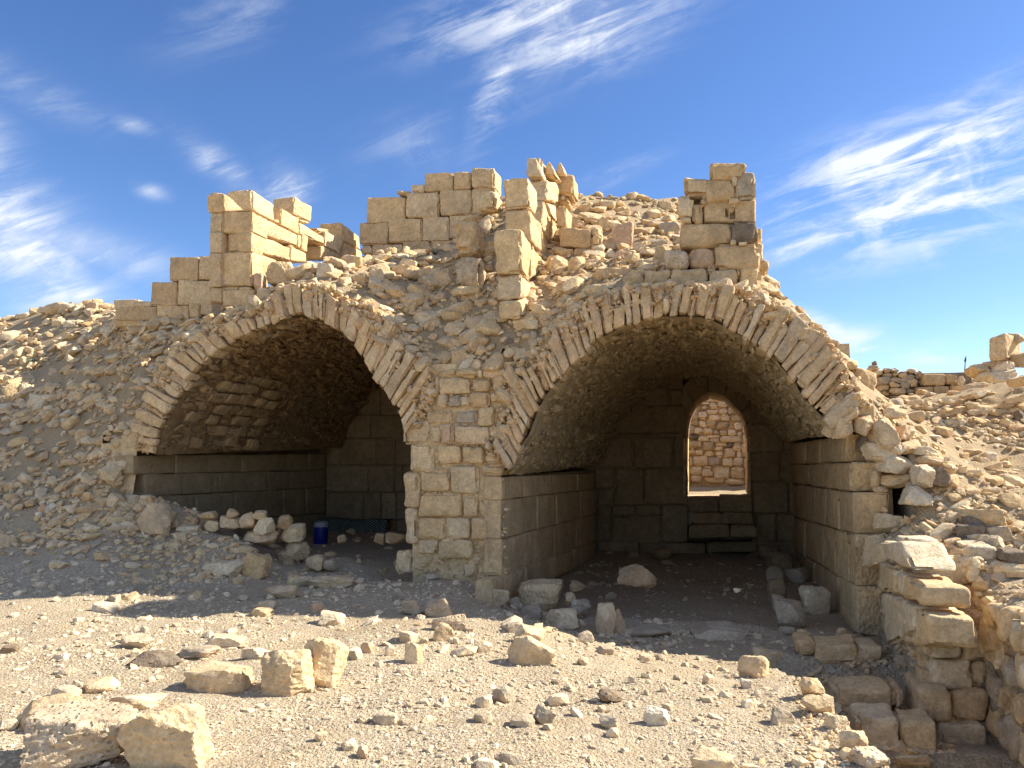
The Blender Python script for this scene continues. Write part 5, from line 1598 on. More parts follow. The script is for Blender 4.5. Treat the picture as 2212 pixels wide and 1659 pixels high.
# heap before the left vault
many(Z5, [(845, 625, 1120, 850, 'large leaning boulder at the left foot of the left vault', dict(mat=M_RUBBLE, seed=14, blocky=.5)),
          (1125, 775, 1312, 838, 'flat block lying right of the large leaning boulder', dict(mat=M_RUBBLE, seed=15, sub=3, blocky=.9)),
          (1300, 678, 1410, 740, 'far left stone of the heap in the left vault mouth', dict(mat=M_RUBBLE, seed=16, sub=3)),
          (1460, 668, 1552, 730, 'small stone on top of the heap in the left vault mouth', dict(mat=M_RUBBLE, seed=17, sub=3)),
          (1415, 712, 1565, 800, 'broad pale stone in the heap of the left vault', dict(mat=M_RUBBLE, seed=18, sub=3)),
          (1325, 740, 1420, 812, 'cracked pale stone at the left of the heap', dict(mat=M_RUBBLE, seed=19, sub=3)),
          (1555, 690, 1660, 800, 'rounded stone in the middle of the heap', dict(mat=M_RUBBLE, seed=20, sub=3, blocky=.4)),
          (1635, 670, 1738, 742, 'pale stone at the top of the heap, behind two others', dict(mat=M_RUBBLE, seed=21, sub=3)),
          (1648, 725, 1788, 828, 'faceted pale stone on the rim of the heap', dict(mat=M_RUBBLE, seed=22, blocky=.8)),
          (1560, 800, 1800, 900, 'low slab under the rim of the heap', dict(seed=23, mat=M_RUBBLE)),
          (1545, 955, 1755, 1125, 'big squared rock below the heap of the left vault', dict(mat=M_RUBBLE, seed=24)),
          (1285, 1020, 1615, 1120, 'long brown slab half buried below the heap', dict(mat=M_RUBBLE, seed=25)),
          (1510, 1120, 1590, 1170, 'small round stone under the long brown slab', dict(mat=M_RUBBLE, seed=26, sub=3)),
          (1710, 1165, 1960, 1260, 'pale broad slab in shade before the left vault', dict(mat=M_RUBBLE, seed=27)),
          (1860, 1115, 2050, 1180, 'flat brown slab behind the pale broad slab', dict(mat=M_RUBBLE, seed=28, sub=3)),
          (2000, 1105, 2290, 1190, 'low pale rock outcrop at the sill of the left vault', dict(mat=M_RUBBLE, seed=29)),
          (1630, 1320, 1765, 1375, 'brown brick-like stone in shade near the shadow edge', dict(mat=M_RUBBLE, seed=30, sub=3, blocky=.9)),
          (1665, 1275, 1790, 1325, 'pale stone behind the brown brick-like stone', dict(mat=M_RUBBLE, seed=31, sub=3)),
          (2020, 1285, 2118, 1352, 'small pinkish stone in shade near the shadow edge', dict(mat=M_PINK, seed=32, sub=3)),
          (1985, 970, 2125, 1062, 'brown stone at the foot of the stacked pair in the left vault', dict(mat=M_RUBBLE, seed=33, sub=3)),
          (2105, 995, 2200, 1060, 'grey stone beside the brown stone in the left vault', dict(mat=M_GREY, seed=34, sub=3)),
          (430, 138, 640, 250, 'yellow stone jutting out of the dim left slope', dict(mat=M_OCHRE, seed=35, blocky=.8)),
          (655, 555, 800, 665, 'rounded tan stone on the shaded left slope', dict(mat=M_RUBBLE, seed=36, blocky=.4)),
          (800, 570, 900, 645, 'stone beside the rounded tan stone on the left slope', dict(mat=M_GREY, seed=37, sub=3)),
          (505, 560, 650, 605, 'flat ledge stone left of the rounded tan stone', dict(mat=M_RUBBLE, seed=38, sub=3)),
          (700, 680, 812, 722, 'flat brown stone left of the large leaning boulder', dict(mat=M_RUBBLE, seed=39, sub=3)),
          (640, 730, 745, 765, 'thin slab below the flat brown stone on the left', dict(mat=M_GREY, seed=1, sub=3)),
          (575, 955, 735, 1015, 'pale brown stone sunk in the shaded dust at left', dict(mat=M_RUBBLE, seed=2, sub=3)),
          (290, 1010, 430, 1065, 'tan stone at the edge of the left shadow tongue', dict(mat=M_RUBBLE, seed=3, sub=3)),
          (215, 640, 320, 695, 'dark brown stone in the shaded dust at far left', dict(mat=M_PINK, seed=4, sub=3)),
          (0, 560, 100, 630, 'yellowish stone at the left edge in shade', dict(mat=M_OCHRE, seed=5, sub=3))])
# stacked stones standing before the dark of the left vault: given their distance directly
for (x0, y0, x1, y1, lb, sd_) in [(1785, 712, 1898, 812, 'topmost stone of the little column before the blue container', 6), (1825, 770, 1988, 888, 'second stone of the little column before the blue container', 7), (1845, 882, 1992, 1015, 'third stone of the little column before the blue container', 8),
                                  (1800, 925, 1930, 1075, 'tall stone leaning at the foot of the little column', 9), (1795, 800, 1850, 900, 'dim narrow stone behind the little column', 10)]:
    a = box(Z5, x0, y0, x1, y1)
    stone_at(*a, lb, mat=M_RUBBLE, name='boulder', seed=sd_, up=.42 if sd_ != 10 else .62, sink=.03, ext=.3, blocky=.7)
many(Z6, [(578, 1262, 715, 1412, 'squared pale block at the left foot of the pier', dict(mat=M_ASHLAR, seed=11, blocky=1.0)),
          (635, 1340, 725, 1412, 'small pinkish lump before the squared pale block', dict(mat=M_PITTED, seed=12, sub=3)),
          (800, 1335, 945, 1412, 'tan stone lying against the foot of the pier', dict(mat=M_RUBBLE, seed=13, sub=3)),
          (785, 1425, 890, 1470, 'thin grey flake before the pier', dict(mat=M_GREY, seed=14, sub=2)),
          (1180, 1435, 1240, 1470, 'tiny stone at the pier corner', dict(mat=M_GREY, seed=15, sub=2)),
          (1140, 1515, 1340, 1640, 'cracked pair of stones in shade at the pier corner', dict(mat=M_RUBBLE, seed=16)),
          (600, 1580, 790, 1700, 'left half of the split grey rock in the shade', dict(mat=M_GREY, seed=17, blocky=.9)),
          (785, 1585, 975, 1710, 'right half of the split grey rock in the shade', dict(mat=M_GREY, seed=18, blocky=.9)),
          (560, 1535, 640, 1610, 'round stone above the split grey rock', dict(mat=M_GREY, seed=19, sub=3)),
          (205, 1168, 268, 1228, 'small upright stone under the patterned cloth', dict(mat=M_DIM, seed=20, sub=3)),
          (445, 1150, 522, 1228, 'stone block at the right end of the patterned cloth', dict(mat=M_DIM, seed=21, sub=3, blocky=.9)),
          (515, 1155, 655, 1225, 'low block right of the patterned cloth', dict(mat=M_DIM, seed=22, sub=3, blocky=.9))])
# big stones on the slopes
many(Z2, [(820, 815, 985, 965, 'big cracked tan block on the slope between the towers', dict(mat=M_RUBBLE, seed=23, blocky=.9)),
          (600, 765, 735, 855, 'pale brown block on the crest of the slope', dict(mat=M_RUBBLE, seed=24, blocky=.9)),
          (545, 720, 705, 782, 'flat capstone resting on the crest left of the rounded stub', dict(mat=M_RUBBLE, seed=25, sub=3)),
          (415, 820, 520, 940, 'upright tan block on the crest over the left arch', dict(mat=M_RUBBLE, seed=26, blocky=.8)),
          (295, 845, 420, 942, 'squat block on the crest over the left arch', dict(mat=M_RUBBLE, seed=27, blocky=.9)),
          (50, 790, 185, 905, 'pale stone on the crest, right of the corner fragment', dict(mat=M_PALE, seed=28, blocky=.7)),
          (-60, 780, 60, 900, 'round stone tilted against the corner fragment', dict(mat=M_RUBBLE, seed=29, blocky=.5)),
          (700, 1030, 830, 1090, 'pale stone set in the slope above the pier', dict(mat=M_PALE, seed=30, sub=3)),
          (700, 1100, 870, 1210, 'whitish block face in the masonry above the pier', dict(mat=M_PALE, seed=31, blocky=.95)),
          (1080, 930, 1180, 985, 'yellowish stone in the slope left of the sunlit wall end', dict(mat=M_RUBBLE, seed=32, sub=3)),
          (1105, 1025, 1235, 1085, 'long stone in the slope under the sunlit wall end', dict(mat=M_RUBBLE, seed=33, sub=3)),
          (1165, 1100, 1300, 1200, 'grey block low in the slope under the sunlit wall end', dict(mat=M_GREY, seed=34)),
          (1490, 1095, 1680, 1225, 'large rounded pale boulder right of the sunlit wall end', dict(mat=M_OCHRE, seed=35, blocky=.5)),
          (1420, 1015, 1510, 1145, 'reddish brown upright stone against the sunlit wall end', dict(mat=M_PINK, seed=36, blocky=.5)),
          (940, 1370, 1110, 1495, 'large grey tan boulder in the hollow above the pier', dict(mat=M_RUBBLE, seed=37, blocky=.7)),
          (745, 1380, 905, 1440, 'flat stone left of the boulder in the hollow above the pier', dict(mat=M_RUBBLE, seed=38, sub=3)),
          (1045, 1320, 1225, 1390, 'overhanging flat stone in the hollow above the pier', dict(mat=M_RUBBLE, seed=39, sub=3)),
          (925, 1225, 1025, 1305, 'squared stone in the slope above the pier hollow', dict(mat=M_RUBBLE, seed=1, sub=3, blocky=.9)),
          (860, 1440, 938, 1492, 'small bluish grey stone over the pier', dict(mat=M_GREY, seed=2, sub=3)),
          (1280, 1280, 1380, 1345, 'dark grey stone above the pier', dict(mat=M_DARK, seed=3, sub=3)),
          (1440, 1240, 1545, 1330, 'grey squared stone by the left foot of the right arch', dict(mat=M_GREY, seed=4, sub=3)),
          (1255, 1360, 1400, 1465, 'long grey stone lying aslant above the pier', dict(mat=M_GREY, seed=5, sub=3, tilt=-20)),
          (915, 1325, 1050, 1370, 'thin slab above the boulder in the hollow', dict(mat=M_RUBBLE, seed=6, sub=3)),
          (545, 1255, 700, 1330, 'rounded flat stone right of the left arch ring', dict(mat=M_RUBBLE, seed=7, sub=3)),
          (1200, 1225, 1330, 1270, 'long pale stone in the coursing above the pier', dict(mat=M_RUBBLE, seed=8, sub=3)),
          (1095, 1235, 1195, 1290, 'short stone in the coursing above the pier', dict(mat=M_RUBBLE, seed=9, sub=3)),
          (1440, 1345, 1550, 1430, 'stone plugging a gap beside the left foot of the right arch ring', dict(mat=M_RUBBLE, seed=11, sub=3, up=.0, ext=.25)),
          (1580, 745, 1722, 860, 'tilted squarish boulder right of the sunlit wall end', dict(mat=M_OCHRE, seed=10, blocky=.9))])
many(ZC, [(800, 1055, 985, 1225, 'rounded cream boulder in the gully between towers', dict(mat=M_OCHRE, seed=11, blocky=.5)),
          (600, 1065, 800, 1240, 'squarish boulder wedged by the sunlit wall end', dict(mat=M_OCHRE, seed=12, blocky=.9)),
          (1000, 950, 1155, 1090, 'pale faceted stone in the gully', dict(mat=M_PALE, seed=13)),
          (1120, 1000, 1285, 1105, 'white chunk beside the pale faceted stone', dict(mat=M_PALE, seed=14)),
          (1205, 718, 1440, 1025, 'tall brown standing slab in the rubble gully', dict(mat=M_PINK, seed=15, blocky=1.0, deep=.6)),
          (1055, 690, 1205, 880, 'stone leaning left of the tall brown slab', dict(mat=M_RUBBLE, seed=16)),
          (1385, 925, 1568, 1045, 'white wedge stone right of the tall brown slab', dict(mat=M_PALE, seed=17)),
          (1240, 995, 1405, 1110, 'brown block under the tall brown slab', dict(mat=M_PINK, seed=18)),
          (940, 1080, 1190, 1190, 'low reddish rock in the gully', dict(mat=M_PINK, seed=19)),
          (1025, 1160, 1430, 1280, 'long flat greenish-tan slab above the right arch', dict(mat=M_RUBBLE, seed=20, blocky=.7)),
          (1690, 1005, 1780, 1010, 'sliver stone beside the right tower', dict(mat=M_RUBBLE, seed=21, sub=2)),
          (1590, 960, 1795, 1150, 'grey tan stone leaning on the right tower', dict(mat=M_RUBBLE, seed=22)),
          (1450, 1120, 1690, 1215, 'broken stone before the right tower', dict(mat=M_RUBBLE, seed=23)),
          (910, 1330, 1212, 1480, 'large flat tan rock at the left shoulder of the right arch', dict(mat=M_RUBBLE, seed=24, blocky=.9)),
          (680, 1310, 825, 1465, 'bright boulder at the gully foot', dict(mat=M_OCHRE, seed=25)),
          (470, 1560, 730, 1720, 'wide pale boulder at the gully mouth', dict(mat=M_OCHRE, seed=26, blocky=.5)),
          (690, 1485, 850, 1560, 'cream stone above the wide pale boulder', dict(mat=M_OCHRE, seed=27, sub=3)),
          (1635, 745, 1860, 890, 'dark grey rock left of the right tower', dict(mat=M_GREY, seed=28)),
          (1570, 895, 1735, 995, 'dark blocky stone below the dark grey rock', dict(mat=M_GREY, seed=29)),
          (1645, 540, 1785, 660, 'squarish stone on the crest near the right tower', dict(mat=M_RUBBLE, seed=30, blocky=.9)),
          (1200, 600, 1388, 695, 'grey tan rock on the crest of the gully', dict(mat=M_RUBBLE, seed=31)),
          (1030, 522, 1282, 556, 'long thin slab lying on the skyline', dict(mat=M_GREY, seed=32, blocky=1.0)),
          (1282, 512, 1400, 558, 'squared stone on the skyline beside the thin slab', dict(mat=M_RUBBLE, seed=33, sub=3, blocky=.9)),
          (1400, 655, 1485, 720, 'brown stone on the upper gully', dict(mat=M_RUBBLE, seed=34, sub=3)),
          (1590, 668, 1672, 712, 'small white stone on the upper gully', dict(mat=M_PALE, seed=35, sub=3)),
          (1668, 652, 1750, 700, 'small white oval stone near the right tower crest', dict(mat=M_PALE, seed=36, sub=3)),
          (820, 730, 1000, 830, 'tan rock in the upper gully by the squared block', dict(mat=M_RUBBLE, seed=37)),
          (805, 600, 895, 665, 'white stone at the top of the gully', dict(mat=M_PALE, seed=38, sub=3)),
          (890, 590, 1035, 690, 'cream slab at the top of the gully', dict(mat=M_RUBBLE, seed=39, sub=3))])
many(Z1b, [(930, 880, 1280, 1145, 'big squared grey block leaning under the sunlit side of the corner fragment', dict(mat=M_ASHLAR, seed=1, blocky=1.0, up=.62, ext=.35)),
           (830, 1165, 1068, 1370, 'cream block beneath the big squared grey block', dict(mat=M_OCHRE, seed=2, blocky=1.0, up=.42, ext=.3)),
           (1065, 1150, 1170, 1340, 'narrow grey block right of the cream block', dict(mat=M_RUBBLE, seed=3, up=.42, ext=.3)),
           (1165, 1110, 1270, 1250, 'short upright block left of the arch crown', dict(mat=M_RUBBLE, seed=4, up=.5, ext=.3)),
           (805, 1020, 930, 1195, 'pointed pinkish stone at the corner fragment foot', dict(mat=M_PINK, seed=5, up=.45, ext=.2, blocky=.5)),
           (1290, 985, 1530, 1150, 'rounded stone propped over the left arch crown', dict(mat=M_RUBBLE, seed=6, up=.6, ext=.35, blocky=.5)),
           (1300, 878, 1480, 1005, 'white stone behind the rounded propped stone', dict(mat=M_PALE, seed=7, up=.85, ext=.35)),
           (1470, 895, 1720, 1105, 'pale angular rock right of the rounded propped stone', dict(mat=M_PALE, seed=8, up=.7, ext=.4))])
many(ZL, [(900, 488, 1068, 640, 'reddish broken block standing on the left skyline', dict(mat=M_PINK, seed=9, blocky=.9)),
          (560, 530, 900, 650, 'sloping slab of pale rock left of the reddish block on the skyline', dict(mat=M_PALE, seed=10)),
          (760, 530, 905, 665, 'pointed white stone leaning on the reddish skyline block', dict(mat=M_PALE, seed=11)),
          (650, 700, 840, 805, 'white boulder in sun on the left slope', dict(mat=M_PALE, seed=12)),
          (500, 680, 700, 800, 'cream boulder beside the white one on the left slope', dict(mat=M_PALE, seed=13)),
          (1040, 730, 1365, 855, 'block with a sunlit right side on the upper left slope', dict(mat=M_PALE, seed=14, blocky=1.0)),
          (120, 620, 310, 710, 'white block near the left skyline', dict(mat=M_PALE, seed=15)),
          (240, 890, 410, 1005, 'cream stone in the sunny left slope', dict(mat=M_OCHRE, seed=16)),
          (115, 1090, 355, 1210, 'large cream boulder at the lower rim of the sunny slope', dict(mat=M_OCHRE, seed=17)),
          (350, 850, 470, 925, 'small cream stone above the cream one on the sunny slope', dict(mat=M_PALE, seed=18, sub=3)),
          (-40, 1010, 60, 1100, 'white stone at the left edge of the sunny slope', dict(mat=M_PALE, seed=19, sub=3)),
          (55, 930, 175, 1005, 'white stone near the left edge of the sunny slope', dict(mat=M_PALE, seed=20, sub=3)),
          (1270, 605, 1400, 660, 'small stone before the low wall on the skyline', dict(mat=M_PALE, seed=21, sub=3)),
          (1190, 625, 1245, 695, 'grey stone at the left end of the low wall', dict(mat=M_GREY, seed=22, sub=3)),
          (110, 1290, 365, 1400, 'broad tan boulder in shade on the left slope', dict(mat=M_RUBBLE, seed=23)),
          (0, 1300, 115, 1420, 'boulder in shade at the left edge', dict(mat=M_RUBBLE, seed=24)),
          (0, 1380, 200, 1620, 'large tan boulder in shade at the left edge', dict(mat=M_RUBBLE, seed=25)),
          (185, 1385, 320, 1560, 'upright tan boulder in shade beside the large one', dict(mat=M_RUBBLE, seed=26)),
          (300, 1420, 500, 1520, 'grey flat boulder in shade on the left slope', dict(mat=M_GREY, seed=27)),
          (200, 1510, 550, 1660, 'long brown boulder in shade on the left slope', dict(mat=M_RUBBLE, seed=28)),
          (640, 1225, 885, 1310, 'tan stone in shade just below the sunny slope', dict(mat=M_RUBBLE, seed=29)),
          (885, 1205, 1110, 1300, 'wide tan stone right of the one below the sunny slope', dict(mat=M_RUBBLE, seed=30)),
          (1245, 1190, 1475, 1290, 'brown stone in shade under the left arch slope', dict(mat=M_RUBBLE, seed=31)),
          (660, 1475, 980, 1600, 'yellow brown stone with a flat top in the shaded slope', dict(mat=M_OCHRE, seed=32)),
          (1365, 1405, 1600, 1490, 'loaf-shaped tan stone near the left ring of the arch', dict(mat=M_RUBBLE, seed=33)),
          (1000, 1590, 1300, 1690, 'broad flat stone low in the shaded slope', dict(mat=M_RUBBLE, seed=34)),
          (1640, 1105, 1840, 1200, 'rounded stone beside the left arch ring', dict(mat=M_RUBBLE, seed=35, blocky=.4)),
          (1510, 1095, 1640, 1165, 'brown stone left of the rounded one by the arch ring', dict(mat=M_RUBBLE, seed=36, sub=3)),
          (1165, 1430, 1370, 1510, 'thin pale slab in the shaded slope', dict(mat=M_GREY, seed=37, sub=3)),
          (960, 1450, 1140, 1520, 'grey lens-shaped stone in the shaded slope', dict(mat=M_GREY, seed=38, sub=3)),
          (505, 1230, 625, 1325, 'pale grey pointed stone in shade below the sunny slope', dict(mat=M_GREY, seed=39, sub=3))])
# right slope
many(ZB, [(95, 575, 530, 975, 'huge flat slab leaning behind the right shoulder of the arch', dict(mat=M_RUBBLE, seed=1, blocky=.9, up=.9, ext=.3, tilt=20)),
          (1645, 530, 1875, 680, 'squared block left below the perched block', dict(mat=M_ASHLAR, seed=3, blocky=.95, up=3.2, ext=.5)),
          (1850, 485, 2115, 660, 'block directly under the perched block', dict(mat=M_ASHLAR, seed=4, blocky=.95, up=3.3, ext=.5)),
          (1930, 520, 2140, 665, 'rounded pale stone under the perched block', dict(mat=M_PALE, seed=5, up=3.05, ext=.4)),
          (1715, 635, 1935, 730, 'low stone under the pile at the right skyline', dict(mat=M_RUBBLE, seed=6, up=3.1, ext=.4)),
          (1870, 595, 2190, 735, 'long tilted stone under the pile at the right edge', dict(mat=M_RUBBLE, seed=7, up=2.95, ext=.4, tilt=-15)),
          (2100, 160, 2260, 290, 'tilted stone behind the perched block at the right edge', dict(mat=M_GREY, seed=8, up=3.4, ext=.4, tilt=30)),
          (2135, 380, 2300, 560, 'stone right of the perched block at the picture edge', dict(mat=M_RUBBLE, seed=9, up=3.2, ext=.4)),
          (2170, 680, 2300, 800, 'rounded stone at the right picture edge below the pile', dict(mat=M_RUBBLE, seed=10, up=2.7, ext=.4)),
          (1945, 1185, 2130, 1300, 'squared tan stone on the right slope at the picture edge', dict(mat=M_RUBBLE, seed=11, blocky=.9)),
          (2110, 1085, 2250, 1250, 'dark streaked stone at the right picture edge', dict(mat=M_DARK, seed=12)),
          (1485, 1555, 1745, 1640, 'flat slab casting a shadow on the right slope', dict(mat=M_RUBBLE, seed=13, blocky=.95)),
          (530, 1040, 860, 1195, 'fin-shaped tan slab jutting right behind the arch', dict(mat=M_RUBBLE, seed=14, up=.45, ext=.25, tilt=-12)),
          (430, 1175, 745, 1500, 'large smooth oval slab leaning on the right haunch', dict(mat=M_RUBBLE, seed=15, up=.0, ext=.3, blocky=.5, tilt=-25)),
          (720, 1260, 900, 1415, 'brown cracked stone right of the smooth oval slab', dict(mat=M_PINK, seed=16, up=.1, ext=.3)),
          (900, 1250, 1090, 1375, 'cream stone on the right slope near the haunch', dict(mat=M_OCHRE, seed=17)),
          (885, 1410, 1035, 1555, 'squared cream stone on the right haunch', dict(mat=M_OCHRE, seed=18, blocky=.9)),
          (400, 1440, 750, 1700, 'big angular block of the right haunch', dict(mat=M_RUBBLE, seed=19, up=-.08, ext=.35, blocky=.9, tilt=-15)),
          (-80, 1130, 185, 1390, 'large rounded cream voussoir-like stone at the right spring of the arch', dict(mat=M_OCHRE, seed=20, up=-.1, ext=.35, blocky=.7)),
          (1390, 1035, 1620, 1145, 'brown rock in the middle of the right slope', dict(mat=M_RUBBLE, seed=21)),
          (1590, 1085, 1760, 1165, 'pale rock right of the brown one on the right slope', dict(mat=M_PALE, seed=22, sub=3)),
          (1250, 1035, 1390, 1100, 'cream stone left of the brown one on the right slope', dict(mat=M_PALE, seed=23, sub=3)),
          (1440, 1200, 1530, 1280, 'small white upright stone on the right slope', dict(mat=M_PALE, seed=24, sub=3)),
          (640, 930, 850, 1060, 'grey slab behind the right haunch', dict(mat=M_GREY, seed=25, sub=3)),
          (860, 970, 1080, 1050, 'pale stone below the five block wall', dict(mat=M_PALE, seed=26, sub=3)),
          (735, 910, 898, 990, 'brown stone at the foot of the dry stone wall', dict(mat=M_RUBBLE, seed=27, sub=3)),
          (1470, 770, 1840, 900, 'large flat rock outcrop right of the five block wall', dict(mat=M_RUBBLE, seed=28, up=5.4, ext=.6, tilt=-12)),
          (1670, 835, 1930, 930, 'second flat rock outcrop on the far right slope', dict(mat=M_RUBBLE, seed=29, up=5.0, ext=.6)),
          (1460, 690, 1560, 790, 'white stone beside the stake', dict(mat=M_PALE, seed=30, sub=3, up=6.4, ext=.3))])
_q = [atd(*ZB(x, y), 3.2) for x, y in ((1772, 232), (1985, 182), (2000, 492), (1792, 520))]
_pb = thing('perched_block', 'large squared block perched at the right skyline', 'stone block', loc=_q[3])
block('block', _pb, _q, (.34, .42, -.02), M_ASHLAR, rnd=.03, amp=.02, chip=.06, cell=.07)
many(ZP, [(490, 320, 900, 730, 'broad layered rock on top of the flank wall', dict(mat=M_RUBBLE, seed=31, up=-.45, ext=.6, blocky=.7)),
          (540, 60, 850, 300, 'block of rubble masonry next to the cracked wall end', dict(mat=M_RUBBLE, seed=32, up=-.1, ext=.4)),
          (850, 130, 1050, 330, 'yellowish rock above the flank wall', dict(mat=M_OCHRE, seed=33, up=-.3, ext=.4)),
          (1520, 480, 1910, 720, 'large rounded boulder half sunlit at the right', dict(mat=M_OCHRE, seed=34, up=-1.25, ext=.5, blocky=.5)),
          (1720, 10, 2080, 220, 'grey brown boulder on the right slope above the dark streaked one', dict(mat=M_RUBBLE, seed=35, up=-.8, ext=.5, blocky=.5)),
          (1600, 80, 1825, 240, 'dark brown cracked boulder on the right slope', dict(mat=M_DARK, seed=36, up=-.7, ext=.4)),
          (1250, 585, 1500, 670, 'small flat stone on the flank wall top', dict(mat=M_OCHRE, seed=37, up=-1.15, ext=.3)),
          (1720, 725, 1870, 825, 'small angular stone right of the white slab', dict(mat=M_OCHRE, seed=38, up=-1.5, ext=.3)),
          (1825, 330, 2030, 500, 'pale split stone near the right picture edge', dict(mat=M_PALE, seed=39, up=-1.2, ext=.3)),
          (1890, 225, 2120, 430, 'grey block behind the pale split stone', dict(mat=M_GREY, seed=1, up=-.9, ext=.4, blocky=.9)),
          (1880, 1360, 2170, 1780, 'big tilted slab standing on the rough wall at the right edge', dict(mat=M_RUBBLE, seed=2, up=-2.1, ext=.4, blocky=.9, tilt=12)),
          (2080, 1130, 2350, 1460, 'pale rounded boulder at the right edge above the tilted slab', dict(mat=M_PALE, seed=3, up=-2.3, ext=.4)),
          (1890, 1140, 2160, 1290, 'thin pale shelf stone near the right edge', dict(mat=M_PALE, seed=4, up=-1.9, ext=.3)),
          (1700, 960, 1930, 1150, 'tan stone right of the long pinkish block', dict(mat=M_OCHRE, seed=5, up=-1.6, ext=.3)),
          (1760, 1075, 1930, 1240, 'pale pointed stone beside the long pinkish block', dict(mat=M_OCHRE, seed=6, up=-1.7, ext=.3)),
          (2100, 960, 2300, 1140, 'orange tan stone at the right picture edge', dict(mat=M_OCHRE, seed=7, up=-1.8, ext=.3)),
          (1940, 940, 2100, 1100, 'round grey stone near the right picture edge', dict(mat=M_GREY, seed=8, up=-1.7, ext=.3)),
          (1690, 1230, 1925, 1500, 'brown rounded block in the corner behind the tilted slab', dict(mat=M_PINK, seed=9, up=-1.75, ext=.4))])
many(Z4, [(682, 1078, 745, 1185, 'small stone wedged in the crack beside the vault wall end', dict(mat=M_OCHRE, seed=10, up=.0, ext=.2)),
          (700, 1180, 790, 1222, 'flat stone wedged in the crack, lower of two', dict(mat=M_OCHRE, seed=11, up=.0, ext=.2)),
          (745, 985, 960, 1095, 'tan block of the right haunch above the crack', dict(mat=M_RUBBLE, seed=12, up=-.1, ext=.4, blocky=.9)),
          (985, 1040, 1095, 1180, 'squared pale stone on the right haunch', dict(mat=M_PALE, seed=13, up=-.35, ext=.3, blocky=.9)),
          (900, 1180, 1110, 1310, 'large cream block at the right haunch foot', dict(mat=M_PALE, seed=14, up=-.4, ext=.4, blocky=.9)),
          (750, 1080, 1000, 1190, 'weathered mass under the tan block of the haunch', dict(mat=M_RUBBLE, seed=15, up=.0, ext=.4)),
          (740, 1355, 805, 1420, 'small square stone in the gap below the crack', dict(mat=M_RUBBLE, seed=16, up=.0, ext=.2)),
          (740, 1310, 800, 1360, 'pair of thin stones filling the gap below the crack', dict(mat=M_RUBBLE, seed=17, up=.0, ext=.2)),
          (585, 700, 700, 835, 'lumpy stone over the crack at the right spring of the arch', dict(mat=M_RUBBLE, seed=21, up=-.1, ext=.3)),
          (690, 730, 870, 900, 'slanting tan block over the crack beside the right haunch', dict(mat=M_RUBBLE, seed=22, up=-.12, ext=.35, blocky=.8, tilt=-25)),
          (790, 850, 900, 990, 'pale block edge behind the slanting tan block', dict(mat=M_PALE, seed=23, up=-.05, ext=.3)),
          (600, 840, 700, 960, 'dark recessed stone inside the crack', dict(mat=M_DARK, seed=24, up=.08, ext=.25)),
          (1070, 1050, 1210, 1190, 'streaked brown rock in the right slope', dict(mat=M_DARK, seed=18, up=-.3, ext=.3)),
          (1015, 980, 1165, 1050, 'brown flat stone behind the right haunch', dict(mat=M_RUBBLE, seed=19, up=-.1, ext=.3)),
          (975, 920, 1110, 985, 'tilted tan slab on the right slope', dict(mat=M_RUBBLE, seed=20, up=.0, ext=.25, tilt=15))])

# ------------------------------------------------------------------ loose stones that nothing tells apart
def crop_field(n, xr, yr, size, label, cat, group, mats, f=surf, sub=2, mask=None, flat=(.35, .7), name='stone', tries=8):
    made = 0; k = 0
    while made < n and k < n * tries:
        k += 1
        px = random.uniform(*xr); py = random.uniform(*yr)
        if mask and not mask(px, py): continue
        P, t = hit(px, py, f)
        if t > 35 or abs(P[2] - f(P[0], P[1])[0]) > .1: continue
        s = size(t) * random.choice((.7, .85, 1, 1, 1.3, 1.7))
        mat = random.choice(mats)
        me = rock_template(sub, random.randrange(18), mat, random.choice((.4, .7)))
        o = bpy.data.objects.new(name, me); COL.objects.link(o)
        nr = surf_normal(np.array([P[0]]), np.array([P[1]]), f)
        R = rots_for(nr, .25)[0]
        hz = s * random.uniform(*flat)
        o.matrix_world = Matrix.Translation(Vector(P) + Vector(nr[0]) * hz * .25) @ Matrix([list(r) for r in R]).to_4x4() @ Matrix.Diagonal((s * random.uniform(.9, 1.5), s * random.uniform(.7, 1.0), hz, 1))
        word = {'grey_limestone': 'grey', 'rubble_limestone': 'tan'}.get(mat.name, 'pale') + (' flat' if hz < s * .5 else ' chunky')
        tag(o, label.replace('small ', 'small ' + word + ' ').replace('pale flat pale', 'pale flat').replace('pale chunky pale', 'pale chunky'), cat, group)
        made += 1


crop_field(120, (0, 1900), (1400, 1659), lambda t: .0040 * t + .004, 'small stone loose on the sunlit foreground gravel', 'stone', 'small stones on the sunlit gravel', [M_PALE, M_PALE, M_PALE, M_GREY, M_RUBBLE], mask=lambda x, y: x < 1640 or y > 1440 + (x - 1640) * .95)
crop_field(95, (250, 1750), (1270, 1410), lambda t: .0055 * t, 'small stone lying in the shaded gravel before the vaults', 'stone', 'small stones in the shaded gravel', [M_PALE, M_GREY, M_RUBBLE])
crop_field(70, (0, 300), (1150, 1400), lambda t: .0045 * t, 'small stone on the gravel at the far left', 'stone', 'small stones at the far left', [M_PALE, M_GREY])


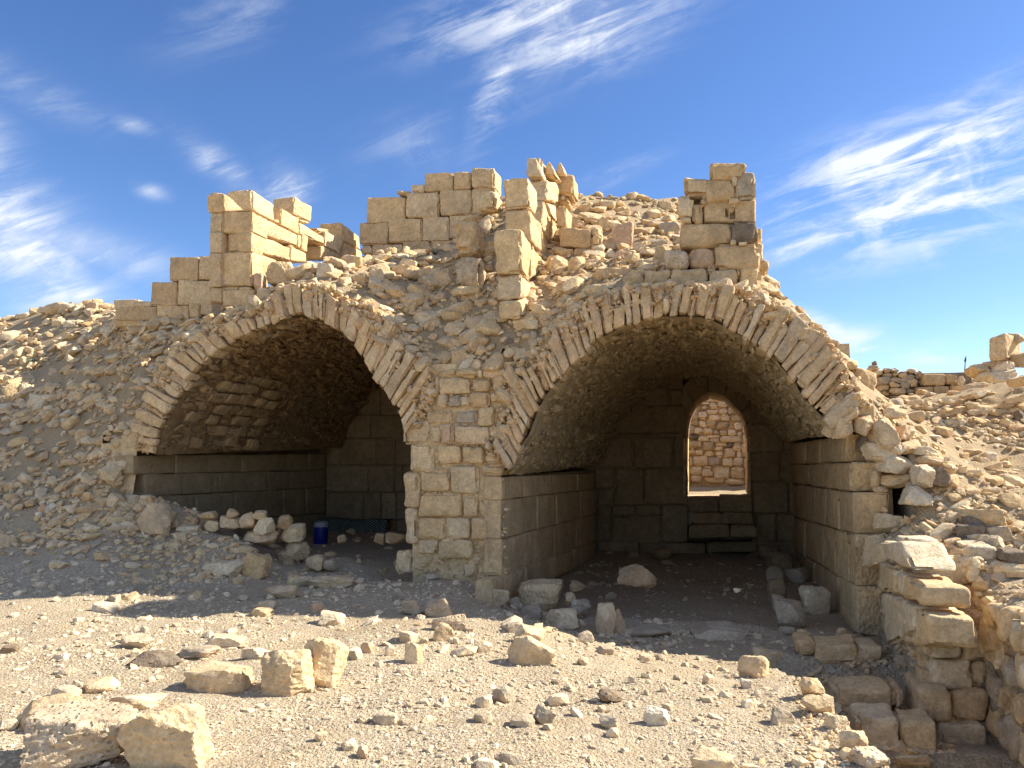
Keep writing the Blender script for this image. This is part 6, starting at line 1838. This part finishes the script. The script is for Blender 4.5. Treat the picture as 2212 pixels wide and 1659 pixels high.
def slope_parts(parent_name, n, xr, yr, size, mats, mask=None):
    par = bpy.data.objects.get(parent_name)
    made = 0; k = 0
    while made < n and k < n * 5:
        k += 1
        px = random.uniform(*xr); py = random.uniform(*yr)
        if mask and not mask(px, py): continue
        P, t = hit(px, py)
        if t > 30 or abs(P[2] - surf(P[0], P[1])[0]) > .12: continue
        on_m = (ms[0] < P[0] < ms[-1]) and (md[0] < P[1] < md[-1]) and interp_grid(ms, md, MH, P[0], P[1]) > interp_grid(gs, gd, GH, P[0], P[1])
        if bool(on_m) != (parent_name == 'rubble_mound'): continue
        s = size(t) * random.choice((.6, .8, 1, 1, 1.3, 1.7))
        me = rock_template(3, random.randrange(24), random.choice(mats), random.choice((.5, .8)))
        o = bpy.data.objects.new('rubble_stone', me); COL.objects.link(o)
        nr = surf_normal(np.array([P[0]]), np.array([P[1]]))
        nr = nr + np.array([[0, 0, .9]]); nr /= np.linalg.norm(nr)
        R = rots_for(nr, .22)[0]
        hz = s * random.uniform(.35, .7)
        o.matrix_world = Matrix.Translation(Vector(P) + Vector(nr[0]) * hz * .42) @ Matrix([list(r) for r in R]).to_4x4() @ Matrix.Diagonal((s * random.uniform(.9, 1.5), s * random.uniform(.7, 1.0), hz, 1))
        o.parent = par
        made += 1


RM = [M_RUBBLE, M_RUBBLE, M_RUBBLE, M_ASHLAR, M_OCHRE]
slope_parts('rubble_mound', 300, (380, 1890), (425, 800), lambda t: .0098 * t, RM)
slope_parts('ground', 145, (0, 420), (650, 1130), lambda t: .0078 * t, RM + [M_PALE])
slope_parts('ground', 150, (1880, 2212), (850, 1330), lambda t: .0082 * t, RM + [M_PALE])


# ------------------------------------------------------------------ gravel and small rubble: joined stones
def field(name, n, xr, yr, size, mat, parent=None, f=surf, mask=None, flat=(.35, .8), zlo=None, sub=1, lift=.2, tilt=.3, up_bias=0.0, smooth=False, clump=1.6):
    px = RNG.uniform(*xr, n); py = RNG.uniform(*yr, n)
    if mask is not None:
        k = mask(px, py); px, py = px[k], py[k]
    n = len(px)
    x = (px - 1106) / FPX; y = (829.5 - py) / FPX
    Y = math.cos(PITCH) - y * math.sin(PITCH); Z = math.sin(PITCH) + y * math.cos(PITCH)
    c, s = math.cos(YAW), math.sin(YAW)
    D = np.stack([x * c - Y * s, x * s + Y * c, Z], 1)
    t = np.full(n, 1.5); done = np.zeros(n, bool); T = np.full(n, 99.0)
    for i in range(620):
        P = E_ + t[:, None] * D
        b = (~done) & (P[:, 2] < f(P[:, 0], P[:, 1]))
        T[b] = t[b]; done |= b
        t = t + .04 * (1 + t * .02)
        if done.all(): break
    ok = done & (T < 32)
    Q = E_ + T[:, None] * D
    ok &= np.abs(Q[:, 2] - f(Q[:, 0], Q[:, 1])) < .12
    P = (E_ + T[:, None] * D)[ok]; T = T[ok]
    P[:, 2] = f(P[:, 0], P[:, 1])
    keep = P[:, 2] < 9
    n = len(P)
    if clump:
        cn = fbm(P * np.array([1.1, 1.1, 1.6]), 3, 55) + .5 * fbm(P * 4.2, 2, 57)
        kp = RNG.uniform(0, 1, len(P)) < np.clip(.5 + cn * clump, .06, 1)
        P = P[kp]; T = T[kp]; n = len(P)
    nr = surf_normal(P[:, 0], P[:, 1], f)
    nr = nr + np.array([0, 0, up_bias]); nr /= np.linalg.norm(nr, axis=1, keepdims=True)
    sz = size(T) * RNG.lognormal(0, .45, n)
    hz = sz * RNG.uniform(*flat, n)
    half = np.stack([sz * RNG.uniform(.9, 1.5, n), sz * RNG.uniform(.6, 1.0, n), hz], 1)
    return scatter(name, P + nr * (hz * lift)[:, None], half, rots_for(nr, tilt), sub, mat, 'stuff', parent, smooth)


tag(field('gravel', 28000, (-260, 2060), (1230, 1700), lambda t: .0012 * t + .0012, M_PALE, clump=2.4), 'pale gravel and chips strewn over the ground before the vaults', 'gravel')
tag(field('gravel', 2600, (-60, 1990), (1225, 1690), lambda t: .0032 * t, M_PALE), 'coarser pale chips strewn over the ground before the vaults', 'gravel')
mnd = bpy.data.objects['rubble_mound']; grd = bpy.data.objects['ground']
in_m = lambda s, d: surf(s, d)
o = field('small_rubble', 10000, (250, 1900), (420, 830), lambda t: .0038 * t, M_RUBBLE, mnd, up_bias=.6, lift=.45, clump=.9)
o = field('small_rubble', 6600, (-340, 430), (640, 1200), lambda t: .0036 * t, M_RUBBLE, grd, up_bias=.6, lift=.45, clump=1.1)
o = field('small_rubble', 4200, (1890, 2260), (800, 1420), lambda t: .0034 * t, M_RUBBLE, grd, up_bias=.6)
o = field('small_rubble', 1500, (1720, 2060), (1400, 1659), lambda t: .0034 * t, M_RUBBLE, grd, up_bias=.6)
o = field('floor_debris', 1300, (1080, 1850), (1150, 1420), lambda t: .0022 * t, M_GREY, grd, f=gsurf)
o = field('small_rubble', 1500, (250, 660), (1080, 1260), lambda t: .0034 * t, M_RUBBLE, grd, f=gsurf, clump=.8)
o = field('floor_debris', 500, (350, 880), (1090, 1260), lambda t: .003 * t, M_RUBBLE, grd, f=gsurf)

# ------------------------------------------------------------------ things people left
def lathe(name, prof, mat, parent, seg=40, loc=(0, 0, 0)):
    V = []; F = []
    for (r, z) in prof:
        for k in range(seg):
            a = 2 * math.pi * k / seg
            V.append((r * math.cos(a), r * math.sin(a), z))
    for i in range(len(prof) - 1):
        for k in range(seg):
            F.append((i * seg + k, i * seg + (k + 1) % seg, (i + 1) * seg + (k + 1) % seg, (i + 1) * seg + k))
    me = mesh_from(name, np.array(V), np.array(F, np.int32), True, 35)
    o = link(name, me, mat, parent); o.location = loc
    return o


P, t = hit(*Z6(80, 1240), gsurf)
W = (Z6(125, 0)[0] - Z6(32, 0)[0]) / FPX * t; H = (Z6(0, 1250)[1] - Z6(0, 1103)[1]) / FPX * t
dr = thing('drinks_cooler', 'blue round drinks cooler with a white screw lid standing in the dark left-hand vault', 'drinks cooler', loc=(P[0], P[1] + W / 2, P[2]))
R_ = W / 2
M_BLUE = plain('blue_plastic', (.006, .014, .17), .4, .35)
M_WHITE = plain('white_plastic', (.30, .31, .32), .5, .3)
lathe('body', [(0, .012 * H), (R_ * .90, .012 * H), (R_ * .94, .05 * H), (R_, .12 * H), (R_, .74 * H), (R_ * .97, .79 * H), (0, .80 * H)], M_BLUE, dr)
lathe('base_ring', [(0, 0), (R_ * .93, 0), (R_ * .95, .02 * H), (R_ * .93, .035 * H), (0, .036 * H)], M_WHITE, dr)
lathe('lid', [(0, .792 * H), (R_ * .99, .792 * H), (R_ * 1.0, .83 * H), (R_ * .95, .86 * H), (R_ * .96, .93 * H), (R_ * .92, .985 * H), (R_ * .78, H), (R_ * .74, .975 * H), (0, .97 * H)], M_WHITE, dr)
tp = lathe('tap', [(0, 0), (R_ * .13, 0), (R_ * .13, R_ * .2), (R_ * .07, R_ * .25), (0, R_ * .26)], M_BLUE, dr, 16, (-.12 * R_, -R_ * .98, .6 * H))
tp.rotation_euler = (math.pi / 2, 0, 0)
# carrying handle
hv = []; hf = []
for i in range(17):
    a = math.pi * i / 16
    c_ = Vector((math.cos(a) * R_ * 1.04, 0, .80 * H + math.sin(a) * R_ * .5 - .06 * H))
    c_.y = -math.sin(a) * R_ * .85
    for k in range(6):
        b = math.pi * 2 * k / 6
        hv.append((c_.x + math.cos(b) * .006, c_.y + math.sin(b) * .006, c_.z + math.sin(b + 1) * .006))
for i in range(16):
    for k in range(6):
        hf.append((i * 6 + k, i * 6 + (k + 1) % 6, i * 6 + 6 + (k + 1) % 6, i * 6 + 6 + k))
link('handle', mesh_from('handle', np.array(hv), np.array(hf, np.int32)), M_WHITE, dr)


def cloth_material():
    m = bpy.data.materials.new('dark_patterned_cloth'); m.use_nodes = True
    t = m.node_tree; L = t.links.new; b = t.nodes['Principled BSDF']
    b.inputs['Roughness'].default_value = .9
    tc = N(t, 'ShaderNodeTexCoord')
    mp = N(t, 'ShaderNodeMapping'); mp.inputs['Rotation'].default_value = (0, 0, math.pi / 4); mp.inputs['Scale'].default_value = (17, 17, 1)
    L(tc.outputs['UV'], mp.inputs[0])
    fr = N(t, 'ShaderNodeVectorMath', operation='FRACTION'); L(mp.outputs[0], fr.inputs[0])
    sb = N(t, 'ShaderNodeVectorMath', operation='SUBTRACT'); L(fr.outputs[0], sb.inputs[0]); sb.inputs[1].default_value = (.5, .5, 0)
    sp = N(t, 'ShaderNodeSeparateXYZ'); L(sb.outputs[0], sp.inputs[0])
    cb = N(t, 'ShaderNodeCombineXYZ'); L(sp.outputs[0], cb.inputs[0]); L(sp.outputs[1], cb.inputs[1])
    ln = N(t, 'ShaderNodeVectorMath', operation='LENGTH'); L(cb.outputs[0], ln.inputs[0])
    # petalled ring in each lozenge
    at = N(t, 'ShaderNodeMath', operation='ARCTAN2'); L(sp.outputs[1], at.inputs[0]); L(sp.outputs[0], at.inputs[1])
    m6 = N(t, 'ShaderNodeMath', operation='MULTIPLY'); L(at.outputs[0], m6.inputs[0]); m6.inputs[1].default_value = 7
    sn = N(t, 'ShaderNodeMath', operation='SINE'); L(m6.outputs[0], sn.inputs[0])
    k = N(t, 'ShaderNodeMath', operation='MULTIPLY_ADD'); L(sn.outputs[0], k.inputs[0]); k.inputs[1].default_value = .03; L(ln.outputs['Value'], k.inputs[2])
    s1_ = N(t, 'ShaderNodeMath', operation='SUBTRACT'); L(k.outputs[0], s1_.inputs[0]); s1_.inputs[1].default_value = .27
    ab = N(t, 'ShaderNodeMath', operation='ABSOLUTE'); L(s1_.outputs[0], ab.inputs[0])
    lt_ = N(t, 'ShaderNodeMath', operation='LESS_THAN'); L(ab.outputs[0], lt_.inputs[0]); lt_.inputs[1].default_value = .055
    dot_ = N(t, 'ShaderNodeMath', operation='LESS_THAN'); L(ln.outputs['Value'], dot_.inputs[0]); dot_.inputs[1].default_value = .09
    mxx = N(t, 'ShaderNodeMath', operation='MAXIMUM'); L(lt_.outputs[0], mxx.inputs[0]); L(dot_.outputs[0], mxx.inputs[1])
    mix = N(t, 'ShaderNodeMixRGB'); L(mxx.outputs[0], mix.inputs[0]); mix.inputs[1].default_value = (.008, .035, .03, 1); mix.inputs[2].default_value = (.42, .46, .38, 1)
    # black lattice between lozenges
    ax_ = N(t, 'ShaderNodeMath', operation='ABSOLUTE'); L(sp.outputs[0], ax_.inputs[0])
    ay_ = N(t, 'ShaderNodeMath', operation='ABSOLUTE'); L(sp.outputs[1], ay_.inputs[0])
    mm = N(t, 'ShaderNodeMath', operation='MAXIMUM'); L(ax_.outputs[0], mm.inputs[0]); L(ay_.outputs[0], mm.inputs[1])
    gt = N(t, 'ShaderNodeMath', operation='GREATER_THAN'); L(mm.outputs[0], gt.inputs[0]); gt.inputs[1].default_value = .44
    m2 = N(t, 'ShaderNodeMixRGB'); L(gt.outputs[0], m2.inputs[0]); L(mix.outputs[0], m2.inputs[1]); m2.inputs[2].default_value = (.003, .004, .006, 1)
    L(m2.outputs[0], b.inputs['Base Color'])
    return m


# patterned cloth draped over a low bench of stones at the back of the left vault
a0 = atd(*Z6(60, 1065), 5.25); a1 = atd(*Z6(540, 1065), 5.25); lowz = atd(*Z6(100, 1212), 5.0)[2]
nx_, ny_ = 60, 22
V = []; F = []; UV = []
for j in range(ny_ + 1):
    for i in range(nx_ + 1):
        u = i / nx_; v = j / ny_
        x = a0[0] + (a1[0] - a0[0]) * u
        top = a0[2] + .015 * math.sin(u * 9) - .05 * max(0, .15 - u) / .15
        bot = lowz + .05 * abs(math.sin(u * 7 + .5)) + .04 * math.sin(u * 23)
        if v < .25:
            y = 5.52 - (v / .25) * .3; z = top
        else:
            w_ = (v - .25) / .75
            y = 5.22 - .05 * math.sin(w_ * 2) + .022 * math.sin(u * 38 + w_ * 2) * w_ + .015 * math.sin(u * 71)
            z = top + (bot - top) * w_
        V.append((x, y, z)); UV.append((u * 1.9, v * .95))
for j in range(ny_):
    for i in range(nx_):
        k = j * (nx_ + 1) + i
        F.append((k, k + nx_ + 1, k + nx_ + 2, k + 1))
me = mesh_from('patterned_cloth', np.array(V), np.array(F, np.int32), True)
uvl = me.uv_layers.new(name='UVMap')
uvl.data.foreach_set('uv', np.array([UV[i] for f in F for i in f], np.float32).ravel())
cl = link('patterned_cloth', me, cloth_material())
sm_ = cl.modifiers.new('thickness', 'SOLIDIFY'); sm_.thickness = .006
tag(cl, 'dark green cloth with pale rosettes draped low at the back of the left-hand vault', 'cloth')
bench = thing('stone_bench', 'low bench of stones hidden under the patterned cloth', 'bench', loc=(-4, 5.4, .5))
slab(bench, 'bench_block', a0[0] + .05, (a0[0] + a1[0]) / 2 - .01, 5.3, 5.55, .45, a0[2] - .05, M_DIM)
slab(bench, 'bench_block', (a0[0] + a1[0]) / 2 + .01, a1[0] - .05, 5.3, 5.55, .45, a0[2] - .05, M_DIM)

# cairn on the far wall
cr = thing('cairn', 'small cairn of four balanced flat stones on the far right wall', 'cairn', loc=atd(*ZB(420, 640), 6.8))
for (x0, y0, x1, y1, m) in [(338, 592, 500, 640, M_RUBBLE), (348, 568, 475, 602, M_GREY), (395, 530, 468, 570, M_DARK), (412, 518, 460, 536, M_DARK)]:
    a = box(ZB, x0, y0, x1, y1)
    A = atd(a[0], a[1], 6.9); B = atd(a[2], a[3], 6.9)
    o = bpy.data.objects.new('flat_stone', rock_template(3, random.randrange(20), m, .5)); COL.objects.link(o)
    o.parent = cr
    o.location = Vector(((A[0] + B[0]) / 2, 6.9, (A[2] + B[2]) / 2)) - cr.location
    o.scale = ((B[0] - A[0]) / 2, (B[0] - A[0]) / 2 * .8, (A[2] - B[2]) / 2 * 1.1)

# stake with a scrap of cloth
A = Vector(atd(*ZB(1478, 668), 7.2)); B = Vector(atd(*ZB(1512, 468), 7.2))
stk = thing('stake', 'thin dark stake with a scrap of cloth at its tip on the right skyline', 'stake', loc=A[:])


def rod(name, a, b, r0, r1, mat, parent, seg=7):
    a = Vector(a); b = Vector(b); d = (b - a).normalized(); x = d.orthogonal().normalized(); y = d.cross(x)
    V = []; F = []
    n = 5
    for i in range(n + 1):
        c = a.lerp(b, i / n); r = r0 + (r1 - r0) * i / n
        for k in range(seg):
            q = 2 * math.pi * k / seg
            V.append((c + x * math.cos(q) * r + y * math.sin(q) * r)[:])
    for i in range(n):
        for k in range(seg):
            F.append((i * seg + k, i * seg + (k + 1) % seg, i * seg + seg + (k + 1) % seg, i * seg + seg + k))
    return link(name, mesh_from(name, np.array(V), np.array(F, np.int32)), mat, parent)


M_STK = plain('weathered_wood', (.05, .04, .035), .9)
rod('shaft', (0, 0, -.35), B - A, .012, .008, M_STK, stk)
q = B - A
V = [(q.x, q.y, q.z - .01), (q.x + .01, q.y, q.z + .02), (q.x + .015, q.y + .01, q.z - .04), (q.x - .02, q.y + .01, q.z - .05), (q.x - .035, q.y, q.z - .09), (q.x + .006, q.y + .01, q.z - .10)]
me = mesh_from('cloth_scrap', np.array([tuple(v) for v in V]), np.array([(0, 1, 2), (0, 2, 3), (3, 2, 5), (3, 5, 4)], np.int32), False)
o = link('cloth_scrap', me, plain('faded_cloth', (.35, .28, .22), .9), stk)
mo = o.modifiers.new('thickness', 'SOLIDIFY'); mo.thickness = .01

# dry shrubs
M_STEM = plain('dry_stem', (.12, .12, .07), .9)
M_LEAF = plain('grey_green_leaf', (.10, .13, .06), .8)


def shrub(px, py, hpx, label, nst=16, up=None, lean=.5):
    if up is None: P, t = hit(px, py)
    else: P = np.array(atd(px, py, up)); t = (P[1] - E_[1]) / cam_ray(px, py)[1]
    H = hpx / FPX * t
    root = thing('desert_shrub', label, 'shrub', loc=tuple(P))
    SV = []; SF = []; LV = []; LF = []
    for i in range(nst):
        a = random.uniform(0, 2 * math.pi); l = H * random.uniform(.45, 1.05); sp = lean * random.uniform(.2, 1)
        p = Vector((random.uniform(-.02, .02), random.uniform(-.02, .02), -.01))
        dirv = Vector((math.cos(a) * sp, math.sin(a) * sp, 1)).normalized()
        r = .0028
        pts = [p]
        for k in range(6):
            dirv = (dirv + Vector((random.gauss(0, .12), random.gauss(0, .12), random.gauss(0, .06)))).normalized()
            p = p + dirv * l / 6; pts.append(p)
        for k in range(6):
            x = dirv.orthogonal().normalized(); y = dirv.cross(x)
            i0 = len(SV)
            for (c, rr) in ((pts[k], r * (1 - k * .12)), (pts[k + 1], r * (1 - (k + 1) * .12))):
                for m_ in range(3):
                    q_ = 2 * math.pi * m_ / 3
                    SV.append((c + x * math.cos(q_) * rr + y * math.sin(q_) * rr)[:])
            for m_ in range(3):
                SF.append((i0 + m_, i0 + (m_ + 1) % 3, i0 + 3 + (m_ + 1) % 3, i0 + 3 + m_))
            for z_ in range(3):
                b = random.uniform(0, 2 * math.pi); ll = H * random.uniform(.05, .12)
                o_ = Vector((math.cos(b), math.sin(b), random.uniform(.3, 1.2))).normalized()
                c = pts[k].lerp(pts[k + 1], random.random()); sd = o_.orthogonal().normalized() * ll * .13
                i0 = len(LV)
                LV.extend([(c)[:], (c + o_ * ll * .5 + sd)[:], (c + o_ * ll)[:], (c + o_ * ll * .5 - sd)[:]])
                LF.append((i0, i0 + 1, i0 + 2, i0 + 3))
    link('stems', mesh_from('stems', np.array(SV), np.array(SF, np.int32)), M_STEM, root)
    lf = link('leaves', mesh_from('leaves', np.array(LV), np.array(LF, np.int32)), M_LEAF, root)
    lf['kind'] = 'stuff'


shrub(*GA(985, 1300), 66, 'thin dark green desert shrub growing between the two boulders at bottom left', 18)
shrub(*ZL(330, 1215), 30, 'pale dry grassy tuft at the lower rim of the sunny left slope', 26, lean=1.0)
shrub(*Z2(850, 760), 22, 'dry tuft on the slope under the centre skyline wall', 26, lean=1.0)
shrub(*ZB(1610, 660), 14, 'tiny dry tuft on the right skyline beside the stake', 14, up=6.8, lean=.8)
